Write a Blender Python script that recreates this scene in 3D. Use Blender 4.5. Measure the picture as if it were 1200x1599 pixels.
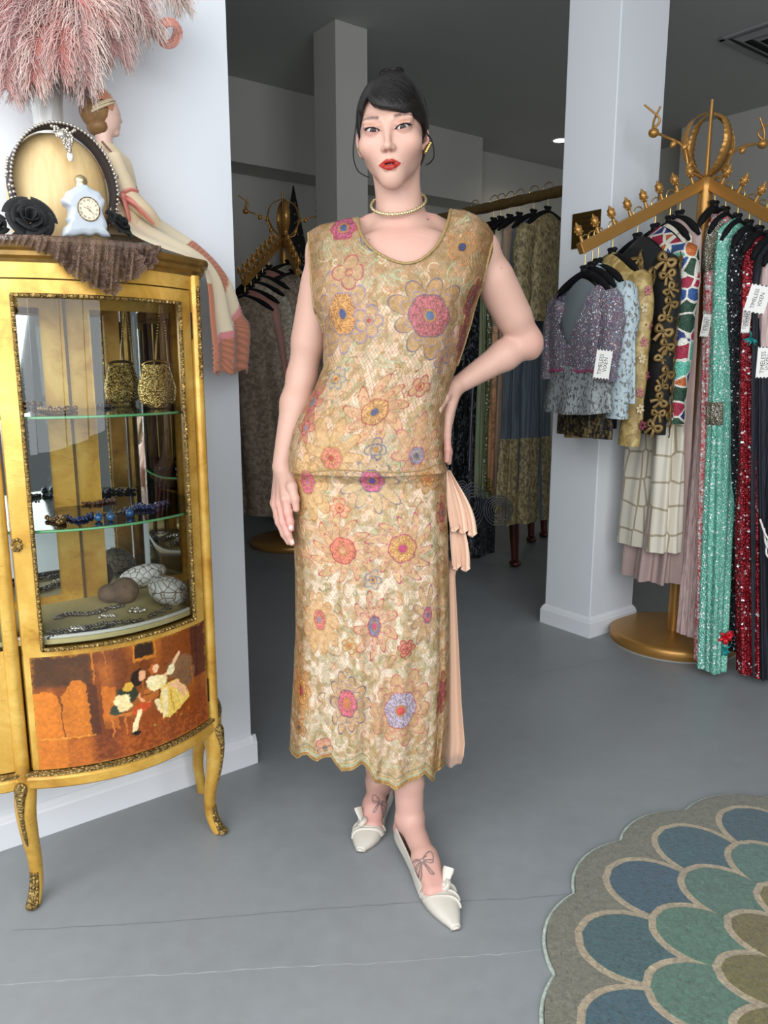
import bpy, math, random
import numpy as np
from mathutils import Matrix, Vector

for _o in list(bpy.data.objects):
    bpy.data.objects.remove(_o, do_unlink=True)
scene = bpy.context.scene
COL = scene.collection
rng = np.random.default_rng(7)
random.seed(7)
PI = math.pi

# ------------------------------------------------------------------ camera
FPX, CXP, CYP = 1200.0, 600.0, 799.5
PITCH = math.radians(10.8)
CAMH = 1.15
_cp, _sp = math.cos(PITCH), math.sin(PITCH)
cam_data = bpy.data.cameras.new('camera')
cam_data.sensor_fit = 'HORIZONTAL'
cam_data.sensor_width = 36.0
cam_data.lens = 36.0 * FPX / 1200.0
cam_data.clip_start = 0.05
cam = bpy.data.objects.new('camera', cam_data)
COL.objects.link(cam)
cam.location = (0, 0, CAMH)
cam.rotation_euler = (math.radians(90) - PITCH, 0, 0)
scene.camera = cam

# ------------------------------------------------------------------ world, daylight, exposure
world = bpy.data.worlds.new('sky')
scene.world = world
world.use_nodes = True
_bg = world.node_tree.nodes['Background']
_bg.inputs[0].default_value = (0.88, 0.94, 1.0, 1)
_bg.inputs[1].default_value = 0.12

def window_light(name, loc, target, sx, sy, power, color):
    d = bpy.data.lights.new(name, 'AREA')
    d.shape = 'RECTANGLE'; d.size = sx; d.size_y = sy
    d.energy = power; d.color = color
    o = bpy.data.objects.new(name, d)
    COL.objects.link(o)
    o.location = loc
    dirv = Vector(target) - Vector(loc)
    o.rotation_euler = dirv.to_track_quat('-Z', 'Y').to_euler()
    return o
# daylight entering through the tall panes of the shop front behind the camera
for _x, _y, _w in ((-1.95, -0.35, 44.0), (-1.0, -1.15, 50.0), (0.1, -1.5, 40.0), (1.3, -1.6, 40.0), (2.6, -1.6, 40.0)):
    window_light('shopfront_daylight', (_x, _y, 1.80), (_x * 0.55 + 0.25, 2.3, 0.35), 1.15, 2.5, _w, (0.93, 0.965, 1.0))

scene.view_settings.view_transform = 'Standard'
scene.view_settings.look = 'None'
scene.view_settings.gamma = 1.0
scene.view_settings.use_curve_mapping = False
scene.view_settings.exposure = 0.0
try:
    scene.cycles.use_denoising = True
    scene.cycles.max_bounces = 8
    scene.cycles.transmission_bounces = 8
    scene.cycles.transparent_max_bounces = 16
    scene.cycles.caustics_refractive = False
    scene.cycles.caustics_reflective = False
except Exception:
    pass

# ------------------------------------------------------------------ measuring helpers (pixel of the 1200x1599 frame -> point)
def ray(x, y):
    a = (x - CXP) / FPX; b = -(y - CYP) / FPX
    return np.array([a, _cp + b * _sp, -_sp + b * _cp])
def PY(x, y, Y):
    r = ray(x, y); p = r * (Y / r[1]); p[2] += CAMH
    return p
def PZ(x, y, z=0.0):
    r = ray(x, y); p = r * ((z - CAMH) / r[2]); p[2] += CAMH
    return p
def proj(p):
    p = np.asarray(p, float) - np.array([0, 0, CAMH])
    d = p[..., 1] * _cp - p[..., 2] * _sp; u = p[..., 1] * _sp + p[..., 2] * _cp
    return CXP + FPX * p[..., 0] / d, CYP - FPX * u / d
ROOM_A = math.radians(37.3)
E1 = np.array([math.cos(ROOM_A), math.sin(ROOM_A), 0.0])
E2 = np.array([-math.sin(ROOM_A), math.cos(ROOM_A), 0.0])
def UN(u, n, z=0.0):
    return E1 * u + E2 * n + np.array([0, 0, z])
def PN(x, y, n):                       # on the plane at room depth n
    r = ray(x, y); t = n / (r @ E2); p = r * t; p[2] += CAMH
    return p
def PU(x, y, u):
    r = ray(x, y); t = u / (r @ E1); p = r * t; p[2] += CAMH
    return p

# ------------------------------------------------------------------ mesh helpers
def unit(v):
    v = np.asarray(v, float); n = np.linalg.norm(v)
    return v / n if n > 1e-12 else v
def sstep(a, b, x):
    t = np.clip((x - a) / (b - a), 0, 1)
    return t * t * (3 - 2 * t)
def lerp(a, b, t):
    return a + (b - a) * t
def spline(pts, n):
    """Catmull-Rom through pts, n samples."""
    P = np.asarray(pts, float)
    Q = np.vstack([2 * P[0] - P[1], P, 2 * P[-1] - P[-2]])
    m = len(P) - 1
    t = np.linspace(0, m, n); i = np.minimum(t.astype(int), m - 1); f = (t - i)[:, None]
    p0, p1, p2, p3 = Q[i], Q[i + 1], Q[i + 2], Q[i + 3]
    return 0.5 * ((2 * p1) + (-p0 + p2) * f + (2 * p0 - 5 * p1 + 4 * p2 - p3) * f ** 2 + (-p0 + 3 * p1 - 3 * p2 + p3) * f ** 3)
def interp(x, xs, ys):
    return np.interp(x, xs, ys)
def srgb(r, g, b):
    def f(c):
        c = c / 255.0
        return c / 12.92 if c <= 0.04045 else ((c + 0.055) / 1.055) ** 2.4
    return (f(r), f(g), f(b))
def A3(*c):
    return np.array(srgb(*c))
def rotz(a):
    c, s = math.cos(a), math.sin(a)
    return np.array([[c, -s, 0], [s, c, 0], [0, 0, 1.0]])
def roty(a):
    c, s = math.cos(a), math.sin(a)
    return np.array([[c, 0, s], [0, 1, 0], [-s, 0, c]])
def rotx(a):
    c, s = math.cos(a), math.sin(a)
    return np.array([[1, 0, 0], [0, c, -s], [0, s, c]])
def frame_from(zdir, up=(0, 0, 1)):
    z = unit(zdir); x = np.cross(up, z)
    if np.linalg.norm(x) < 1e-4: x = np.cross((1, 0, 0), z)
    x = unit(x); y = np.cross(z, x)
    return np.stack([x, y, z], 1)

class MB:
    def __init__(self):
        self.v = []; self.q = []; self.t = []; self.c = []; self.n = 0
    def add(self, v, quads=None, tris=None, col=None):
        v = np.asarray(v, float).reshape(-1, 3)
        if quads is not None and len(quads): self.q.append(np.asarray(quads, int).reshape(-1, 4) + self.n)
        if tris is not None and len(tris): self.t.append(np.asarray(tris, int).reshape(-1, 3) + self.n)
        self.v.append(v)
        if col is None: col = (1, 1, 1)
        col = np.asarray(col, float)
        if col.ndim == 1: col = np.tile(col, (len(v), 1))
        self.c.append(col); self.n += len(v)
        return self
    def grid(self, P, wrap_u=False, wrap_v=False, col=None):
        P = np.asarray(P, float); nv, nu = P.shape[:2]
        iu = np.arange(nu if wrap_u else nu - 1); iv = np.arange(nv if wrap_v else nv - 1)
        a, b = np.meshgrid(iu, iv); a = a.ravel(); b = b.ravel()
        a2 = (a + 1) % nu; b2 = (b + 1) % nv
        q = np.stack([b * nu + a, b * nu + a2, b2 * nu + a2, b2 * nu + a], 1)
        return self.add(P.reshape(-1, 3), q, col=None if col is None else np.asarray(col).reshape(-1, 3) if np.ndim(col) > 1 else col)
    def box(self, c, s, R=None, col=None):
        c = np.asarray(c, float); s = np.asarray(s, float) / 2
        k = np.array([[x, y, z] for x in (-1, 1) for y in (-1, 1) for z in (-1, 1)], float) * s
        if R is not None: k = k @ np.asarray(R).T
        q = [[0, 1, 3, 2], [4, 6, 7, 5], [0, 4, 5, 1], [2, 3, 7, 6], [0, 2, 6, 4], [1, 5, 7, 3]]
        return self.add(k + c, q, col=col)
    def tube(self, pts, r, n=8, cap=True, closed=False, col=None, flat=1.0, up=(0.13, 0.21, 1)):
        P = np.asarray(pts, float); m = len(P)
        r = np.full(m, r, float) if np.ndim(r) == 0 else np.asarray(r, float)
        if closed: T = np.roll(P, -1, 0) - np.roll(P, 1, 0)
        else: T = np.gradient(P, axis=0)
        T /= np.maximum(np.linalg.norm(T, axis=1, keepdims=True), 1e-9)
        X = np.zeros_like(P); x = np.cross(up, T[0])
        if np.linalg.norm(x) < 1e-3: x = np.cross((1, 0, 0), T[0])
        x = unit(x)
        for i in range(m):
            x = x - T[i] * (x @ T[i]); nn = np.linalg.norm(x)
            x = x / nn if nn > 1e-6 else unit(np.cross(T[i], (0.3, 0.5, 0.8)))
            X[i] = x
        Y = np.cross(T, X)
        a = np.linspace(0, 2 * PI, n, endpoint=False)
        V = P[:, None] + (X[:, None] * np.cos(a)[None, :, None] + Y[:, None] * np.sin(a)[None, :, None] * flat) * r[:, None, None]
        base = self.n
        self.grid(V, wrap_u=True, wrap_v=closed, col=None if col is None else (np.repeat(np.asarray(col)[:, None], n, 1) if np.ndim(col) > 1 else col))
        if cap and not closed:
            for row, cen, flip in ((0, P[0], True), (m - 1, P[-1], False)):
                cc = None if col is None else (np.asarray(col)[row] if np.ndim(col) > 1 else col)
                self.add(np.vstack([V[row], cen[None]]), tris=[[n, (i + 1) % n, i] if flip else [n, i, (i + 1) % n] for i in range(n)], col=cc)
        return self
    def lathe(self, prof, n=24, o=(0, 0, 0), R=None, col=None, sx=1.0, sy=1.0, a0=0, a1=2 * PI):
        prof = np.asarray(prof, float); full = abs(a1 - a0 - 2 * PI) < 1e-6
        a = np.linspace(a0, a1, n, endpoint=not full)
        V = np.stack([prof[:, :1] * np.cos(a)[None] * sx, prof[:, :1] * np.sin(a)[None] * sy, np.repeat(prof[:, 1:2], len(a), 1)], 2)
        if R is not None: V = V @ np.asarray(R).T
        return self.grid(V + np.asarray(o, float), wrap_u=full, col=None if col is None else (np.repeat(np.asarray(col)[:, None], len(a), 1) if np.ndim(col) > 1 else col))
    def ellip(self, c, r, R=None, nu=16, nv=10, col=None):
        r = np.full(3, r, float) if np.ndim(r) == 0 else np.asarray(r, float)
        th = np.linspace(0, PI, nv); a = np.linspace(0, 2 * PI, nu, endpoint=False)
        V = np.stack([np.sin(th)[:, None] * np.cos(a), np.sin(th)[:, None] * np.sin(a), np.repeat(np.cos(th)[:, None], nu, 1)], 2) * r
        if R is not None: V = V @ np.asarray(R).T
        return self.grid(V + np.asarray(c, float), wrap_u=True, col=col)
    def prism(self, poly, d, fr=None, o=(0, 0, 0), col=None):
        """poly: (k,2) outline in the frame's x,y; extruded by d along the frame's z, from the centre fan."""
        poly = np.asarray(poly, float); k = len(poly)
        fr = np.eye(3) if fr is None else np.asarray(fr)
        a = np.c_[poly, np.zeros(k)]; b = np.c_[poly, np.full(k, d)]
        cen = poly.mean(0)
        V = np.vstack([a, b, [[cen[0], cen[1], 0]], [[cen[0], cen[1], d]]]) @ fr.T + np.asarray(o, float)
        q = [[i, (i + 1) % k, k + (i + 1) % k, k + i] for i in range(k)]
        t = [[2 * k, (i + 1) % k, i] for i in range(k)] + [[2 * k + 1, k + i, k + (i + 1) % k] for i in range(k)]
        return self.add(V, q, t, col=col)
    def mesh(self, name, smooth=True, flat_angle=None):
        V = np.vstack(self.v); C = np.vstack(self.c)
        Q = np.vstack(self.q) if self.q else np.zeros((0, 4), int)
        T = np.vstack(self.t) if self.t else np.zeros((0, 3), int)
        return raw_mesh(name, V, Q, T, C, smooth)
    def build(self, name, mat, parent=None, smooth=True, bevel=0.0, solid=0.0, sub=0, auto=None):
        me = self.mesh(name, smooth)
        return link(name, me, mat, parent, bevel, solid, sub)

def raw_mesh(name, V, Q, T, C=None, smooth=True):
    me = bpy.data.meshes.new(name)
    V = np.ascontiguousarray(V, np.float32)
    me.vertices.add(len(V)); me.vertices.foreach_set('co', V.ravel())
    nl = len(Q) * 4 + len(T) * 3
    me.loops.add(nl); me.polygons.add(len(Q) + len(T))
    li = np.concatenate([np.asarray(Q, np.int32).ravel(), np.asarray(T, np.int32).ravel()]).astype(np.int32)
    me.loops.foreach_set('vertex_index', li)
    ls = np.concatenate([np.arange(len(Q)) * 4, len(Q) * 4 + np.arange(len(T)) * 3]).astype(np.int32)
    me.polygons.foreach_set('loop_start', ls)
    me.polygons.foreach_set('use_smooth', np.full(len(Q) + len(T), bool(smooth)))
    if C is not None:
        at = me.color_attributes.new('Col', 'FLOAT_COLOR', 'POINT')
        at.data.foreach_set('color', np.c_[C, np.ones(len(C))].astype(np.float32).ravel())
    me.update(calc_edges=True); me.validate(verbose=False)
    return me

def link(name, me, mat=None, parent=None, bevel=0.0, solid=0.0, sub=0):
    o = bpy.data.objects.new(name, me)
    COL.objects.link(o)
    if mat is not None and len(me.materials) == 0: me.materials.append(mat)
    if parent is not None:
        o.parent = parent
        o.matrix_parent_inverse = world_mat(parent).inverted()
    if solid:
        m = o.modifiers.new('solid', 'SOLIDIFY'); m.thickness = solid; m.offset = 0
    if bevel:
        m = o.modifiers.new('bevel', 'BEVEL'); m.width = bevel; m.segments = 2; m.limit_method = 'ANGLE'; m.angle_limit = math.radians(40)
    if sub:
        m = o.modifiers.new('sub', 'SUBSURF'); m.levels = sub; m.render_levels = sub
    return o
def world_mat(o):
    m = o.matrix_basis.copy()
    if o.parent is not None:
        m = world_mat(o.parent) @ o.matrix_parent_inverse @ m
    return m
def tag(o, label, cat, group=None, kind=None):
    o['label'] = label; o['category'] = cat
    if group: o['group'] = group
    if kind: o['kind'] = kind
    return o
def thing(name, loc, label, cat, group=None, rz=0.0):
    o = bpy.data.objects.new(name, None)
    o.empty_display_size = 0.05
    COL.objects.link(o)
    o.location = tuple(float(x) for x in loc); o.rotation_euler = (0, 0, rz)
    return tag(o, label, cat, group)
def struct(o, label=None):
    o['kind'] = 'structure'
    if label: o['label'] = label
    return o
def copy_tree(o, parent=None, M=None):
    """copy a thing with its parts; M: world-space transform applied to the root."""
    c = o.copy(); COL.objects.link(c)
    if parent is not None:
        c.parent = parent
    if M is not None:
        c.matrix_basis = M @ o.matrix_basis
    for ch in [x for x in COL.objects if x.parent == o]:
        copy_tree(ch, c)
    return c

# ------------------------------------------------------------------ materials
class NT:
    def __init__(self, name):
        self.m = bpy.data.materials.new(name); self.m.use_nodes = True
        self.t = self.m.node_tree; self.n = self.t.nodes
        self.b = self.n['Principled BSDF']
    def node(self, typ, **kw):
        x = self.n.new(typ)
        for k, v in kw.items(): setattr(x, k, v)
        return x
    def lk(self, a, b): self.t.links.new(a, b)
    def coord(self, scale=(1, 1, 1), rot=(0, 0, 0), which='Object'):
        tc = self.node('ShaderNodeTexCoord'); mp = self.node('ShaderNodeMapping')
        mp.inputs['Scale'].default_value = scale; mp.inputs['Rotation'].default_value = rot
        self.lk(tc.outputs[which], mp.inputs['Vector'])
        return mp.outputs[0]
    def noise(self, vec, scale, detail=4.0, rough=0.55, dist=0.0):
        x = self.node('ShaderNodeTexNoise')
        x.inputs['Scale'].default_value = scale; x.inputs['Detail'].default_value = detail
        x.inputs['Roughness'].default_value = rough; x.inputs['Distortion'].default_value = dist
        if vec is not None: self.lk(vec, x.inputs['Vector'])
        return x.outputs[0]
    def voro(self, vec, scale, feature='F1', out=0, rnd=1.0):
        x = self.node('ShaderNodeTexVoronoi', feature=feature)
        x.inputs['Scale'].default_value = scale
        if 'Randomness' in x.inputs: x.inputs['Randomness'].default_value = rnd
        if vec is not None: self.lk(vec, x.inputs['Vector'])
        return x.outputs[out]
    def ramp(self, fac, stops, interp='LINEAR'):
        r = self.node('ShaderNodeValToRGB'); r.color_ramp.interpolation = interp
        e = r.color_ramp.elements
        while len(e) < len(stops): e.new(0.5)
        for i, (p, c) in enumerate(stops):
            e[i].position = p; e[i].color = (*c, 1) if len(c) == 3 else c
        self.lk(fac, r.inputs[0])
        return r.outputs[0]
    def mix(self, fac, a, b, mode='MIX'):
        x = self.node('ShaderNodeMix', data_type='RGBA', blend_type=mode)
        for s, v in ((0, fac), (6, a), (7, b)):
            if hasattr(v, 'is_linked') or hasattr(v, 'links'): self.lk(v, x.inputs[s])
            elif s == 0: x.inputs[0].default_value = v
            else: x.inputs[s].default_value = (*v, 1)
        return x.outputs[2]
    def attr(self, name='Col'):
        x = self.node('ShaderNodeAttribute'); x.attribute_name = name
        return x.outputs[0]
    def set(self, base=None, rough=None, metal=None, spec=None, **kw):
        b = self.b.inputs
        def put(k, v):
            if v is None: return
            if hasattr(v, 'links'): self.lk(v, b[k])
            elif k in ('Base Color', 'Emission Color', 'Sheen Tint', 'Specular Tint', 'Coat Tint') and len(v) == 3: b[k].default_value = (*v, 1)
            else: b[k].default_value = v
        put('Base Color', base); put('Roughness', rough); put('Metallic', metal); put('Specular IOR Level', spec)
        for k, v in kw.items(): put(k.replace('_', ' '), v)
        return self
    def bump(self, h, strength=0.3, dist=0.002):
        x = self.node('ShaderNodeBump'); x.inputs['Strength'].default_value = strength; x.inputs['Distance'].default_value = dist
        self.lk(h, x.inputs['Height']); self.lk(x.outputs[0], self.b.inputs['Normal'])
        return self
_mats = {}
def mat(name, base, rough=0.5, metal=0.0, var=0.0, vscale=12.0, bump=0.0, bscale=60.0, stretch=(1, 1, 1), bdist=0.002, **kw):
    if name in _mats: return _mats[name]
    t = NT(name)
    vec = t.coord(stretch)
    b = np.array(base, float)
    if var > 0:
        nz = t.noise(vec, vscale, 5)
        t.set(base=t.ramp(nz, [(0.25, tuple(np.clip(b * (1 - var), 0, 1))), (0.75, tuple(np.clip(b * (1 + var), 0, 1)))]))
    else:
        t.set(base=tuple(b))
    t.set(rough=rough, metal=metal, **kw)
    if bump > 0: t.bump(t.noise(vec, bscale, 6), bump, bdist)
    _mats[name] = t.m
    return t.m
def vmat(name, rough=0.6, metal=0.0, bump=0.0, bscale=300.0, bdist=0.001, **kw):
    """colour from the mesh's own colour attribute"""
    if name in _mats: return _mats[name]
    t = NT(name); t.set(base=t.attr(), rough=rough, metal=metal, **kw)
    if bump > 0: t.bump(t.noise(t.coord(), bscale, 3), bump, bdist)
    _mats[name] = t.m
    return t.m
# ================================================================== the room
def floor_material():
    t = NT('painted_concrete_floor')
    vec = t.coord()
    a = t.noise(vec, 1.7, 6, 0.6); b = t.noise(vec, 22, 5, 0.6)
    c = t.ramp(a, [(0.3, A3(138, 142, 144)), (0.7, A3(150, 154, 156))])
    c = t.mix(0.18, c, t.ramp(b, [(0.35, A3(118, 122, 125)), (0.7, A3(150, 154, 157))]))
    sc = t.noise(t.coord((1.0, 3.5, 1), (0, 0, 0.4)), 34, 3, 0.7)
    c = t.mix(t.ramp(sc, [(0.66, (0, 0, 0)), (0.73, (0.35, 0.35, 0.35))]), c, A3(166, 170, 172))
    t.set(base=c, rough=t.ramp(b, [(0.3, (0.36,) * 3), (0.7, (0.5,) * 3)]), spec=0.42)
    t.bump(b, 0.05, 0.001)
    return t.m
M_floor = floor_material()
M_wall = mat('white_wall_paint', A3(226, 229, 233), 0.62, var=0.02, vscale=2.0)
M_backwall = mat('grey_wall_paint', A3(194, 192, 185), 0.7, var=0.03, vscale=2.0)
M_ceil = mat('dark_grey_ceiling_paint', A3(190, 192, 190), 0.75, var=0.04, vscale=1.0)
M_trim = mat('white_gloss_trim', A3(232, 234, 238), 0.4)

def room_box(mb, u0, u1, n0, n1, z0, z1):
    c = UN((u0 + u1) / 2, (n0 + n1) / 2, (z0 + z1) / 2)
    return mb.box(c, (u1 - u0, n1 - n0, z1 - z0), np.stack([E1, E2, [0, 0, 1]], 1))
def room_slab(name, mat_, *a, bevel=0.0):
    o = room_box(MB(), *a).build(name, mat_, smooth=False, bevel=bevel)
    return struct(o)
CEIL = 3.07
room_slab('floor', M_floor, -3.5, 7.0, -3.6, 6.0, -0.1, 0.0)
room_slab('ceiling', M_ceil, -3.5, 7.0, -2.2, 6.0, CEIL, CEIL + 0.1)
wall_left = room_slab('wall_left', M_wall, -3.2, 0.955, 1.897, 2.02, 0, CEIL)
room_slab('wall_back', M_backwall, -1.0, 6.6, 5.42, 5.52, 0, CEIL)
room_slab('wall_side', M_backwall, -1.1, -1.0, 2.02, 5.5, 0, CEIL)
room_slab('wall_right', M_backwall, 6.5, 6.6, -3.0, 5.42, 0, CEIL)
room_slab('trim_1', M_backwall, -1.0, 4.97, 5.12, 5.42, 2.53, CEIL)['label'] = 'grey bulkhead under the ceiling on the back wall'
room_slab('trim_2', M_backwall, 6.08, 6.5, 3.0, 3.93, 2.05, CEIL)['label'] = 'grey boxed soffit high on the right wall'

def baseboard(name, a, b, nrm, h=0.088, t=0.013, parent=None):
    """profile run from a to b (floor points); nrm points out of the wall"""
    a = np.asarray(a, float); b = np.asarray(b, float); nrm = np.asarray(nrm, float)
    prof = [(0, 0), (t, 0), (t, h * 0.74), (t * 0.8, h * 0.80), (t * 0.72, h * 0.86), (t * 0.35, h * 0.94), (t * 0.3, h), (0, h)]
    P = np.array([[p + nrm * x + np.array([0, 0, z]) for x, z in prof] for p in (a, b)])
    mb = MB(); mb.grid(P, wrap_u=True)
    k = len(prof)
    mb.add(P[0], tris=[[0, i + 1, i] for i in range(1, k - 1)]); mb.add(P[1], tris=[[0, i, i + 1] for i in range(1, k - 1)])
    o = mb.build(name, M_trim, parent, smooth=False)
    return struct(o)
baseboard('baseboard_left', UN(-3.2, 1.897), UN(0.968, 1.897), -E2)
# returns around the end of the partition
baseboard('baseboard_end', UN(0.955, 1.885), UN(0.955, 2.03), E1)
baseboard('baseboard_right', UN(6.5, -3.0), UN(6.5, 5.4), -E1)
baseboard('baseboard_back', UN(-1.0, 5.42), UN(6.5, 5.42), -E2)

# square pillars
def pillar(name, u0, u1, n0, n1, mt, label):
    o = room_slab(name, mt, u0, u1, n0, n1, 0, CEIL, bevel=0.004)
    o['label'] = label
    t = 0.014; h = 0.088
    mb = MB()
    prof = [(t, 0), (t, h * 0.72), (t * 0.75, h * 0.8), (t * 0.7, h * 0.85), (t * 0.25, h * 0.95), (0.0, h)]
    for x, z in prof: pass
    rings = []
    for x, z in prof:
        rings.append([UN(u0 - x, n0 - x, z), UN(u1 + x, n0 - x, z), UN(u1 + x, n1 + x, z), UN(u0 - x, n1 + x, z)])
    mb.grid(np.array(rings), wrap_u=True)
    mb.build('base_trim', M_trim, o, smooth=False)
    return o
pillar_front = pillar('wall_pillar_front', 2.612, 2.915, 1.972, 2.222, M_wall, 'white square pillar beside the gold clothes rack')
pillar('wall_pillar_back', 2.675, 2.90, 3.965, 4.20, M_backwall, 'grey square pillar behind the woman')

# floor joints: thin sunk grooves / pale scratched seam
def seam(px, name, mt, w, z):
    pts = np.array([PZ(x, y) for x, y in px]); pts = spline(pts, 60)
    pts[:, 2] = z; pts[1:-1, :2] += rng.normal(0, 0.0012, (58, 2))
    T = np.gradient(pts, axis=0); N = np.stack([-T[:, 1], T[:, 0], 0 * T[:, 0]], 1); N /= np.linalg.norm(N, axis=1)[:, None]
    ww = w * rng.uniform(0.45, 1.3, (60, 1))
    P = np.stack([pts - N * ww, pts + N * ww], 1)
    o = MB().grid(P).build(name, mt, bpy.data.objects['floor'], smooth=False)
    return o
M_seam_d = mat('floor_joint_dark', A3(118, 122, 126), 0.7)
M_seam_l = mat('floor_joint_pale', A3(176, 180, 182), 0.6, var=0.25, vscale=30)
seam([(20, 1453), (250, 1440), (420, 1426), (520, 1418), (640, 1410), (800, 1404), (912, 1394)], 'floor_joint', M_seam_d, 0.0008, 0.0005)
seam([(0, 1538), (120, 1530), (300, 1520), (430, 1511), (600, 1503), (740, 1493), (865, 1482)], 'floor_joint', M_seam_l, 0.0009, 0.0005)
seam([(392, 1198), (420, 1180), (470, 1150), (560, 1120)], 'floor_joint', M_seam_d, 0.0006, 0.0005)
seam([(720, 1090), (800, 1062), (900, 1040), (960, 1028)], 'floor_joint', M_seam_d, 0.0006, 0.0005)

# recessed ceiling light
_p = PZ(876, 219, CEIL)
dl = thing('downlight', _p + np.array([0, 0, -0.001]), 'round recessed ceiling light glowing white beside the front pillar', 'ceiling light')
MB().lathe([(0.062, -0.004), (0.078, -0.006), (0.084, 0.0)], 32, _p).build('trim_ring', M_trim, dl)
t_ = NT('lamp_glow'); t_.set(base=(1, 1, 1), Emission_Color=(1.0, 0.97, 0.92), Emission_Strength=6.0); M_glow = t_.m
MB().lathe([(0.0001, -0.002), (0.064, -0.002)], 32, _p).build('lens', M_glow, dl)
# air vent on the ceiling
vc = (PZ(1145, 45, CEIL) * 0.5 + PZ(1200, 70, CEIL) * 0.5); vc = UN(4.95, 2.50, CEIL)
vent = thing('air_vent', vc, 'square grey louvred air vent on the ceiling above the right-hand rack', 'air vent')
M_vent = mat('vent_metal', A3(150, 152, 152), 0.5)
M_ventd = mat('vent_dark', A3(52, 54, 54), 0.8)
RM = np.stack([E1, E2, [0, 0, 1]], 1)
mb = MB()
hs = 0.30
for sx, sy, lx, ly in ((0, -1, 2 * hs, 0.03), (0, 1, 2 * hs, 0.03), (-1, 0, 0.03, 2 * hs), (1, 0, 0.03, 2 * hs)):
    mb.box(vc + RM @ np.array([sx * (hs - 0.015), sy * (hs - 0.015), -0.006]), (lx, ly, 0.012), RM)
mb.build('frame', M_vent, vent, smooth=False)
MB().box(vc + np.array([0, 0, -0.001]), (2 * hs - 0.06, 2 * hs - 0.06, 0.002), RM).build('duct', M_ventd, vent, smooth=False)
for k in range(3):
    r = 0.07 + 0.065 * k
    mb = MB()
    P = []
    for q in range(2):
        rr = r + 0.045 * q; z = -0.004 - 0.022 * (1 - q)
        P.append([vc + RM @ np.array([a * rr, b * rr, z]) for a, b in ((-1, -1), (1, -1), (1, 1), (-1, 1))])
    mb.grid(np.array(P), wrap_u=True).build('louvre', M_vent, vent, smooth=False, solid=0.002)

# the downlight's own light
def lamp_glow(p, w):
    d = bpy.data.lights.new('downlight_lamp', 'SPOT'); d.energy = w; d.color = (1.0, 0.90, 0.74); d.spot_size = 2.6; d.spot_blend = 0.6; d.shadow_soft_size = 0.05
    o = bpy.data.objects.new('downlight_lamp', d); COL.objects.link(o); o.location = tuple(p + np.array([0, 0, -0.02]))
lamp_glow(_p, 8.0)
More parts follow.
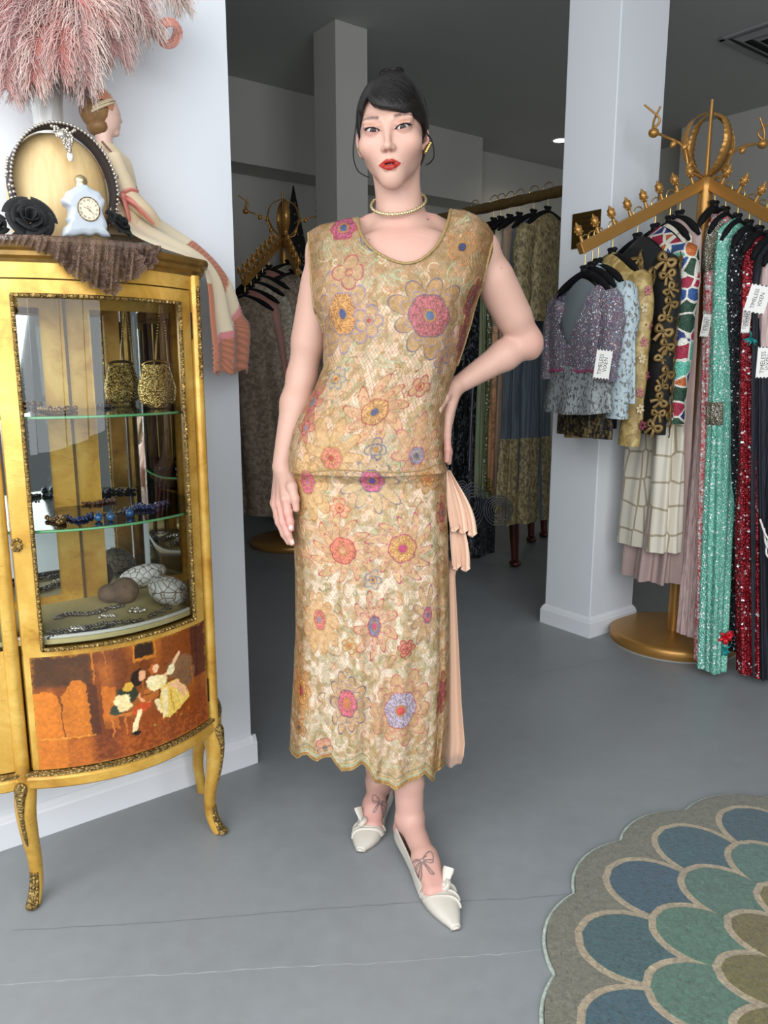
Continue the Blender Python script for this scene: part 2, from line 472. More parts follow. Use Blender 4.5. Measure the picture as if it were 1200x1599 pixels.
# ================================================================== implicit-surface modelling (numpy)
class Field:
    def __init__(self, lo, hi, h):
        self.h = h
        self.ax = [np.arange(lo[i], hi[i] + h, h).astype(np.float32) for i in range(3)]
        self.D = np.full([len(a) for a in self.ax], 1e3, np.float32)
    def _sl(self, lo, hi):
        s = []
        for i in range(3):
            a = np.searchsorted(self.ax[i], lo[i]); b = np.searchsorted(self.ax[i], hi[i])
            s.append(slice(int(a), int(b)))
        return tuple(s)
    def apply(self, f, lo, hi, k, sub=False, tr=None):
        pad = k + 3 * self.h
        if tr is not None:            # tr: (R, origin) local -> world
            R, o = tr
            cs = np.array([[a, b, c] for a in (lo[0], hi[0]) for b in (lo[1], hi[1]) for c in (lo[2], hi[2])]) @ R.T + o
            wlo, whi = cs.min(0) - pad, cs.max(0) + pad
        else:
            wlo, whi = np.asarray(lo) - pad, np.asarray(hi) + pad
        s = self._sl(wlo, whi)
        if any(x.stop <= x.start for x in s): return self
        X = self.ax[0][s[0]][:, None, None]; Y = self.ax[1][s[1]][None, :, None]; Z = self.ax[2][s[2]][None, None, :]
        if tr is not None:
            R, o = tr
            X = X - np.float32(o[0]); Y = Y - np.float32(o[1]); Z = Z - np.float32(o[2])
            Ri = R.astype(np.float32)
            X, Y, Z = (X * Ri[0, i] + Y * Ri[1, i] + Z * Ri[2, i] for i in range(3))
        b = f(X, Y, Z).astype(np.float32)
        a = self.D[s]
        if sub:
            b = -b
            h = np.clip(0.5 - 0.5 * (b - a) / k, 0, 1)
            self.D[s] = b * (1 - h) + a * h + k * h * (1 - h)
        else:
            h = np.clip(0.5 + 0.5 * (b - a) / k, 0, 1)
            self.D[s] = b * (1 - h) + a * h - k * h * (1 - h)
        return self
    def cone(self, a, b, ra, rb, k=0.01, sub=False, tr=None, sq=None):
        a = np.asarray(a, float); b = np.asarray(b, float); ba = b - a; L2 = max(ba @ ba, 1e-12)
        def f(X, Y, Z):
            x, y, z = X - a[0], Y - a[1], Z - a[2]
            t = np.clip((x * ba[0] + y * ba[1] + z * ba[2]) / L2, 0, 1)
            return np.sqrt((x - t * ba[0]) ** 2 + (y - t * ba[1]) ** 2 + (z - t * ba[2]) ** 2) - (ra + (rb - ra) * t)
        R = max(ra, rb)
        return self.apply(f, np.minimum(a, b) - R, np.maximum(a, b) + R, k, sub, tr)
    def chain(self, pts, rad, k=0.01, tr=None):
        for i in range(len(pts) - 1):
            self.cone(pts[i], pts[i + 1], rad[i], rad[i + 1], k if i == 0 else min(k, 0.006), tr=tr)
        return self
    def ell(self, c, r, k=0.01, sub=False, tr=None, R=None):
        c = np.asarray(c, float); r = np.asarray(r, float)
        Rm = None if R is None else np.asarray(R, float)
        def f(X, Y, Z):
            x, y, z = X - c[0], Y - c[1], Z - c[2]
            if Rm is not None:
                x, y, z = (x * Rm[0, i] + y * Rm[1, i] + z * Rm[2, i] for i in range(3))
            k0 = np.sqrt((x / r[0]) ** 2 + (y / r[1]) ** 2 + (z / r[2]) ** 2)
            k1 = np.sqrt((x / r[0] ** 2) ** 2 + (y / r[1] ** 2) ** 2 + (z / r[2] ** 2) ** 2) + 1e-9
            return k0 * (k0 - 1) / k1
        m = r.max() if Rm is not None else r
        return self.apply(f, c - m, c + m, k, sub, tr)
    def net(self):
        D = self.D; S = D < 0
        n = S[:-1, :-1, :-1].astype(np.int8)
        for dx, dy, dz in ((1, 0, 0), (0, 1, 0), (0, 0, 1), (1, 1, 0), (1, 0, 1), (0, 1, 1), (1, 1, 1)):
            sx, sy, sz = D.shape
            n = n + S[dx:sx - 1 + dx, dy:sy - 1 + dy, dz:sz - 1 + dz]
        act = (n > 0) & (n < 8)
        I, J, K = np.nonzero(act)
        ids = np.full(act.shape, -1, np.int32); ids[I, J, K] = np.arange(len(I))
        acc = np.zeros((len(I), 3)); cnt = np.zeros(len(I))
        corners = [(0, 0, 0), (1, 0, 0), (0, 1, 0), (1, 1, 0), (0, 0, 1), (1, 0, 1), (0, 1, 1), (1, 1, 1)]
        val = [D[I + a, J + b, K + c] for a, b, c in corners]
        for i in range(8):
            for ax in range(3):
                if corners[i][ax] == 0:
                    c2 = list(corners[i]); c2[ax] = 1; j = corners.index(tuple(c2))
                    a, b = val[i], val[j]; m = (a < 0) != (b < 0)
                    t = np.where(m, a / np.where(m, a - b, 1), 0)
                    p = np.array(corners[i], float)[None] + np.eye(3)[ax][None] * t[:, None]
                    acc[m] += p[m]; cnt[m] += 1
        P = acc / cnt[:, None] + np.stack([I, J, K], 1)
        V = np.stack([self.ax[i][0] + P[:, i] * self.h for i in range(3)], 1)
        quads = []
        for ax in range(3):
            o = [0, 1, 2]; o.remove(ax); u, v = o
            s0 = [slice(None)] * 3; s1 = [slice(None)] * 3
            s0[ax] = slice(0, -1); s1[ax] = slice(1, None)
            A = S[tuple(s0)]; B = S[tuple(s1)]
            ch = A != B
            # need interior in u, v
            idx = np.nonzero(ch)
            m = (idx[u] > 0) & (idx[v] > 0) & (idx[u] < D.shape[u] - 1) & (idx[v] < D.shape[v] - 1)
            idx = [q[m] for q in idx]; flip = A[tuple(idx)]
            def cid(du, dv):
                q = list(idx); q[u] = q[u] - du; q[v] = q[v] - dv
                return ids[tuple(q)]
            q = np.stack([cid(1, 1), cid(0, 1), cid(0, 0), cid(1, 0)], 1)
            sgn = flip if ax != 1 else ~flip
            q[~sgn] = q[~sgn][:, ::-1]
            quads.append(q)
        Q = np.vstack(quads); Q = Q[(Q >= 0).all(1)]
        return V, Q

def value_noise(seed=0):
    r = np.random.default_rng(seed); T = r.random((64, 64, 64)).astype(np.float32)
    def f(x, y, z):
        xi, yi, zi = (np.floor(q).astype(int) for q in (x, y, z))
        fx, fy, fz = x - xi, y - yi, z - zi
        fx, fy, fz = (q * q * (3 - 2 * q) for q in (fx, fy, fz))
        o = 0
        for a in (0, 1):
            for b in (0, 1):
                for c in (0, 1):
                    o = o + T[(xi + a) % 64, (yi + b) % 64, (zi + c) % 64] * (fx if a else 1 - fx) * (fy if b else 1 - fy) * (fz if c else 1 - fz)
        return o
    return f
VN = value_noise(3)
# ================================================================== the woman
YB = 1.68                                   # depth of her body axis
person = thing('person', (0.03, 1.66, 0.0), 'woman in beaded floral lace dress standing with one hand on her hip', 'person')

# ---- head frame
HYAW, HPITCH, HROLL = math.radians(-7), math.radians(4.5), math.radians(-4.0)
HR = rotz(HYAW) @ rotx(HPITCH) @ roty(HROLL)
_eye_mid = PY(605.5, 201, 1.595)
HO = _eye_mid - HR @ np.array([0, -0.083, 0.0])
HT = (HR, HO)
def HW(*p): return HR @ np.array(p, float) + HO
EYES = [(-0.0295, -0.0765, 0.0), (0.0295, -0.0765, 0.0)]

def build_head():
    f = Field((HO[0] - 0.105, HO[1] - 0.135, 1.455), (HO[0] + 0.105, HO[1] + 0.125, HO[2] + 0.135), 0.00125)
    f.ell((0, 0.014, 0.030), (0.0665, 0.088, 0.082), 0.01, tr=HT)               # skull
    f.ell((0, -0.028, -0.022), (0.0555, 0.061, 0.066), 0.03, tr=HT)             # face mass
    for s in (-1, 1):
        f.cone((s * 0.0380, -0.004, -0.042), (s * 0.007, -0.066, -0.0880), 0.014, 0.0110, 0.024, tr=HT)   # jaw line
        f.ell((s * 0.040, -0.058, -0.024), (0.019, 0.020, 0.017), 0.028, tr=HT)   # cheekbone
        f.cone((s * 0.013, -0.0815, 0.0165), (s * 0.041, -0.071, 0.019), 0.0075, 0.0075, 0.016, tr=HT)   # brow ridge
    f.ell((0, -0.0680, -0.0890), (0.0125, 0.0125, 0.0110), 0.024, tr=HT)            # chin
    f.ell((0, -0.0660, -0.062), (0.026, 0.0235, 0.027), 0.024, tr=HT)               # mouth mound
    for s in (-1, 1):
        f.ell((s * 0.0295, -0.0965, -0.001), (0.0170, 0.0135, 0.0115), 0.012, sub=True, tr=HT)   # socket
    # nose
    f.cone((0, -0.0830, 0.006), (0, -0.1010, -0.030), 0.0048, 0.0060, 0.011, tr=HT)
    f.ell((0, -0.1020, -0.0345), (0.0070, 0.0075, 0.0066), 0.007, tr=HT)
    for s in (-1, 1):
        f.ell((s * 0.0085, -0.0925, -0.0365), (0.0054, 0.0080, 0.0056), 0.006, tr=HT)
        f.ell((s * 0.0046, -0.0975, -0.0422), (0.0029, 0.0045, 0.0024), 0.003, sub=True, tr=HT)
    # lips
    for s in (-1, 1):
        f.cone((s * 0.0215, -0.0815, -0.0635), (s * 0.0045, -0.0925, -0.0590), 0.0022, 0.0042, 0.004, tr=HT)
        f.cone((s * 0.0190, -0.0825, -0.0655), (s * 0.0060, -0.0915, -0.0705), 0.0022, 0.0056, 0.004, tr=HT)
    f.cone((-0.006, -0.0915, -0.0705), (0.006, -0.0915, -0.0705), 0.0056, 0.0056, 0.003, tr=HT)
    f.ell((0, -0.0955, -0.0642), (0.0100, 0.010, 0.0012), 0.0025, sub=True, tr=HT)  # parted lips
    f.cone((-0.020, -0.0925, -0.0647), (0.020, -0.0925, -0.0647), 0.0006, 0.0006, 0.002, sub=True, tr=HT)
    # eyelids: shells with almond openings
    for i, s in enumerate((-1, 1)):
        c = EYES[i]
        f.ell(c, (0.0150, 0.0141, 0.0134), 0.006, tr=HT)
        f.cone((c[0] - 0.0135, c[1] - 0.0085, 0.0072), (c[0] + 0.0135, c[1] - 0.0080, 0.0072), 0.0030, 0.0030, 0.004, tr=HT)
        def almond(X, Y, Z, c=c, s=s):
            x = (X - c[0]) * s; z = Z - c[2] - 0.14 * x
            up = np.sqrt(x ** 2 + (z + 0.0225) ** 2) - 0.0258
            dn = np.sqrt(x ** 2 + (z - 0.0300) ** 2) - 0.0334
            return np.maximum(np.maximum(up, dn), Y - (c[1] - 0.002))
        f.apply(almond, np.array(c) - [0.016, 0.025, 0.012], np.array(c) + [0.016, 0.0, 0.012], 0.0012, True, HT)
    # ears
    for s in (-1, 1):
        Re = rotz(s * 0.38) @ rotx(0.15)
        f.ell((s * 0.0680, 0.012, -0.004), (0.0058, 0.0150, 0.0225), 0.006, tr=HT, R=Re)
        f.ell((s * 0.0735, 0.009, -0.001), (0.0042, 0.0085, 0.0140), 0.004, sub=True, tr=HT, R=Re)
        f.ell((s * 0.0655, 0.005, -0.024), (0.0052, 0.0070, 0.0075), 0.006, tr=HT)
    neck(f)
    return f
NB = PY(627, 352, 1.715)                    # base of the neck
def neck(f):
    a = HW(0, 0.030, -0.055)
    f.cone(a, NB, 0.0430, 0.0540, 0.016)
    f.ell(NB + np.array([0, 0, -0.005]), (0.060, 0.052, 0.030), 0.03)
    f.cone(HW(0, 0.000, -0.075), NB + np.array([0, -0.010, 0]), 0.026, 0.034, 0.025)
    for s in (-1, 1):      # sternomastoid
        f.cone(HW(s * 0.042, 0.028, -0.045), NB + np.array([s * 0.014, -0.045, -0.012]), 0.007, 0.006, 0.02)
    pass

SHL = PY(507, 394, 1.716); SHR = PY(750, 392, 1.712)       # shoulder joints
ELL = PY(472, 588, 1.735); WRL = PY(441, 728, 1.672)
ELR = PY(822, 533, 1.775); WRR = PY(716, 601, 1.735)
def build_torso():
    f = Field((-0.31, 1.50, 0.70), (0.40, 1.86, 1.474), 0.0024)
    c = (SHL + SHR) / 2
    f.ell((0.045, 1.700, 1.275), (0.125, 0.088, 0.155), 0.03)                 # rib cage
    f.ell((0.015, 1.690, 1.05), (0.105, 0.078, 0.17), 0.05)
    f.ell((-0.025, 1.690, 0.90), (0.125, 0.080, 0.14), 0.05)                 # hips
    for s, S in ((-1, SHL), (1, SHR)):
        nb = NB + np.array([s * 0.020, 0.012, 0.012])
        f.cone(nb, S + np.array([-s * 0.012, 0.006, 0.008]), 0.034, 0.026, 0.03)   # trapezius
        cl0 = NB + np.array([s * 0.020, -0.052, -0.030]); cl1 = S + np.array([-s * 0.02, -0.020, 0.018])
        mid = (cl0 + cl1) / 2 + np.array([0, -0.012, -0.006])
        f.chain([cl0, mid, cl1], [0.0075, 0.0070, 0.009], 0.016)                   # collarbone
        f.ell(S, (0.034, 0.038, 0.036), 0.03)
        f.ell((0.045 + s * 0.055, 1.655, 1.235), (0.048, 0.040, 0.055), 0.04)
    f.ell((0.050, 1.672, 1.365), (0.120, 0.055, 0.062), 0.03)                     # upper chest
    neck(f)
    # arms
    f.cone(SHL, ELL, 0.0350, 0.0335, 0.025)
    f.cone(lerp(SHL, ELL, 0.25) + np.array([0.004, -0.008, 0]), lerp(SHL, ELL, 0.7), 0.037, 0.034, 0.02)
    f.cone(ELL, lerp(ELL, WRL, 0.30), 0.0330, 0.0345, 0.012)
    f.cone(lerp(ELL, WRL, 0.30), WRL, 0.0345, 0.0220, 0.012)
    f.cone(SHR, ELR, 0.0380, 0.0350, 0.025)
    f.cone(lerp(SHR, ELR, 0.30), lerp(SHR, ELR, 0.70), 0.0405, 0.0370, 0.02)
    f.ell(ELR + np.array([0.014, 0.006, -0.016]), (0.021, 0.024, 0.024), 0.02)
    f.cone(ELR, lerp(ELR, WRR, 0.32), 0.0345, 0.0340, 0.012)
    f.cone(lerp(ELR, WRR, 0.32), WRR, 0.0340, 0.0205, 0.012)
    hand_right_side(f); hand_left_side(f)
    return f
def hand_left_side(f):
    """hand hanging by the thigh (left in the picture)"""
    W = WRL
    K = [PY(447, 779, 1.612), PY(438, 786, 1.628), PY(431, 789, 1.650), PY(429, 786, 1.672)]        # knuckles index..little
    for i, k in enumerate(K):
        b = W + np.array([0.006 - 0.004 * i, -0.010 + 0.011 * i, -0.006])
        f.cone(b, k, 0.0145, 0.0118 - 0.0006 * i, 0.012)
    tips = [[(450, 800, 1.606), (453.5, 815, 1.603), (455, 826, 1.603)],
            [(443, 815, 1.618), (450, 834, 1.612), (456, 848, 1.610)],
            [(436, 815, 1.640), (444, 834, 1.632), (451, 847, 1.627)],
            [(433, 807, 1.665), (439, 822, 1.658), (445, 834, 1.652)]]
    rad = [(0.0098, 0.0090, 0.0080, 0.0066), (0.0098, 0.0090, 0.0080, 0.0064), (0.0092, 0.0086, 0.0076, 0.0062), (0.0084, 0.0076, 0.0068, 0.0056)]
    for k, tp, r in zip(K, tips, rad):
        f.chain([k] + [PY(*q) for q in tp], r, 0.005)
    f.chain([W + np.array([0.016, -0.012, -0.010]), PY(456, 760, 1.612), PY(461, 779, 1.603), PY(463, 795, 1.601)], (0.0125, 0.0110, 0.0088, 0.0070), 0.010)
def hand_right_side(f):
    """hand resting on the hip (right in the picture), fingers pointing down"""
    W = WRR
    K = [PY(700, 650, 1.690), PY(701, 655, 1.712), PY(699, 655, 1.734), PY(696, 650, 1.752)]
    for i, k in enumerate(K):
        f.cone(W + np.array([-0.008, -0.014 + 0.011 * i, -0.004]), k, 0.0150, 0.0112, 0.012)
    tips = [[(698, 680, 1.676), (699, 702, 1.670), (698, 719, 1.668)],
            [(698, 686, 1.704), (701, 706, 1.700), (701, 722, 1.699)],
            [(697, 684, 1.730), (700, 702, 1.728), (700, 716, 1.727)],
            [(692, 676, 1.752), (694, 690, 1.752), (694, 702, 1.752)]]
    rad = [(0.0098, 0.0092, 0.0082, 0.0066), (0.0098, 0.0090, 0.0080, 0.0064), (0.0092, 0.0086, 0.0076, 0.0062), (0.0084, 0.0076, 0.0068, 0.0056)]
    for k, tp, r in zip(K, tips, rad):
        f.chain([k] + [PY(*q) for q in tp], r, 0.005)
    f.chain([W + np.array([-0.014, -0.010, -0.008]), PY(694, 622, 1.678), PY(684, 640, 1.650), PY(677, 652, 1.640)], (0.0125, 0.0110, 0.0086, 0.0068), 0.010)

# feet: front = her left (right in the picture)
FT_F = PZ(702, 1432, 0.015); HL_F = PZ(622, 1305, 0.03)
FT_B = PZ(566, 1315, 0.015); HL_B = PZ(604, 1262, 0.03)
FD_F = unit((FT_F - HL_F) * [1, 1, 0]); FD_B = unit((FT_B - HL_B) * [1, 1, 0])
HEEL_F = np.array([0.050, 1.705, 0.036]); HEEL_B = np.array([-0.004, 1.872, 0.036])
TOE_F = PZ(697, 1424, 0.014); TOE_B = PZ(573, 1308, 0.014)
def build_legs():
    f = Field((-0.16, 1.33, 0.0), (0.22, 1.93, 0.76), 0.0024)
    for s, H_, T_, K_ in ((1, HEEL_F, TOE_F, np.array([0.050, 1.690, 0.47])), (-1, HEEL_B, TOE_B, np.array([-0.045, 1.735, 0.47]))):
        d = unit((T_ - H_) * [1, 1, 0]); w = np.array([-d[1], d[0], 0])
        A = H_ + d * 0.038 + np.array([0, 0, 0.062])                       # ankle
        f.cone(K_, K_ + np.array([-0.01, 0, 0.28]), 0.048, 0.056, 0.03)
        f.cone(K_ - np.array([0, 0, 0.02]), lerp(K_, A, 0.35) + np.array([0, 0.014, 0]), 0.048, 0.050, 0.03)
        f.cone(lerp(K_, A, 0.35) + np.array([0, 0.012, 0]), lerp(K_, A, 0.78), 0.050, 0.0355, 0.02)
        f.cone(lerp(K_, A, 0.78), A, 0.0355, 0.0325, 0.01)
        f.ell(H_ + d * 0.006 + np.array([0, 0, 0.004]), (0.027, 0.030, 0.030), 0.02)
        f.cone(A + np.array([0, 0, -0.012]), H_, 0.031, 0.026, 0.012)
        for q in (-1, 1): f.ell(A + w * 0.025 * q + np.array([0, 0, -0.006]), (0.008, 0.009, 0.010), 0.012)   # malleoli
        mid = lerp(H_, T_, 0.52) + np.array([0, 0, 0.028])
        f.cone(A + d * 0.012 + np.array([0, 0, -0.020]), mid + d * 0.012, 0.028, 0.0235, 0.018)
        for q in (-0.6, 0, 0.6):
            f.cone(mid + w * q * 0.018, lerp(H_, T_, 0.80) + w * q * 0.022 + np.array([0, 0, 0.010]), 0.0205, 0.0135, 0.012)
        for j, q in enumerate((-1.0, -0.5, 0.0, 0.5, 1.0)):                 # toes inside the pointed shoes
            a = lerp(H_, T_, 0.78) + w * q * 0.022 + np.array([0, 0, 0.006]); b = lerp(H_, T_, 0.90) + w * q * 0.010 + np.array([0, 0, 0.002])
            f.cone(a, b, 0.0105, 0.0080, 0.006)
    return f

_parts = [build_head().net(), build_torso().net(), build_legs().net()]
zcut = HW(0, 0, 0)
Vs, Qs, off = [], [], 0
CUT_HEAD = 1.4635
for i, (V, Q) in enumerate(_parts):
    zc = V[Q].mean(1)[:, 2]
    if i == 0: Q = Q[zc > CUT_HEAD]
    if i == 1: Q = Q[(zc < CUT_HEAD + 0.0006) & (zc > 0.74)]
    if i == 2: Q = Q[zc < 0.742]
    use = np.unique(Q); mp = np.full(len(V), -1); mp[use] = np.arange(len(use))
    Vs.append(V[use]); Qs.append(mp[Q] + off); off += len(use)
BV = np.vstack(Vs); BQ = np.vstack(Qs)
# ---- skin colour, by place on the body
SK = A3(200, 160, 143)
def paint_body(V):
    C = np.tile(SK, (len(V), 1))
    nz = VN(V[:, 0] * 38, V[:, 1] * 38, V[:, 2] * 38)[:, None]
    C *= 1 + (nz - 0.5) * 0.05
    def mixc(m, col):
        nonlocal C
        m = np.clip(m, 0, 1)[:, None]; C = C * (1 - m) + np.asarray(col) * m
    L = (V - HO) @ HR                                     # head-local
    x, y, z = L.T
    head = V[:, 2] > 1.45
    fr = head & (y < -0.035)
    ax = np.abs(x)
    # blush and warmth
    mixc(fr * np.exp(-((ax - 0.040) / 0.016) ** 2 - ((z + 0.030) / 0.018) ** 2) * 0.22, A3(228, 160, 150))
    mixc(fr * np.exp(-(x / 0.012) ** 2 - ((z + 0.042) / 0.010) ** 2) * 0.20, A3(224, 150, 138))
    mixc((head & (y > -0.02)) * np.exp(-((ax - 0.072) / 0.010) ** 2) * 0.35, A3(222, 150, 138))
    # eye shadow and liner
    for i, s in enumerate((-1, 1)):
        c = EYES[i]
        ex = (x - c[0]) * s; ez = z - 0.14 * ex
        up = np.sqrt(ex ** 2 + (ez + 0.0225) ** 2) - 0.0258; dn = np.sqrt(ex ** 2 + (ez - 0.0300) ** 2) - 0.0334
        al = np.maximum(up, dn)
        near = fr & (y < -0.055)
        mixc(near * np.exp(-(ex / 0.017) ** 2 - ((ez - 0.0105) / 0.0052) ** 2) * 0.60, A3(176, 122, 92))
        mixc(near * np.exp(-(al / 0.0042) ** 2) * (al > -0.004) * 0.55, A3(150, 92, 82))
        mixc(near * (al > -0.0012) * (al < 0.0021) * (ez > -0.0008) * 1.0, A3(26, 16, 16))
        mixc(near * (np.abs(al) < 0.0011) * (ez <= -0.0012) * 0.6, A3(96, 56, 54))
        t = (ex - 0.0125) / 0.0075                          # wing
        mixc(near * (t > 0) * (t < 1) * (np.abs(ez - 0.0010 - 0.0030 * t) < 0.0013 * (1 - t * 0.8)), A3(26, 16, 16))
        # brow
        bx = ex
        bz = 0.0188 + 0.0040 * np.sin(np.clip((bx + 0.017) / 0.036, 0, 1) * 2.2) - 0.10 * np.clip(bx - 0.012, 0, 1) * 2.0
        bw = 0.0034 * (1 - 0.65 * np.clip((bx - 0.004) / 0.018, 0, 1))
        inb = (bx > -0.0165) & (bx < 0.0215)
        fuzz = VN(V[:, 0] * 260, V[:, 1] * 100, V[:, 2] * 200)
        mixc(near * inb * np.clip(1.25 - np.abs(z - bz) / (bw + 1e-4) * 0.8, 0, 1) * (0.62 + 0.38 * fuzz) * np.clip((bx + 0.0165) / 0.004, 0.35, 1), A3(80, 62, 57))
    # lips
    m = fr & (y < -0.070)
    xs = np.clip(ax / 0.0225, 0, 1)
    ztop = -0.0638 + 0.0092 * (1 - xs ** 1.5) - 0.0022 * np.exp(-(ax / 0.0030) ** 2)
    zbot = -0.0642 - 0.0122 * (1 - xs ** 2.0)
    inside = np.minimum(ztop - z, z - zbot)
    mixc(m * (ax < 0.0228) * sstep(-0.0004, 0.0007, inside), A3(160, 42, 34))
    mixc(m * (ax < 0.010) * (np.abs(z + 0.0642) < 0.0014), A3(110, 40, 38))
    for sx in (-1, 1): mixc(fr * np.exp(-(((x - sx * 0.0050) / 0.0026) ** 2 + ((z + 0.0425) / 0.0020) ** 2)) * 0.75, A3(120, 62, 54))  # nostrils: shade of the hollows painted into the skin colour
    # beauty marks
    def mark(px, py, Y, r, col=A3(96, 66, 58)):
        p = PY(px, py, Y); fx, fy = proj(V); mixc(((fx - px) ** 2 + (fy - py) ** 2 < r * r) * (V[:, 1] < 1.72) * 0.9, col)
    for a in ((668.5, 342, 1.6, 1.3), (629, 291, 1.6, 0.8), (569, 238, 1.6, 0.6), (577, 374, 1.6, 0.9), (657, 386, 1.6, 0.8), (783, 419, 1.7, 0.9), (759, 586, 1.7, 1.2), (446, 599, 1.7, 0.9)): mark(*a)
    # warmth at elbows, hands, knees, feet
    for p, r, a in ((ELR, 0.04, 0.25), (PY(455, 815, 1.61), 0.035, 0.45), (PY(697, 705, 1.68), 0.035, 0.4), (PY(437, 785, 1.63), 0.03, 0.2), (PY(620, 345, 1.63), 0.03, 0.18), (PY(630, 385, 1.62), 0.06, 0.14)):
        mixc(np.exp(-((V - p) ** 2).sum(1) / r ** 2) * a, A3(226, 140, 134))
    for T_ in (TOE_F, TOE_B):
        mixc(np.exp(-((V - T_) ** 2).sum(1) / 0.10 ** 2) * 0.5, A3(214, 150, 142))
    mixc((V[:, 2] < 0.2) * 0.15, A3(226, 170, 165))
    # finger nails
    for q in ((454.5, 823, 1.598), (458, 846, 1.604)):
        p = PY(*q); d = V - p
        mixc(((d / np.array([0.0042, 0.010, 0.0058])) ** 2).sum(1) < 1, A3(240, 206, 200))
    # bow tattoos on the insteps
    ink = A3(66, 70, 76)
    for H_, T_, org, sc in ((HEEL_F, TOE_F, PZ(660, 1340, 0.075), 1.0), (HEEL_B, TOE_B, PZ(594, 1246, 0.085), 0.8)):
        d = unit((T_ - H_) * [1, 1, 0]); w = np.array([-d[1], d[0], 0])
        if w[0] < 0: w = -w
        rel = V - org
        a = rel @ w / sc; b = -(rel @ d) / sc + rel[:, 2] * 0.45 / sc          # a: across, b: up the foot
        box = (np.abs(a) < 0.040) & (np.abs(b) < 0.06) & (V[:, 2] < 0.17) & (V[:, 2] > 0.025) & (np.linalg.norm(rel, axis=1) < 0.075)
        strokes = []
        for s in (-1, 1):
            strokes.append(np.array([(s * 0.004, 0.004), (s * 0.012, 0.011), (s * 0.024, 0.017), (s * 0.028, 0.008), (s * 0.025, -0.004), (s * 0.012, -0.003), (s * 0.004, -0.001)]))
            strokes.append(np.array([(s * 0.025, -0.004), (s * 0.022, -0.011), (s * 0.014, -0.010), (s * 0.004, -0.003)]))
            strokes.append(np.array([(s * 0.003, -0.004), (s * 0.010, -0.020), (s * 0.017, -0.040), (s * 0.010, -0.036), (s * 0.006, -0.020), (s * 0.001, -0.006)]))
            strokes.append(np.array([(s * 0.004, 0.003), (s * 0.012, 0.006)])); 
        strokes.append(np.array([(0.004 * math.cos(q), 0.004 * math.sin(q)) for q in np.linspace(0, 6.3, 9)]))
        dist = np.full(len(V), 1.0); ii = np.nonzero(box)[0]; P2 = np.stack([a[ii], b[ii]], 1)
        for st in strokes:
            st = spline(st, 26) if len(st) > 2 else st
            for p0, p1 in zip(st[:-1], st[1:]):
                e = p1 - p0; t = np.clip(((P2 - p0) @ e) / max(e @ e, 1e-12), 0, 1)
                dd = np.linalg.norm(P2 - p0 - t[:, None] * e, axis=1)
                dist[ii] = np.minimum(dist[ii], dd)
        mixc(sstep(0.0021, 0.0010, dist) * 0.72, ink)
    return C
t_ = NT('skin'); t_.set(base=t_.attr(), rough=0.46, spec=0.35)
t_.b.inputs['Subsurface Weight'].default_value = 0.12
t_.b.inputs['Subsurface Radius'].default_value = (0.012, 0.005, 0.003)
t_.b.inputs['Subsurface Scale'].default_value = 0.35
M_skin = t_.m
body = link('body', raw_mesh('body', BV, BQ, np.zeros((0, 3), int), paint_body(BV)), M_skin, person)

# ---- eyes, lashes, teeth
M_eye = vmat('eye', 0.2, spec=0.25)
for i, c in enumerate(EYES):
    th = np.linspace(0, PI, 40); a = np.linspace(0, 2 * PI, 40, endpoint=False)
    gaze = unit((np.array([0, 0.0, CAMH]) - HW(*c)) @ HR + np.array([0.02 if i else 0.02, 0, 0.0]))
    R_ = frame_from(gaze)
    n = np.stack([np.sin(th)[:, None] * np.cos(a), np.sin(th)[:, None] * np.sin(a), np.repeat(np.cos(th)[:, None], 40, 1)], 2)
    ang = th[:, None].repeat(40, 1)
    col = np.where((ang < 0.16)[..., None], A3(8, 6, 6), np.where((ang < 0.49)[..., None], A3(40, 22, 15), np.where((ang < 0.54)[..., None], A3(20, 12, 10), A3(196, 188, 184))))
    V = (n * 0.0127) @ R_.T + np.array(c)
    MB().grid(V @ HR.T + HO, wrap_u=True, col=col).build('eyeball', M_eye, person)
M_lash = mat('lash_black', A3(16, 11, 11), 0.6)
for i, s in enumerate((-1, 1)):
    c = EYES[i]; mb = MB()
    for k, xx in enumerate(np.linspace(-0.011, 0.0145, 22)):
        z0 = -0.0225 + math.sqrt(max(0.0258 ** 2 - xx ** 2, 0)) + 0.14 * xx
        p0 = np.array([c[0] + s * xx, c[1] - 0.0132 + abs(xx) * 0.22, z0]); L_ = 0.0020 + 0.0030 * max(0, xx) / 0.0145
        dx = s * (0.0005 + 0.16 * xx)
        pts = [p0, p0 + np.array([dx * 0.6, -L_ * 0.7, L_ * 0.25]), p0 + np.array([dx * 1.3, -L_ * 1.0, L_ * 0.75])]
        mb.tube(np.array([HW(*p) for p in pts]), [0.0004, 0.0003, 0.0001], 4, cap=False)
    mb.build('eyelashes', M_lash, person)
M_teeth = mat('teeth', A3(150, 134, 124), 0.3)
mb = MB()
for k in range(-2, 2):
    mb.ellip(HW((k + 0.5) * 0.0058, -0.0865, -0.0630), (0.0028, 0.002, 0.0036), HR, 8, 6)
mb.build('teeth', M_teeth, person)
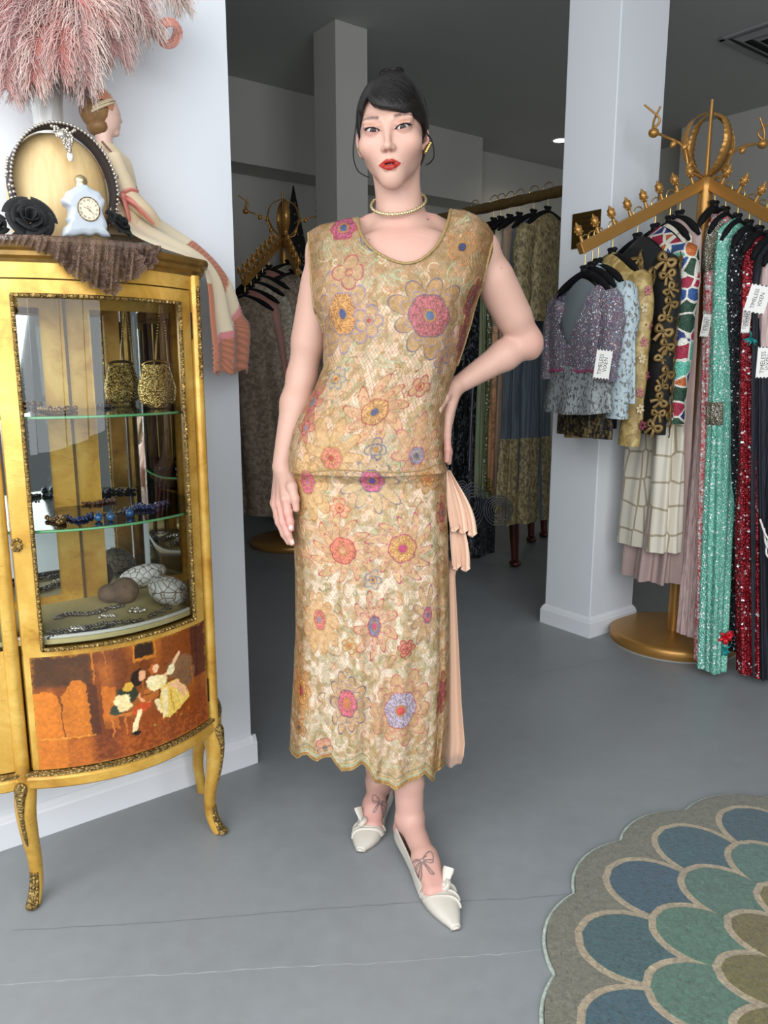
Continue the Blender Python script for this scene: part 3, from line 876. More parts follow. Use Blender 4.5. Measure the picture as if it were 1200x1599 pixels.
# ---- hair: swept fringe, pulled back to a small bun
def HL(px, py, Y=1.59):
    return (PY(px, py, Y) - HO) @ HR
_fr = [HL(*q) for q in ((573, 150), (576, 157), (582, 164), (594, 169.5), (606, 171.5), (622, 175), (634, 178), (647, 179.5), (657, 185), (664, 193))]
_frx = np.array([-0.075, -0.0535, HL(564.5, 159)[0], HL(570, 152)[0]] + [p[0] for p in _fr] + [0.075])
_frz = np.array([-0.03, HL(559, 180)[2], HL(564.5, 160)[2], HL(570, 151)[2]] + [p[2] for p in _fr] + [-0.012])
def build_hair():
    f = Field((HO[0] - 0.105, HO[1] - 0.135, HO[2] - 0.09), (HO[0] + 0.105, HO[1] + 0.15, HO[2] + 0.15), 0.0016)
    f.ell((0.0015, 0.014, 0.030), (0.0735, 0.0965, 0.0885), 0.01, tr=HT)
    f.ell((0.008, -0.040, 0.052), (0.050, 0.050, 0.048), 0.03, tr=HT)
    f.ell((0.004, 0.040, 0.112), (0.030, 0.030, 0.022), 0.02, tr=HT)            # bun
    f.ell((0.0, 0.060, -0.02), (0.058, 0.048, 0.055), 0.03, tr=HT)
    f.ell((0.056, -0.018, 0.018), (0.016, 0.028, 0.022), 0.02, tr=HT)
    def cut(X, Y, Z):
        zb = np.interp(X, _frx, _frz).astype(np.float32)
        b = sstep(-0.030, 0.012, Y + 0 * X)
        zc = zb * (1 - b) + (-0.052) * b
        return np.maximum((Z - zc), -0.20 + 0 * X)          # negative below the hairline
    f.apply(lambda X, Y, Z: cut(X, Y, Z) * 0.8, (-0.1, -0.14, -0.12), (0.1, 0.14, 0.15), 0.004, True, HT)
    # face and ears stay free
    for s in (-1, 1):
        f.ell((s * 0.076, 0.006, -0.010), (0.014, 0.019, 0.026), 0.006, sub=True, tr=HT)
    return f.net()
V, Q = build_hair()
def hair_mat():
    t = NT('dark_hair')
    v = t.coord((1, 1, 1)); 
    nz = t.noise(t.coord((60, 60, 14), (0.2, 0.9, 0.3)), 9, 4)
    t.set(base=t.ramp(nz, [(0.3, A3(14, 11, 10)), (0.75, A3(34, 28, 26))]), rough=0.42, spec=0.28)
    t.bump(nz, 0.25, 0.003)
    return t.m
M_hair = hair_mat()
hair = link('hair', raw_mesh('hair', V, Q, np.zeros((0, 3), int)), M_hair, person)
M_strand = mat('dark_hair_strand', A3(22, 18, 17), 0.45, spec=0.3)
# strands combed over the hair surface
ec, er = np.array([0.0015, 0.014, 0.030]), np.array([0.0735, 0.0965, 0.0885])
def on_shell(d, lift=0.0):
    d = unit(d); k = 1 / np.linalg.norm(d / er)
    p = ec + d * k
    d2 = p - np.array([0.008, -0.040, 0.052]); r2 = np.array([0.050, 0.050, 0.048]) + 0.004
    q = np.linalg.norm(d2 / r2)
    if q < 1: p = np.array([0.008, -0.040, 0.052]) + d2 / q
    return p + d * (0.0004 + lift)
mb = MB(); r_ = np.random.default_rng(5)
for k in range(520):
    u = r_.random()
    # start on the parting, end on the fringe edge or swept behind the ear
    p0 = lerp(np.array([-0.043, -0.072, 0.060]), np.array([-0.020, 0.035, 0.119]), u ** 1.2) + r_.normal(0, 0.002, 3)
    e = 0.04 + 0.96 * r_.random()
    xe = lerp(_frx[4], 0.060, e); ze = np.interp(xe, _frx, _frz) + 0.003 + 0.055 * r_.random() ** 1.5 * (1 - 0.3 * e)
    ye = -0.083 + 0.075 * max(0, (xe - 0.01) / 0.05) ** 1.6
    p1 = np.array([xe, ye, ze])
    if u > 0.55: p1 = np.array([0.068, lerp(-0.01, 0.05, r_.random()), lerp(0.0, 0.06, r_.random())])
    d0, d1 = p0 - ec, p1 - ec
    pts = [on_shell(lerp(d0, d1, t) + np.array([0, -0.010, 0.016]) * math.sin(PI * t), 0.0002 * math.sin(PI * t)) for t in np.linspace(0, 1, 14)]
    w = r_.uniform(0.0003, 0.0007)
    mb.tube(np.array([HW(*p) for p in pts]), w * np.sin(np.linspace(0.25, PI - 0.12, 14)), 5, cap=False)
for k in range(150):
    p0 = lerp(np.array([-0.043, -0.072, 0.060]), np.array([-0.030, 0.03, 0.112]), r_.random()) + r_.normal(0, 0.002, 3)
    p1 = np.array([-0.070, lerp(-0.030, 0.05, r_.random()), lerp(-0.01, 0.03, r_.random())])
    pts = [on_shell(lerp(p0 - ec, p1 - ec, t) + np.array([-0.012, 0, 0.006]) * math.sin(PI * t)) for t in np.linspace(0, 1, 12)]
    mb.tube(np.array([HW(*p) for p in pts]), r_.uniform(0.0003, 0.0006) * np.sin(np.linspace(0.25, PI - 0.12, 12)), 5, cap=False)
for k in range(40):        # wisps of the bun
    a = r_.random() * 2 * PI; b = r_.random() * 2 * PI
    pts = [np.array([0.004, 0.040, 0.112]) + np.array([0.024 * math.cos(a + t * 1.6), 0.024 * math.sin(a + t * 1.6), 0.008 * math.sin(b + t * 2) + 0.012]) for t in np.linspace(0, 1, 8)]
    mb.tube(np.array([HW(*p) for p in pts]), 0.0012, 5, cap=False)
mb.build('hair_strands', M_strand, person)['kind'] = 'stuff'
# loose tendrils beside the face
for pts, nstr in (([(559, 172), (556.5, 195), (552.5, 228), (553, 250), (559, 266), (568, 273), (577, 277)], 7),
                  ([(664, 192), (667, 208), (674, 218), (678, 232), (678, 246), (672, 255), (666, 258)], 6)):
    mb = MB()
    for k in range(nstr):
        j = r_.normal(0, 0.8, 2)
        p3 = [PY(x + j[0] * (0.3 + i * 0.12), y + j[1], 1.632 - 0.006 * i + 0.001 * k) for i, (x, y) in enumerate(pts)]
        q = spline(p3, 28)
        mb.tube(q, np.linspace(0.0009, 0.0004, 28), 5, cap=False)
    mb.build('loose_tendril', M_strand, person)

# ---- jewellery
M_gold = mat('polished_gold', A3(200, 170, 104), 0.28, 1.0)
M_palegold = mat('pale_gold_beads', A3(214, 196, 150), 0.26, 0.85)
for s, (px, py) in ((-1, (567, 240)), (1, (667.5, 231))):
    c = PY(px, py, 1.634 if s > 0 else 1.642)
    mb = MB()
    for k in range(5):
        t = (k - 2) / 2.0
        o = c + np.array([s * 0.002 + 0.0065 * t * s * 0.7, -0.004, 0.0078 * t])
        mb.ellip(o, (0.0062 - 0.001 * abs(t), 0.005, 0.0042), roty(-s * 0.7) @ rotx(0.4), 10, 7)
    mb.ellip(c, (0.0052, 0.005, 0.0095), roty(s * 0.5), 12, 8)
    mb.build('earring', M_gold, person)
# choker of linked beads
_f, _l, _r = PY(623, 334.5, 1.640), PY(578.5, 321.5, 1.690), PY(667, 311.5, 1.690)
ax_ = (_l + _r) / 2; hx = (_r - _l) / 2 * 0.965; hy = (_f - ax_) * 0.98
mb = MB(); N = 70
for k in range(N):
    a = 2 * PI * k / N
    p = ax_ + hx * math.cos(a) + hy * math.sin(a)
    T = -hx * math.sin(a) + hy * math.cos(a)
    R_ = frame_from(T)
    mb.ellip(p, (0.0032 if k % 2 else 0.0024, 0.0032 if k % 2 else 0.0042, 0.0036), R_ @ rotz(0.7 * (k % 2)), 8, 6, col=None)
mb.build('choker', M_palegold, person)
# ================================================================== the dress
def build_dress():
    NF, NBK = 420, 90
    phi = np.concatenate([np.linspace(-90, 90, NF), np.linspace(90, 270, NBK + 2)[1:-1]]) * PI / 180
    nu = len(phi); front = np.zeros(nu, bool); front[:NF] = True
    s = np.where(front, np.linspace(-1, 1, nu) * 0, 0) + np.sin(phi)
    s = np.sign(s) * np.abs(s) ** 0.86
    dep = np.cos(phi); dep = np.sign(dep) * np.abs(dep) ** 0.80        # 1 front .. -1 back
    rows_z, P = [], []
    def edge(tab, y): return np.interp(y, [t[0] for t in tab], [t[1] for t in tab])
    XL = [(363, 481), (440, 485), (482, 491), (505, 503), (520, 506), (573, 506), (608, 492), (636, 476), (671, 461), (700, 456), (733, 455), (760, 455), (800, 458), (900, 462), (1000, 463), (1080, 460), (1165, 456), (1230, 455)]
    XR = [(363, 776), (385, 772), (436, 756), (464, 747), (510, 735), (541, 726), (573, 715), (600, 704), (650, 694), (700, 688), (720, 690), (733, 697), (800, 699), (850, 700), (950, 702), (1050, 702), (1150, 699), (1230, 692)]
    ysh = [363, 470, 600, 733, 760, 900, 1050, 1230]
    def z_of(y, Y=1.68): return PY(600, y, Y)[2]
    zs = np.array([z_of(y) for y in ysh])
    y_of = lambda z: np.interp(z, [z_of(y) for y in range(1240, 330, -10)], list(range(1240, 330, -10)))
    # shoulder line
    top_px = [(475, 368), (482, 362), (500, 351), (530, 345), (560, 338), (600, 333), (660, 327), (705, 326), (725, 328), (745, 336), (762, 350), (776, 372), (785, 380)]
    tpx = np.array([PY(x, y, 1.70) for x, y in top_px])
    hem_px = [(450, 1162), (457, 1166), (464, 1177), (472, 1181), (482, 1176), (490, 1174), (497, 1183), (503, 1189), (514, 1184), (525, 1180), (533, 1194), (541, 1204), (556, 1198), (570, 1192), (577, 1198), (583, 1206), (592, 1222), (602, 1228), (612, 1225), (620, 1229), (640, 1222), (655, 1216), (666, 1208), (674, 1216), (680, 1223), (684, 1205), (690, 1196), (700, 1190)]
    z1 = z_of(510); zw = z_of(733); ztop_nom = z_of(350)
    NV1, NV2, NV3 = 185, 175, 460
    # lower depth tables (front depth, back depth, axis Y) by px-y
    ytab = [510, 560, 600, 650, 700, 728, 733, 745, 800, 900, 1000, 1100, 1230]
    dfr = [0.106, 0.100, 0.098, 0.104, 0.112, 0.116, 0.116, 0.103, 0.104, 0.100, 0.096, 0.094, 0.096]
    dbk = [0.090, 0.085, 0.085, 0.092, 0.098, 0.100, 0.100, 0.098, 0.104, 0.106, 0.110, 0.114, 0.118]
    yax = [1.690, 1.690, 1.690, 1.688, 1.685, 1.682, 1.682, 1.682, 1.682, 1.684, 1.686, 1.690, 1.694]
    out = []; vrow = []
    for v in np.linspace(1, 0, NV1, endpoint=False):           # shoulder -> z1
        zn = z1 + v * (ztop_nom - z1); y = y_of(zn)
        xl, xr = PY(edge(XL, y), y, 1.70)[0], PY(edge(XR, y), y, 1.70)[0]
        x = (xl + xr) / 2 + (xr - xl) / 2 * s
        zt = np.interp(x, tpx[:, 0], tpx[:, 2])
        z = z1 + v * (zt - z1)
        k = np.interp(v, [0, 0.3, 0.55, 0.75, 0.9, 0.97, 1], [1.0, 1.0, 0.93, 0.76, 0.50, 0.26, 0.03])
        d = np.where(dep > 0, 0.106 * k * dep, 0.090 * np.minimum(k * 1.05, 1) * dep)
        yy = np.interp(v, [0, 1], [1.690, 1.702]) - d
        out.append(np.stack([x, yy, z], 1)); vrow.append(1.0)
    for v in np.linspace(0, 1, NV2, endpoint=False):           # z1 -> waist
        z = z1 + v * (zw - z1); y = y_of(z)
        Yax = np.interp(y, ytab, yax)
        xl, xr = PY(edge(XL, y), y, Yax)[0], PY(edge(XR, y), y, Yax)[0]
        x = (xl + xr) / 2 + (xr - xl) / 2 * s
        d = np.where(dep > 0, np.interp(y, ytab, dfr) * dep, np.interp(y, ytab, dbk) * dep)
        out.append(np.stack([x, Yax - d, np.full(nu, z)], 1)); vrow.append(2.0)
    hz_x = np.array([p[0] for p in hem_px]); hz_y = np.array([p[1] for p in hem_px])
    for v in np.linspace(0, 1, NV3):                            # waist -> hem
        yc = lerp(733, 1215, v); Yax = np.interp(yc, ytab, yax)
        xl, xr = PY(edge(XL, yc), yc, Yax)[0], PY(edge(XR, yc), yc, Yax)[0]
        hw = (xr - xl) / 2; xm = (xl + xr) / 2
        d = np.where(dep > 0, np.interp(yc, ytab, dfr) * dep, np.interp(yc, ytab, dbk) * dep)
        Yv = Yax - d
        x = xm + hw * s
        # hem height for each column
        pxx = lerp(457, 699, (s + 1) / 2); hy = np.interp(pxx, hz_x, hz_y)
        Yh = 1.694 - np.where(dep > 0, 0.096 * dep, 0.118 * dep)
        zf = np.array([PY(a, b, c)[2] for a, b, c in zip(pxx, hy, Yh)])
        zh = np.where(front, zf, np.interp(np.abs(phi - PI), [0, PI / 2], [0.235, 0.262]))
        z = zw + v * (zh - zw)
        # soft vertical folds, deeper towards the hem
        fold = 0.0055 * np.sin(s * 11 + 0.6) * v + 0.0045 * np.sin(s * 23 + 1.3 + v) * v ** 1.5 + 0.010 * np.exp(-((s - 0.18) / 0.05) ** 2) * sstep(0.45, 0.95, v)
        fold = fold + 0.016 * np.exp(-((s - 0.86) / 0.035) ** 2) * v - 0.008 * np.exp(-((s + 0.86) / 0.05) ** 2) * v
        Yv = Yv + np.where(dep > 0, fold * np.clip(dep * 2, 0, 1), 0)
        Yv = Yv - 0.012 * np.exp(-(v / 0.012) ** 2) * 0
        out.append(np.stack([x, Yv, z], 1)); vrow.append(3.0)
    P = np.array(out); VR = np.array(vrow)
    # gathered overhang of the blouse just above the seam
    i0, i1 = NV1, NV1 + NV2
    t = np.linspace(0, 1, NV2)[:, None]
    puff = 0.014 * np.sin(np.clip((t - 0.55) / 0.45, 0, 1) * PI * 0.62) ** 1.5 * (1 + 0.07 * np.sin(s * 31)[None] + 0.06 * np.sin(s * 17 + 1)[None])
    cen = P[i0:i1].mean(1, keepdims=True)
    rad = P[i0:i1] - cen; rad[..., 2] = 0; rad /= np.maximum(np.linalg.norm(rad, axis=2, keepdims=True), 1e-6)
    P[i0:i1] += rad * puff[..., None] * np.where(np.abs(s) > 0.9, 0.35, 1.0)[None, :, None]
    # diagonal drag folds of the blouse
    S2, T2 = np.meshgrid(s, np.linspace(0, 1, NV1 + NV2))
    w = 0.0022 * np.sin((S2 * 6.0 + T2 * 17.0) + 1.2 * np.sin(T2 * 6)) * sstep(0.15, 0.7, T2) * front[None]
    P[:i1, :, 1] += w
    # fold where the loose side panel turns back on the right
    P[:i1, :, 1] += (0.030 * sstep(0.60, 0.86, S2) * sstep(0.30, 0.45, T2) * sstep(0.95, 0.6, T2)) * front[None]
    return P, s, phi, front, dep, (NV1, NV2, NV3)
DP, Ds, Dphi, Dfront, Ddep, DN = build_dress()

def paint_dress(P):
    nv, nu = P.shape[:2]
    seg = np.linalg.norm(np.diff(P, axis=1), axis=2)
    A = np.concatenate([np.zeros((nv, 1)), np.cumsum(seg, 1)], 1)
    nf = int(Dfront.sum()); A = A - A[:, nf // 2][:, None]
    B = P[..., 2]
    fx, fy = proj(P)
    row = np.arange(nv)[:, None] * np.ones((1, nu))
    skirt = row >= DN[0] + DN[1]
    C = np.zeros((nv, nu, 3)); Hh = np.zeros((nv, nu))
    n1 = VN(A * 22 + 9, B * 22, B * 0 + 3.3); n2 = VN(A * 60, B * 60 + 5, B * 0 + 1.7); n3 = VN(A * 160, B * 160, B * 0 + 7.1); n4 = VN(A * 9 + 4, B * 9, B * 0 + 12.2)
    cream = np.where(skirt[..., None], A3(247, 232, 205), A3(246, 222, 190))
    tan = A3(212, 170, 118); olive = A3(184, 158, 98); sage = A3(198, 188, 148); brown = A3(150, 112, 62); peach = A3(226, 178, 126)
    C[:] = cream
    def mixm(m, col, h=0.0):
        nonlocal C, Hh
        m = np.clip(m, 0, 1)
        C = C * (1 - m[..., None]) + np.asarray(col) * m[..., None]
        Hh = np.maximum(Hh, m * h)
    # hexagonal net of the lace
    pitch = 0.0078
    u_, v_ = A / pitch, B / (pitch * 0.75)
    net = np.minimum(np.abs(np.sin(PI * (u_ + v_ / 2))), np.abs(np.sin(PI * (u_ - v_ / 2))))
    mixm(sstep(0.42, 0.16, net) * np.where(skirt, 0.42, 0.75), A3(186, 140, 84), 0.4)
    # broad tinted areas
    mixm(sstep(0.52, 0.59, VN(A * 78 + 9, B * 66, B * 0 + 3.3)) * np.where(skirt | (fy < 480), 0.60, 0.40), tan, 0.25)
    mixm(sstep(0.50, 0.70, n1) * np.where(fy < 480, 0.4, 0.15), tan)
    mixm(sstep(0.52, 0.72, n4) * 0.45, peach)
    mixm(sstep(0.56, 0.61, VN(A * 84, B * 72 + 40, B * 0)) * 0.60, sage, 0.3)
    mixm(sstep(0.58, 0.63, VN(A * 90 + 20, B * 80, B * 0 + 9)) * 0.60, olive, 0.3)
    # bodice top is denser, tan-olive; cream shows in the middle
    topm = sstep(470, 390, fy) * (~skirt); mixm(topm * 0.55, A3(166, 132, 80))
    yokes = sstep(0.10, 0.0, np.abs(fy - 365) / 200) * (~skirt)
    # scrolls: curling beaded lines
    r_ = np.random.default_rng(21)
    front_ok = np.abs(Ds)[None] < 2
    jmax = nf
    def nearest(px, py):
        d = (fx[:, :jmax] - px) ** 2 + (fy[:, :jmax] - py) ** 2
        i = np.argmin(d); return np.unravel_index(i, d.shape)
    def local(px, py, R):
        """window of vertices within R metres of the surface point seen at (px,py); returns slices and metric offsets"""
        i, j = nearest(px, py)
        a0, b0 = A[i, j], B[i, j]
        dz = 0.0015; w = int(R / dz) + 12
        i0, i1 = max(0, i - w * 2), min(nv, i + w * 2 + 1); j0, j1 = max(0, j - w * 2), min(nu, j + w * 2 + 1)
        return (slice(i0, i1), slice(j0, j1)), A[i0:i1, j0:j1] - a0, B[i0:i1, j0:j1] - b0
    def paint(sl, m, col, h=0.0):
        m = np.clip(m, 0, 1)
        C[sl] = C[sl] * (1 - m[..., None]) + np.asarray(col) * m[..., None]
        Hh[sl] = np.maximum(Hh[sl], m * h)
    MM = 0.00128                     # metres per pixel at the dress
    def stroke(pts_m, sl, a, b, wid, col, h=1.0, dots=True):
        """pts_m: polyline in the local metric frame"""
        best = np.full(a.shape, 9.0); along = np.zeros(a.shape); acc = 0
        for p0, p1 in zip(pts_m[:-1], pts_m[1:]):
            e = p1 - p0; L = math.hypot(*e)
            t = np.clip(((a - p0[0]) * e[0] + (b - p0[1]) * e[1]) / max(L * L, 1e-12), 0, 1)
            d = np.hypot(a - p0[0] - t * e[0], b - p0[1] - t * e[1])
            q = d < best; best = np.where(q, d, best); along = np.where(q, acc + t * L, along); acc += L
        m = sstep(wid * 1.25, wid * 0.6, best)
        if dots: m = m * (0.72 + 0.28 * np.sin(along / 0.0030 * 2 * PI))
        paint(sl, m * 0.9, col, h)
    mint = A3(184, 208, 168); mint2 = A3(136, 150, 104); gold = A3(196, 150, 76); rose = A3(192, 92, 100); mag = A3(196, 84, 132); lav = A3(166, 152, 178); slate = A3(120, 124, 150); coral = A3(220, 124, 96); red = A3(190, 84, 72); pinkd = A3(206, 112, 132)
    def curl(px, py, L, ang, bend, col, wid=0.0011):
        R = L * 1.2
        sl, a, b = local(px, py, R * 0.7)
        t = np.linspace(0, 1, 16); th = ang + bend * t ** 1.4
        pts = np.cumsum(np.stack([np.cos(th), np.sin(th)], 1) * L / 16, 0) - np.array([math.cos(ang), math.sin(ang)]) * L * 0.3
        stroke(pts, sl, a, b, wid, col)
    for k in range(460):
        py = r_.uniform(345, 1195); px = r_.uniform(462, 700) if py > 560 else r_.uniform(490, 760)
        bias = 1 if r_.random() < 0.5 else -1
        c_ = [mint, mint2, gold, A3(236, 222, 186), A3(150, 112, 62), A3(204, 140, 110), A3(240, 226, 190), mint][r_.integers(8)]
        curl(px, py, r_.uniform(0.014, 0.052), r_.uniform(0, 2 * PI), bias * r_.uniform(0.8, 4.6), c_, r_.uniform(0.0011, 0.0019))
    # leaf sprays: bunches of parallel mint lines
    for (px, py, ang, n) in ((505, 385, 4.6, 6), (520, 375, 4.9, 6), (560, 385, 5.3, 7), (610, 430, 5.4, 6), (640, 470, 3.8, 5), (690, 345, 0.8, 5), (725, 345, 0.6, 5), (745, 400, 4.9, 6), (715, 440, 4.7, 6), (560, 450, 0.4, 5), (545, 560, 0.8, 5), (600, 560, 5.6, 6), (640, 690, 1.2, 5), (540, 660, 1.4, 5), (700, 620, 5.0, 5), (560, 760, 5, 5), (610, 800, 4.5, 5), (640, 930, 4.7, 5), (520, 1010, 4.4, 5), (560, 1060, 1.3, 5), (655, 1035, 5.3, 7), (665, 1010, 4.9, 6), (480, 1140, 5.0, 6), (520, 1150, 5.3, 6), (560, 1165, 4.4, 6), (600, 1190, 5.6, 6), (650, 1185, 4.0, 6), (690, 960, 4.7, 6), (692, 1100, 4.6, 6), (690, 840, 4.7, 6), (466, 820, 4.7, 5), (468, 1010, 4.7, 5)):
        for k in range(n):
            curl(px + (k - n / 2) * 4.5, py + abs(k - n / 2) * 2, 0.045, ang + (k - n / 2) * 0.10, 0.9, mint if k % 2 else A3(196, 190, 140), 0.0010)
    def flower(px, py, R, n=8, kind='round', out=lav, fill=tan, cen=gold, rc=0.4, dot=slate, rd=0.12, sx=1.0, sz=1.0, rot=0.0, twist=0.0, fa=0.75, inner=None, up=None):
        R = R * MM
        sl, a, b = local(px, py, R * max(sx, sz) * 1.1)
        x = a / sx; z = b / sz
        r = np.hypot(x, z) + 1e-9; th = np.arctan2(z, x) + rot + twist * r / R
        c = np.abs(np.cos(n * th / 2))
        wob = 1 + 0.10 * np.sin(3 * th + px)
        if up is not None: wob = wob * (1.0 + 0.45 * np.sin(np.arctan2(z, x)) * up)
        rp = R * wob * ((0.50 + 0.50 * c ** 0.55) if kind == 'round' else (0.40 + 0.62 * c ** 1.3))
        lw = 0.0018
        ins = r < rp
        paint(sl, ins * fa, fill, 0.35)
        paint(sl, (sstep(lw * 1.3, lw * 0.55, np.abs(r - rp))) * 0.92, out, 1.0)
        # side lines of each petal
        pl = np.abs(np.sin(n * th / 2)) * r * 2 / n
        ed = np.abs(np.cos(n * th / 2)) * r * 2 / n
        paint(sl, ins * (r > R * rc) * sstep(0.0016, 0.0007, ed) * 0.45, out, 0.8)
        rp2 = rp * 0.70
        if inner is not None:
            paint(sl, ins * sstep(lw * 1.1, lw * 0.5, np.abs(r - rp2)) * (r > R * rc) * 0.85, inner, 0.8)
        # beaded heart
        rcw = R * rc * (1 + 0.10 * np.abs(np.cos(3 * th)))
        sp = VN(a * 520 + 3, b * 520, a * 0 + px)
        paint(sl, (r < rcw) * 0.66, cen, 0.9)
        paint(sl, (r < rcw) * sstep(0.48, 0.66, sp) * 0.85, np.clip(np.asarray(cen) * 1.55 + 0.04, 0, 1), 1.3)
        paint(sl, (r < rcw) * sstep(0.46, 0.30, sp) * 0.5, np.asarray(cen) * 0.55)
        paint(sl, sstep(lw, lw * 0.5, np.abs(r - rcw)) * 0.8, np.asarray(out) * 0.9, 1.0)
        paint(sl, (r < R * rd * 1.5) * 0.85, gold, 0.8); paint(sl, (r < R * rd) * 1.0, dot, 1.2)
    F = flower
    # blouse
    F(537, 356, 22, 6, 'round', rose, pinkd, A3(176, 84, 112), 0.85, A3(96, 112, 146), 0.28)
    F(536, 490, 60, 9, 'round', lav, A3(208, 170, 112), A3(200, 146, 68), 0.46, A3(96, 104, 150), 0.12, sx=0.82, sz=1.12, inner=lav)
    F(545, 425, 26, 4, 'round', rose, A3(206, 170, 120), tan, 0.2, tan, 0.1)
    F(672, 493, 62, 9, 'round', A3(130, 122, 140), A3(196, 156, 96), A3(178, 92, 106), 0.50, A3(104, 128, 160), 0.11, inner=lav)
    F(700, 545, 26, 5, 'round', lav, tan, tan, 0.2, tan, 0.1)
    F(722, 386, 26, 5, 'round', A3(214, 150, 88), A3(190, 150, 96), A3(196, 140, 84), 0.25, A3(84, 86, 122), 0.26)
    F(583, 374, 18, 4, 'round', slate, A3(176, 160, 130), A3(150, 140, 140), 0.4, A3(220, 150, 90), 0.2)
    F(586, 643, 54, 9, 'point', A3(188, 92, 80), A3(222, 178, 126), A3(208, 158, 88), 0.36, A3(104, 110, 140), 0.11, twist=0.5, inner=A3(206, 120, 100))
    F(489, 628, 40, 7, 'point', rose, A3(214, 150, 116), pinkd, 0.4, A3(140, 156, 166), 0.2, sx=0.6)
    F(478, 668, 26, 6, 'point', rose, A3(214, 150, 116), pinkd, 0.4, lav, 0.2, sx=0.7)
    F(656, 604, 18, 5, 'round', rose, tan, A3(214, 150, 100), 0.35, red, 0.16)
    F(525, 592, 18, 7, 'round', A3(140, 150, 160), A3(206, 186, 140), gold, 0.4, red, 0.12)
    F(577, 500, 24, 5, 'round', lav, A3(214, 178, 126), tan, 0.25, rose, 0.14)
    F(517, 716, 46, 9, 'point', A3(192, 146, 72), A3(224, 184, 122), coral, 0.36, red, 0.1, up=0.9)
    F(588, 703, 17, 4, 'round', slate, A3(206, 180, 130), A3(176, 160, 140), 0.5, gold, 0.2)
    F(650, 712, 44, 8, 'point', pinkd, A3(220, 176, 126), A3(150, 156, 176), 0.30, slate, 0.1, up=0.9)
    F(690, 560, 20, 5, 'round', lav, tan, gold, 0.3, mag, 0.14)
    F(735, 470, 30, 7, 'round', rose, A3(150, 110, 76), A3(150, 80, 96), 0.6, slate, 0.15, sx=0.5, sz=1.3)
    F(722, 530, 28, 7, 'round', rose, A3(150, 110, 76), A3(150, 80, 96), 0.6, slate, 0.15, sx=0.5, sz=1.3)
    # skirt
    F(481, 752, 50, 9, 'round', A3(196, 150, 84), A3(226, 186, 122), A3(200, 88, 120), 0.34, A3(206, 130, 160), 0.1, sx=0.75, sz=1.15, up=-0.5, inner=gold)
    F(582, 750, 46, 9, 'point', A3(140, 128, 150), A3(216, 190, 140), A3(196, 84, 130), 0.40, A3(120, 96, 170), 0.12, up=-0.5)
    F(668, 748, 24, 7, 'round', gold, tan, A3(206, 150, 80), 0.5, coral, 0.15)
    F(531, 793, 17, 6, 'round', coral, A3(226, 180, 130), A3(220, 140, 100), 0.4, red, 0.15)
    F(535, 860, 58, 11, 'point', A3(198, 82, 92), A3(222, 184, 128), A3(214, 116, 88), 0.36, A3(226, 170, 130), 0.10, twist=0.6, inner=pinkd)
    F(629, 857, 58, 11, 'point', A3(196, 78, 124), A3(222, 186, 130), A3(212, 160, 90), 0.38, A3(206, 84, 130), 0.12, twist=-0.6, inner=pinkd)
    F(499, 968, 48, 9, 'round', A3(206, 156, 92), A3(228, 186, 126), A3(212, 104, 106), 0.30, lav, 0.1, sx=0.72, sz=1.2, up=-0.4)
    F(585, 978, 50, 9, 'point', A3(198, 78, 88), A3(226, 184, 140), A3(116, 118, 148), 0.30, A3(214, 84, 128), 0.10, sx=0.85, sz=1.2, twist=0.3, inner=pinkd)
    F(668, 960, 44, 9, 'point', A3(146, 104, 136), A3(204, 170, 116), A3(186, 84, 124), 0.26, slate, 0.1, sx=0.7, sz=1.2)
    F(582, 905, 17, 5, 'round', A3(150, 146, 170), A3(214, 190, 146), gold, 0.4, slate, 0.15)
    F(545, 1008, 15, 5, 'round', gold, A3(220, 190, 140), gold, 0.4, coral, 0.18)
    F(635, 1012, 16, 6, 'round', red, A3(206, 150, 110), A3(196, 110, 96), 0.6, rose, 0.18)
    F(542, 1098, 52, 10, 'round', A3(116, 108, 136), A3(216, 178, 124), A3(210, 96, 120), 0.42, A3(222, 140, 96), 0.13, sx=0.85, sz=1.1, inner=A3(150, 140, 160))
    F(626, 1110, 70, 10, 'round', A3(206, 112, 110), A3(216, 176, 124), A3(172, 166, 188), 0.46, A3(224, 96, 88), 0.11, inner=pinkd, sx=0.9)
    F(471, 1078, 40, 8, 'round', A3(206, 150, 84), A3(222, 170, 104), A3(214, 160, 84), 0.5, A3(200, 84, 116), 0.18, sx=0.6, sz=1.2)
    F(688, 1085, 34, 8, 'round', rose, A3(176, 120, 84), A3(176, 76, 104), 0.6, A3(110, 60, 100), 0.2, sx=0.6, sz=1.25)
    F(508, 1168, 21, 5, 'round', A3(214, 110, 112), A3(232, 170, 140), A3(222, 140, 110), 0.3, A3(110, 110, 160), 0.22)
    F(690, 800, 24, 7, 'round', rose, tan, A3(176, 100, 110), 0.5, slate, 0.18, sx=0.6, sz=1.3)
    F(468, 1135, 18, 6, 'round', gold, tan, gold, 0.5, slate, 0.2)
    # scalloped border stripes above the hem
    hemB = B[-1][None]; dist = B - hemB
    for k, (h0, cc) in enumerate(((0.004, gold), (0.011, mint), (0.018, A3(206, 184, 120)), (0.025, mint2), (0.032, A3(214, 190, 140)))):
        paint((slice(None), slice(None)), (skirt & (sstep(0.0030, 0.0014, np.abs(dist - h0)) > 0)) * sstep(0.0032, 0.0014, np.abs(dist - h0)) * (1.0 - 0.16 * k), cc, 0.9)
    # sides: open gold lace, browner than the lined front
    side = sstep(0.74, 0.88, np.abs(Ds))[None] * np.ones((nv, 1)); side = np.where(Dfront[None], side, 1.0)
    mul = np.array([0.66, 0.56, 0.42])
    sk = side * np.where(skirt, 0.95, np.where(Ds[None] > 0, 0.85, 0.5))
    C = C * (1 - sk[..., None] * (1 - mul))
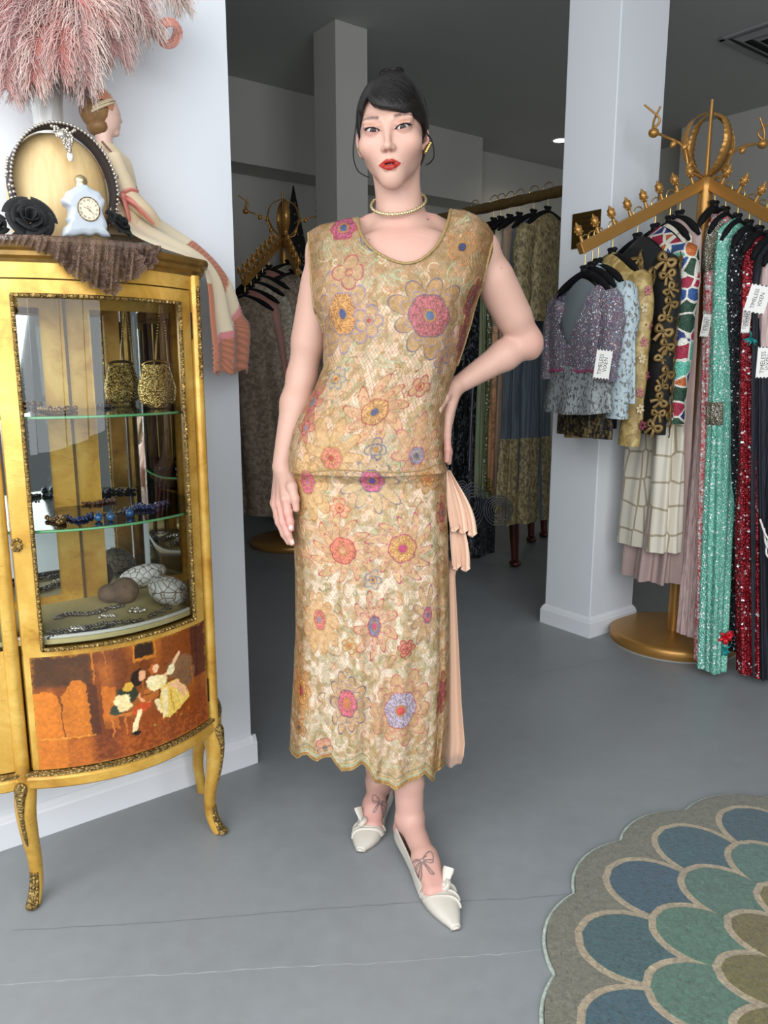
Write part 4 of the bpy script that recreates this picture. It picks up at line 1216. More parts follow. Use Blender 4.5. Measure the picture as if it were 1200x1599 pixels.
    C *= (0.74 + 0.30 * n3 + 0.26 * VN(A * 330, B * 330, B * 0 + 17.7))[..., None]
    C = C * np.where(skirt, 1.0, 0.90)[..., None]; C = C * 0.9 + C.mean(2, keepdims=True) * 0.1; C = C ** 1.15 * np.array([0.78, 0.73, 0.74])
    return C, Hh, fx, fy
DC, DH, Dfx, Dfy = paint_dress(DP)
# raise the beadwork along the surface normal
_du = np.gradient(DP, axis=1); _dv = np.gradient(DP, axis=0)
_n = np.cross(_du, _dv); _n /= np.maximum(np.linalg.norm(_n, axis=2, keepdims=True), 1e-9)
if _n[DN[0] + 40, 210, 1] > 0: _n = -_n
DPd = DP + _n * (DH * 0.0011)[..., None]

def dress_mask():
    nv, nu = DP.shape[:2]
    keep = np.ones((nv, nu), bool)
    fr = Dfront[None] & np.ones((nv, 1), bool)
    # neckline (front): cut by the scooped curve
    nk = [(556, 330), (560, 340), (563, 362), (572, 378), (585, 391), (600, 400), (615, 407), (632, 411), (650, 409), (665, 401), (678, 389), (688, 375), (695, 358), (700, 342), (703, 326), (706, 318)]
    nx = np.array([p[0] for p in nk]); ny = np.array([p[1] for p in nk])
    up = Dfy < np.interp(Dfx, nx, ny)
    inn = (Dfx > 558) & (Dfx < 704.5)
    top = np.arange(nv)[:, None] < DN[0] + 5
    keep &= ~(fr & top & up & inn)
    # back neckline
    bx = DP[..., 0]; bz = DP[..., 2]
    c0, c1 = PY(560, 340, 1.70)[0], PY(705, 326, 1.70)[0]
    tb = np.clip((bx - c0) / (c1 - c0), 0, 1)
    keep &= ~(~fr & top & (bx > c0) & (bx < c1) & (bz > 1.428 - 0.045 * np.sin(PI * tb)))
    # armholes
    sd = np.abs(np.abs(((Dphi + PI / 2) % (2 * PI)) - PI) - PI / 2)      # 0 at the sides
    left = (Dphi < 0) | (Dphi > PI); 
    w = np.where(np.abs(Ddep) < 0.24, 1, 0)[None]
    zl0 = DP[..., 2] > PY(500, 520, 1.69)[2]
    zr0 = DP[..., 2] > PY(720, 575, 1.69)[2]
    isl = (Ds < 0)[None]
    keep &= ~((w == 1) & top_rows(nv) & isl & zl0)
    keep &= ~((w == 1) & top_rows(nv, DN[0] + 70) & ~isl & zr0)
    return keep
def top_rows(nv, n=None):
    return (np.arange(nv)[:, None] < (DN[0] + 12 if n is None else n)) & (np.arange(nv)[:, None] > 6)
KEEP = dress_mask()
nv, nu = DP.shape[:2]
jj, ii = np.meshgrid(np.arange(nu), np.arange(nv - 1))
jj = jj.ravel(); ii = ii.ravel(); j2 = (jj + 1) % nu
q = np.stack([ii * nu + jj, ii * nu + j2, (ii + 1) * nu + j2, (ii + 1) * nu + jj], 1)
kf = KEEP.ravel()
q = q[kf[q].all(1)]
def dress_mat():
    t = NT('beaded_lace')
    c = t.attr(); v = t.coord()
    vr = t.voro(v, 620, out=1)
    sep = t.node('ShaderNodeSeparateColor'); t.lk(vr, sep.inputs[0])
    spark = t.ramp(sep.outputs[0], [(0.90, (0, 0, 0)), (0.93, (1, 1, 1))])
    t.set(base=c, rough=t.ramp(spark, [(0, (0.55,) * 3), (1, (0.18,) * 3)]), metal=t.ramp(spark, [(0, (0.0,) * 3), (1, (0.35,) * 3)]), spec=0.4)
    t.bump(t.voro(v, 620), 0.5, 0.0012)
    return t.m
M_dress = dress_mat()
use = np.unique(q); mp = np.full(nv * nu, -1); mp[use] = np.arange(len(use))
blouse_rows = DN[0] + DN[1]
dress = link('dress', raw_mesh('dress', DPd.reshape(-1, 3)[use], mp[q], np.zeros((0, 3), int), DC.reshape(-1, 3)[use]), M_dress, person)
dress['label'] = 'gold and cream lace dress with rose, green and blue beaded flowers'

# ---- beaded edges
M_trimbead = mat('olive_gold_bead_edge', A3(158, 132, 82), 0.5, 0.15, var=0.4, vscale=260, bump=0.6, bscale=420)
def surf_line(pxs, Yguess=None, n=80, lift=0.0016):
    """points on the dress front seen along the pixel polyline"""
    P2 = spline(np.array(pxs, float), n); o = []
    FX, FY = Dfx[:, :420], Dfy[:, :420]
    for x, y in P2:
        d = (FX - x) ** 2 + (FY - y) ** 2; i = np.unravel_index(np.argmin(d), d.shape)
        o.append(DPd[i[0], i[1]] + np.array([0, -lift, 0]))
    o = np.array(o); k = np.ones(5) / 5
    for c in range(3): o[2:-2, c] = np.convolve(o[:, c], k, 'valid')
    return o
mb = MB()
mb.tube(surf_line([(559.5, 341), (562, 360), (572, 378), (585, 391.5), (600, 400.5), (615, 407.5), (632, 411.5), (650, 409), (665, 401), (678, 389), (688, 375), (695.5, 358), (700.5, 342), (704, 327)]), 0.0032, 8, flat=0.7)
mb.build('neckline_trim', M_trimbead, dress)
mb = MB()
lineL = [(482, 364), (484, 400), (487, 440), (491, 480), (499, 505), (505, 520)]
lineR = [(769, 380), (762, 408), (755, 438), (747, 466), (736, 508), (726, 541), (716, 572)]
mb.tube(surf_line(lineL), 0.0024, 6).build('armhole_trim', M_trimbead, dress)
MB().tube(surf_line(lineR), 0.0024, 6).build('armhole_trim', M_trimbead, dress)
mb = MB(); hem = DPd[-1, :420] + np.array([0, 0, -0.0005])
mb.tube(hem[::2], 0.0022, 6)
mb.build('hem_trim', M_trimbead, dress)
# seam cord under the blouse
mb = MB(); mb.tube(surf_line([(459, 742), (500, 735), (540, 734), (590, 737), (650, 736), (680, 726), (696, 720)], lift=0.001), 0.0012, 6)
mb.build('waist_seam', M_trimbead, dress)

# ---- peach satin sash at the hip
t_ = NT('peach_satin'); t_.set(base=A3(214, 176, 150), rough=0.30, spec=0.5, Sheen_Weight=0.3); M_satin = t_.m
def satin_fan(top, bl, br, npleat, depth, bulge, Yt, Yb, name, scal=0.012):
    nu_, nv_ = npleat * 10 + 1, 40
    u = np.linspace(0, 1, nu_)[None]; v = np.linspace(0, 1, nv_)[:, None]
    T0, T1 = PY(top[0][0], top[0][1], Yt), PY(top[1][0], top[1][1], Yt)
    B0, B1 = PY(bl[0], bl[1], Yb), PY(br[0], br[1], Yb)
    w = np.power(v, 0.8)
    Ptop = T0[None, None] * (1 - u[..., None]) + T1[None, None] * u[..., None]
    Pbot = B0[None, None] * (1 - u[..., None]) + B1[None, None] * u[..., None]
    P = Ptop * (1 - w[..., None]) + Pbot * w[..., None]
    pl = np.sin(u * npleat * 2 * PI)
    P[..., 1] += depth * pl * (0.25 + 0.75 * v) + 0.012 * np.sin(PI * u)
    P[..., 2] += -scal * np.abs(np.sin(u * npleat * PI)) * v ** 3
    P[..., 0] += bulge * np.sin(PI * v) * (u - 0.2) + 0.0025 * np.sin(u * npleat * 4 * PI + 1) * v
    # rolled lower edge
    e = sstep(0.90, 1.0, v); P[..., 1] += -0.010 * e * (1 - e) * 4 + 0.012 * e; P[..., 2] += 0.004 * e
    return MB().grid(P).build(name, M_satin, dress, solid=0.0012)
satin_fan(((697, 735), (704, 735)), (703, 828), (744, 838), 3, 0.006, 0.016, 1.660, 1.648, 'sash_fan')
satin_fan(((702, 800), (722, 806)), (706, 888), (733, 892), 2, 0.006, 0.006, 1.668, 1.662, 'sash_fan')
def sash_tail():
    nv_, nu_ = 80, 41
    v = np.linspace(0, 1, nv_)[:, None]; u = np.linspace(0, 1, nu_)[None]
    y = lerp(875, 1197, v); xl = 694 + 0 * y; xr = np.interp(y, [875, 900, 1000, 1100, 1160, 1197], [716, 711, 716, 721, 726, 722])
    P = np.zeros((nv_, nu_, 3))
    for i in range(nv_):
        a, b = PY(xl[i, 0], y[i, 0], 1.70), PY(xr[i, 0], y[i, 0], 1.69)
        P[i] = a + (b - a) * u.T
    P[..., 1] += 0.006 * np.sin(u * 9 + v * 1.5) * (0.5 + 0.5 * v)
    e = sstep(0.94, 1, v); P[..., 1] += 0.02 * e; P[..., 2] -= 0.012 * np.sin(u * PI) * e
    MB().grid(P).build('sash_tail', M_satin, dress, solid=0.0012)
sash_tail()
# ---- cream pointed flats with knotted vamps
t_ = NT('cream_leather'); t_.set(base=A3(206, 199, 187), rough=0.36, spec=0.45); t_.bump(t_.noise(t_.coord(), 90, 4), 0.06, 0.002); M_shoe = t_.m
M_insole = mat('shoe_lining', A3(150, 112, 100), 0.7)
M_sole = mat('shoe_sole', A3(120, 100, 86), 0.6)
def shoe(H_, T_, side, name):
    d = unit((T_ - H_) * [1, 1, 0]); w = np.array([-d[1], d[0], 0.0])
    if w[0] < 0: w = -w                                # +w: to the right in the picture
    L = np.linalg.norm(((T_ - H_) * [1, 1, 0])) + 0.072
    root = H_ - d * 0.030; root[2] = 0.0
    # stations along the sole
    tt = np.array([0.0, 0.03, 0.10, 0.20, 0.32, 0.45, 0.58, 0.70, 0.80, 0.88, 0.95, 1.0])
    hwL = np.array([0.006, 0.020, 0.0285, 0.0295, 0.0280, 0.0285, 0.0335, 0.0370, 0.0345, 0.0265, 0.0160, 0.0075])
    off = np.interp(tt, [0, 0.5, 1], [0, 0.002 * side, 0.006 * side])
    lift = np.interp(tt, [0, 0.25, 0.5, 0.62, 1], [0.016, 0.014, 0.006, 0.002, 0.003])
    topL = np.array([0.050, 0.052, 0.048, 0.040, 0.034, 0.031, 0.030, 0.031, 0.028, 0.022, 0.015, 0.009]) + lift
    NS = 60; t = np.linspace(0, 1, NS)
    hw = np.interp(t, tt, hwL); hw = np.convolve(np.pad(hw, 2, 'edge'), np.ones(5) / 5, 'valid')
    of = np.interp(t, tt, off); lf = np.interp(t, tt, lift); tp = np.interp(t, tt, topL)
    op = np.interp(t, [0, 0.04, 0.10, 0.5, 0.60, 0.66, 0.70, 1.0], [0.2, 0.80, 0.95, 0.95, 0.90, 0.70, 0.0, 0.0])   # half-width of the throat opening (fraction)
    P = []
    for i in range(NS):
        c = root + d * (t[i] * L) + w * of[i]
        ring = []
        for q in np.linspace(0, 1, 15):              # left edge up and over
            a = PI * q
            x = -math.cos(a)
            if op[i] > 0.001:
                # wall with opening: two sides, squeezed to the rim
                pass
            xx = np.sign(x) * abs(x) ** 0.75 * hw[i]
            zz = lf[i] + (tp[i] - lf[i]) * math.sin(a) ** 0.62
            ring.append((xx, zz))
        P.append([c + w * x + np.array([0, 0, z]) for x, z in ring])
    P = np.array(P)
    # opened upper: keep faces whose |x| is outside the throat
    keep = np.ones((NS, 15), bool)
    xs = np.array([[abs(-math.cos(PI * q)) for q in np.linspace(0, 1, 15)]] * NS)
    if True:
        # raise the wall: remap rings so that the rim sits at the opening edge
        P2 = []
        for i in range(NS):
            c = root + d * (t[i] * L) + w * of[i]; row = []
            for q in np.linspace(0, 1, 15):
                if op[i] > 0.02:
                    s_ = 1 if q >= 0.5 else -1
                    k = abs(q - 0.5) * 2                      # 1 at the sole, 0 at the rim
                    x = s_ * hw[i] * lerp(op[i], 1.0, min(1, k * 1.15) ** 0.7)
                    z = lerp(tp[i], lf[i], k ** 1.1)
                else:
                    a = PI * q; x = -math.cos(a); x = np.sign(x) * abs(x) ** 0.75 * hw[i]
                    z = lf[i] + (tp[i] - lf[i]) * math.sin(a) ** 0.62
                row.append(c + w * x + np.array([0, 0, z]))
            P2.append(row)
        P = np.array(P2)
    nv_, nu_ = NS, 15
    q = []
    for i in range(nv_ - 1):
        for j in range(nu_ - 1):
            if j in (6, 7) and max(op[i], op[i + 1]) > 0.02 and min(op[i], op[i + 1]) > 0.02 and abs((t[i]) - 0) > 0.012: 
                continue
            q.append([i * nu_ + j, i * nu_ + j + 1, (i + 1) * nu_ + j + 1, (i + 1) * nu_ + j])
    mb = MB(); mb.add(P.reshape(-1, 3), q)
    mb.add(np.vstack([P[-1], P[-1].mean(0)[None] + d * 0.004]), tris=[[15, a_, a_ + 1] for a_ in range(14)] + [[15, 14, 0]])
    up = mb.build(name, M_shoe, person, solid=0.0022)
    # sole
    mb = MB(); S = []
    for i in range(NS):
        c = root + d * (t[i] * L) + w * of[i]
        S.append([c + w * x + np.array([0, 0, z]) for x, z in ((-hw[i] * 1.02, lf[i] + 0.001), (hw[i] * 1.02, lf[i] + 0.001), (hw[i] * 0.98, max(0.0005, lf[i] - 0.004)), (-hw[i] * 0.98, max(0.0005, lf[i] - 0.004)))])
    mb.grid(np.array(S), wrap_u=True); mb.build('sole', M_sole, up, smooth=False)
    mb = MB(); c = root + d * 0.030
    mb.lathe([(0.0215, 0.016), (0.020, 0.008), (0.0195, 0.0)], 18, c).build('heel', M_sole, up)
    # rim piping
    rim = []
    ok = [i for i in range(NS) if op[i] > 0.02 and t[i] > 0.01]
    for i in ok: rim.append(P[i, 6] + np.array([0, 0, 0.0012]))
    for i in reversed(ok): rim.append(P[i, 8] + np.array([0, 0, 0.0012]))
    mb = MB(); mb.tube(np.array(rim), 0.0016, 6, closed=True); mb.build('rim', M_shoe, up)
    # wrapped band and knot over the vamp
    tk = 0.705
    c = root + d * (tk * L) + w * np.interp(tk, tt, off); hk = np.interp(tk, tt, hwL); zk = np.interp(tk, tt, topL)
    for kk, (t0, t1, zz) in enumerate(((0.70, 0.80, 0.002), (0.74, 0.86, 0.0035), (0.66, 0.72, 0.003))):
        band = []
        for q_ in np.linspace(0.04, 0.96, 17):
            a = PI * q_; x = -math.cos(a); x = np.sign(x) * abs(x) ** 0.75
            ts = lerp(t0, t1, q_ if side > 0 else 1 - q_)
            cc = root + d * (ts * L) + w * np.interp(ts, tt, off)
            h_ = np.interp(ts, tt, hwL); lo_ = np.interp(ts, tt, lift); hi_ = np.interp(ts, tt, topL)
            band.append(cc + w * x * (h_ + 0.0012) + np.array([0, 0, lo_ + (hi_ - lo_) * math.sin(a) ** 0.62 + 0.0008]))
        mb = MB(); mb.tube(np.array(band), np.interp(np.linspace(0, 1, 17), [0, 0.5, 1], [0.0030, 0.0040, 0.0075]), 8, flat=0.5)
        mb.build('wrapped_band', M_shoe, up)
    kpos = root + d * (0.735 * L) + w * (0.017 * side) + np.array([0, 0, zk + 0.006])
    mb = MB(); Rk = np.stack([w, d, [0, 0, 1]], 1)
    for a in (-0.6, 0.2, 0.9):
        pts = [kpos + Rk @ np.array([0.009 * math.cos(b) * math.cos(a), 0.011 * math.sin(b), 0.006 * math.cos(b) + 0.003 * math.sin(a)]) for b in np.linspace(0, 2 * PI, 18, endpoint=False)]
        mb.tube(np.array(pts), 0.0042, 8, closed=True)
    mb.ellip(kpos, (0.009, 0.010, 0.007), Rk, 12, 8)
    mb.build('knot', M_shoe, up)
    # standing knot end
    dirs = unit(w * 0.50 * side + np.array([0, 0, 0.85]) - d * 0.55)
    mb = MB(); pts = np.array([kpos + dirs * q_ for q_ in np.linspace(0, 0.036, 12)])
    mb.tube(pts, np.interp(np.linspace(0, 1, 12), [0, 0.3, 0.8, 1], [0.005, 0.009, 0.013, 0.0125]), 10, flat=0.35)
    mb.build('knot_end', M_shoe, up)
    mb = MB()
    mb.grid(np.array([[root + d * (t[i] * L) + w * (of[i] + x * hw[i] * 0.93) + np.array([0, 0, lf[i] + 0.004]) for x in np.linspace(-1, 1, 5)] for i in range(1, 44)]))
    mb.build('insole', M_insole, up)
    return up
shoe(HEEL_F, TOE_F, 1, 'shoe')
shoe(HEEL_B, TOE_B, -1, 'shoe')
# ================================================================== gilt display cabinet
CF_L, CF_R = UN(0.294, 1.637), UN(0.723, 1.637)        # front feet
CU0, CU1, CN = 0.294, 0.723, 1.637                      # door post positions (u), their depth (n)
CUM = (CU0 + CU1) / 2
CBACK = 1.868
cab = thing('display_cabinet', UN(CUM, 1.75, 0), 'gilt bow-fronted glass display cabinet with painted door on curved legs', 'cabinet')
def gilt_mat():
    t = NT('gilt_wood'); v = t.coord()
    a = t.noise(v, 9, 6, 0.62, 0.6); b = t.noise(t.coord((4, 4, 22)), 11, 5, 0.6)
    c = t.ramp(a, [(0.28, A3(164, 112, 40)), (0.46, A3(206, 158, 66)), (0.62, A3(226, 184, 92)), (0.80, A3(238, 206, 126))])
    c = t.mix(t.ramp(b, [(0.60, (0, 0, 0)), (0.72, (0.4, 0.4, 0.4))]), c, A3(120, 72, 24))
    t.set(base=c, rough=t.ramp(a, [(0.3, (0.34,) * 3), (0.7, (0.24,) * 3)]), metal=0.28, spec=0.5)
    t.bump(b, 0.08, 0.002)
    return t.m
M_gilt = gilt_mat()
def worn_bronze():
    t = NT('worn_bronze'); v = t.coord(); a = t.noise(v, 120, 4); b = t.voro(v, 160)
    t.set(base=t.ramp(a, [(0.3, A3(96, 78, 44)), (0.7, A3(182, 150, 88))]), rough=0.42, metal=0.7)
    t.bump(b, 0.9, 0.004)
    return t.m
M_bronze = worn_bronze()
M_cornice = mat('tarnished_gilt_cornice', A3(128, 98, 46), 0.38, 0.5, var=0.35, vscale=26)
M_darkwood = mat('dark_cornice_wood', A3(104, 80, 48), 0.45, 0.1, var=0.3, vscale=30)
# plan curve of the front: a (n offset to the front) as a function of u between the posts, and curved flanks
BOW = 0.072
def front_n(u, extra=0.0):
    t = (u - CUM) / ((CU1 - CU0) / 2)
    return CN - 0.004 - BOW * (1 - t ** 2) - extra
def plan(extra=0.0, n=56, nf=18):
    """outline of the cabinet from the wall on the left round the front to the wall on the right"""
    pts = []
    WL, WR = CU0 - 0.165, CU1 + 0.060
    for t in np.linspace(0, 1, nf, endpoint=False):           # left flank (curved)
        a = t * PI / 2
        pts.append((lerp(WL, CU0, 1 - math.cos(a)) - extra * math.cos(a), lerp(CBACK, CN, math.sin(a)) - extra * math.sin(a)))
    for u in np.linspace(CU0, CU1, n):
        pts.append((u, front_n(u, extra)))
    for t in np.linspace(0, 1, nf + 1)[1:]:
        a = (1 - t) * PI / 2
        pts.append((lerp(WR, CU1, 1 - math.cos(a)) + extra * math.cos(a), lerp(CBACK, CN, math.sin(a)) - extra * math.sin(a)))
    return np.array(pts)
def band(name, prof, mt, parent=cab, sel=None, close=False, smooth=False, nn=56):
    """moulding following the plan: prof = [(extra, z), ...]"""
    rows = []
    for e, z in prof:
        p = plan(e, nn)
        if sel is not None: p = p[sel]
        rows.append([UN(a, b, z) for a, b in p])
    return MB().grid(np.array(rows)).build(name, mt, parent, smooth=smooth)
def plate(name, z, th, mt, extra=0.0, parent=cab, inset_back=0.0):
    p = plan(extra); k = len(p)
    top = np.array([UN(a, b, z + th) for a, b in p]); bot = np.array([UN(a, b, z) for a, b in p])
    c = UN(CUM, CBACK - 0.02, 0)
    mb = MB()
    mb.add(np.vstack([top, [c + [0, 0, z + th]]]), tris=[[k, i, i + 1] for i in range(k - 1)] + [[k, k - 1, 0]])
    mb.add(np.vstack([bot, [c + [0, 0, z]]]), tris=[[k, i + 1, i] for i in range(k - 1)] + [[k, 0, k - 1]])
    mb.add(np.vstack([bot, top]), [[i, i + 1, k + i + 1, k + i] for i in range(k - 1)])
    return mb.build(name, mt, parent, smooth=False)
ZB = PN(200, 1190, CN - BOW)[2]                       # underside of the body (apron)
Z_APR0, Z_APR1 = 0.276, 0.317
Z_PAN1 = 0.566; Z_TOP = 1.375
FS = slice(18, 18 + 56)                              # front section of the plan
LS = slice(0, 19); RS = slice(18 + 55, 18 + 56 + 18)
# apron moulding, panel base bead
band('apron', [(0.004, Z_APR0), (0.008, Z_APR0 + 0.004), (0.008, Z_APR0 + 0.022), (0.003, Z_APR0 + 0.028)], M_gilt)
band('bead_moulding', [(0.003, Z_APR0 + 0.028), (0.010, Z_APR0 + 0.031), (0.010, Z_APR0 + 0.037), (0.002, Z_APR0 + 0.040)], M_bronze)
plate('floor_board', Z_APR0, 0.012, M_gilt)
# cornice and top
band('cornice', [(0.002, Z_TOP - 0.036), (0.005, Z_TOP - 0.030), (0.013, Z_TOP - 0.025), (0.013, Z_TOP - 0.017), (0.021, Z_TOP - 0.012), (0.024, Z_TOP - 0.004), (0.022, Z_TOP)], M_cornice, smooth=False)
plate('top_board', Z_TOP - 0.012, 0.012, M_darkwood, 0.021)
band('frieze', [(0.0, Z_TOP - 0.064), (0.0, Z_TOP - 0.030)], M_gilt)
# back board with mirror panels
def upanel(mb, u0, u1, z0, z1, n, th=0.004):
    mb.box(UN((u0 + u1) / 2, n, (z0 + z1) / 2), (u1 - u0, th, z1 - z0), RM)
mb = MB(); upanel(mb, CU0 - 0.16, CU1 + 0.06, Z_APR0, Z_TOP - 0.02, CBACK - 0.003, 0.006); mb.build('back_board', M_gilt, cab, smooth=False)
t_ = NT('old_mirror'); t_.set(base=(0.86, 0.88, 0.87), rough=0.03, metal=1.0); M_mirror = t_.m
Z_SH0 = 0.598
for (u0, u1) in ((CU0 - 0.13, CUM - 0.055), (CUM + 0.055, CU1 + 0.03)):
    mb = MB(); upanel(mb, u0, u1, Z_SH0 + 0.02, Z_TOP - 0.10, CBACK - 0.0085, 0.003)
    mb.build('back_mirror', M_mirror, cab, smooth=False)
mb = MB(); upanel(mb, CUM - 0.003, CUM + 0.003, Z_SH0, Z_TOP - 0.07, CBACK - 0.0075, 0.004); mb.build('back_joint', M_darkwood, cab, smooth=False)
# corner posts (front), rounded, running down into cabriole legs
def post(u, s):
    n_ = CN
    mb = MB()
    pass
    mb.lathe([(0.0145, Z_APR0 - 0.004), (0.0145, Z_TOP - 0.034)], 14, UN(u, n_))
    mb.build('corner_post', M_gilt, cab)
    # cabriole leg
    foot = UN(u, n_)
    zz = np.array([0.282, 0.25, 0.215, 0.16, 0.11, 0.07, 0.04, 0.018, 0.004])
    outw = np.array([0.0, 0.006, 0.008, 0.003, -0.004, -0.006, -0.003, 0.004, 0.010]) * 1.4
    rr = np.array([0.0230, 0.0225, 0.0205, 0.0175, 0.0150, 0.0138, 0.0135, 0.0140, 0.0135])
    dirv = -E2 * 0.8 + E1 * s * 0.6
    c = np.array([foot + dirv * (o - 0.010) for o in outw]); c[:, 2] = zz
    q = spline(c, 40); r_ = np.interp(np.linspace(0, 1, 40), np.linspace(0, 1, 9), rr)
    mb = MB(); mb.tube(q, r_, 12); leg = mb.build('leg', M_gilt, cab)
    # bronze knee mount and sabot
    mb = MB()
    kk = [i for i in range(40) if q[i, 2] > 0.135]
    ln = np.array([q[i] + dirv * r_[i] * 0.98 for i in kk])
    mb.tube(ln, np.interp(np.linspace(0, 1, len(kk)), [0, 0.1, 0.25, 0.6, 0.9, 1], [0.008, 0.013, 0.009, 0.005, 0.004, 0.002]), 8)
    mb.ellip(ln[1] + np.array([0, 0, 0.004]), (0.014, 0.012, 0.017), None, 10, 8)
    mb.build('knee_mount', M_bronze, leg)
    mb = MB()
    for a in (-0.5, 0, 0.5):
        dv = rotz(a) @ dirv
        ln = np.array([q[i] + dv * r_[i] * 0.95 for i in range(24, 40) if q[i, 2] < 0.085])
        if len(ln) > 2: mb.tube(ln, np.linspace(0.003, 0.0075, len(ln)), 6)
    mb.ellip(q[-1] + dirv * 0.010 + np.array([0, 0, 0.004]), (0.014, 0.014, 0.009), None, 10, 6)
    mb.build('sabot', M_bronze, leg)
post(CU0, -1); post(CU1, 1)
# back leg
mb = MB()
_bl = UN(CU1 + 0.045, CBACK - 0.03)
c = np.array([_bl + E1 * o + np.array([0, 0, z]) for o, z in ((0.0, 0.33), (0.012, 0.26), (0.006, 0.17), (-0.004, 0.09), (0.004, 0.0))])
mb.tube(spline(c, 24), np.interp(np.linspace(0, 1, 24), [0, 0.3, 0.7, 1], [0.026, 0.024, 0.015, 0.013]), 10)
mb.build('leg', M_gilt, cab)
mb = MB()
_bl2 = UN(CU0 - 0.14, CBACK - 0.03)
c = np.array([_bl2 - E1 * o + np.array([0, 0, z]) for o, z in ((0.0, 0.33), (0.012, 0.26), (0.006, 0.17), (-0.004, 0.09), (0.004, 0.0))])
mb.tube(spline(c, 24), np.interp(np.linspace(0, 1, 24), [0, 0.3, 0.7, 1], [0.026, 0.024, 0.015, 0.013]), 10)
mb.build('leg', M_gilt, cab)
# carved corner strip on the right post
mb = MB()
for k in range(34):
    z = lerp(Z_TOP - 0.06, Z_TOP - 0.25, k / 33)
    mb.ellip(UN(CU1 + 0.004, CN - 0.014, z), (0.006, 0.005, 0.0045), rotz(k), 6, 5)
mb.build('carved_strip', M_bronze, cab)

# ---- door: bowed, with painted lower panel
D0, D1 = CU0 + 0.018, CU1 - 0.018
def bow_patch(mb, u0, u1, z0, z1, off=0.0, th=0.0, nu_=40, nz=2, col=None):
    us = np.linspace(u0, u1, nu_); zs_ = np.linspace(z0, z1, nz)
    P = np.array([[UN(u, front_n(u) - off, z) for u in us] for z in zs_])
    mb.grid(P, col=col)
    if th:
        P2 = np.array([[UN(u, front_n(u) - off + th, z) for u in us] for z in zs_])
        mb.grid(P2[:, ::-1])
        for r_ in (0, -1): mb.grid(np.array([P[r_], P2[r_]]) if r_ else np.array([P2[r_], P[r_]]))
        for c_ in (0, -1): mb.grid(np.stack([P[:, c_], P2[:, c_]], 1) if c_ else np.stack([P2[:, c_], P[:, c_]], 1))
ZD0, ZD1 = Z_APR1 + 0.001, Z_TOP - 0.067
FZ0, FZ1 = 0.582, 1.279                      # glass opening
FU0, FU1 = 0.345, 0.673
door = link('door', bpy.data.meshes.new('door'), None, cab)
mb = MB()
bow_patch(mb, D0, FU0, Z_PAN1, ZD1, 0.002, 0.016); bow_patch(mb, FU1, D1, Z_PAN1, ZD1, 0.002, 0.016)
bow_patch(mb, FU0, FU1, FZ1, ZD1, 0.002, 0.016)
bow_patch(mb, D0, D0 + 0.010, ZD0, Z_PAN1, 0.002, 0.016, 6)
_m = mb.mesh('door', False); _m.materials.append(M_gilt); door.data = _m
# glass
def glass_mat(name, tint=(0.97, 1.0, 0.98)):
    t = NT(name)
    g = t.node('ShaderNodeBsdfGlossy'); g.inputs['Roughness'].default_value = 0.0
    tr = t.node('ShaderNodeBsdfTransparent'); tr.inputs[0].default_value = (*tint, 1)
    fr = t.node('ShaderNodeFresnel'); fr.inputs[0].default_value = 1.5
    mx = t.node('ShaderNodeMixShader'); t.lk(fr.outputs[0], mx.inputs[0]); t.lk(tr.outputs[0], mx.inputs[1]); t.lk(g.outputs[0], mx.inputs[2])
    t.lk(mx.outputs[0], t.n['Material Output'].inputs[0])
    return t.m
M_glass = glass_mat('clear_glass')
mb = MB(); bow_patch(mb, FU0 - 0.002, FU1 + 0.002, FZ0 - 0.002, FZ1 + 0.002, -0.004, 0.0, 48, 12)
mb.build('pane', M_glass, door)
# carved moulding round the glass
def moulding_path(pts, r=0.0042):
    m = MB(); P = np.array(pts); m.tube(P, r, 6)
    L = np.cumsum(np.r_[0, np.linalg.norm(np.diff(P, axis=0), axis=1)]); k = int(L[-1] / 0.009)
    for s in np.linspace(0, L[-1], k):
        p = np.array([np.interp(s, L, P[:, c]) for c in range(3)])
        m.ellip(p - E2 * 0.003, (0.0044, 0.0036, 0.0034), rotz(ROOM_A) @ roty(0.7 * (-1) ** int(s / 0.011)), 6, 5)
    return m
e_ = 0.007
fr_pts = lambda u, z: UN(u, front_n(u) - 0.006, z)
moulding_path([fr_pts(FU0, z) for z in np.linspace(FZ0, FZ1, 40)]).build('glazing_moulding', M_bronze, door)
moulding_path([fr_pts(FU1, z) for z in np.linspace(FZ0, FZ1, 40)]).build('glazing_moulding', M_bronze, door)
moulding_path([fr_pts(u, FZ1) for u in np.linspace(FU0, FU1, 30)]).build('glazing_moulding', M_bronze, door)
moulding_path([fr_pts(u, FZ0) for u in np.linspace(FU0, FU1, 30)]).build('glazing_moulding', M_bronze, door)
# lower rail under the glass follows the bow; escutcheon and hinges
mb = MB(); bow_patch(mb, D0, D1, Z_PAN1, FZ0, 0.002, 0.016, 40); mb.build('lower_rail', M_gilt, door, smooth=False)
mb = MB()
ke = UN(D0 + 0.006, front_n(D0 + 0.006) - 0.006, 0.802)
for k in range(9):
    a = k * 2 * PI / 9
    mb.ellip(ke + E1 * 0.009 * math.cos(a) + np.array([0, 0, 0.011 * math.sin(a)]), (0.004, 0.004, 0.004), None, 6, 5)
mb.tube(np.array([ke, ke - E2 * 0.014]), 0.003, 8); mb.ellip(ke - E2 * 0.015, (0.006, 0.003, 0.006), None, 8, 6)
mb.build('lock_plate', M_bronze, door)
M_hinge = mat('dark_hinge', A3(64, 50, 34), 0.5, 0.6)
for z in (1.235, 0.388):
    mb = MB(); mb.tube(np.array([UN(D1 + 0.003, CN - 0.010, z - 0.028), UN(D1 + 0.003, CN - 0.010, z + 0.028)]), 0.0045, 8); mb.build('hinge', M_hinge, door)

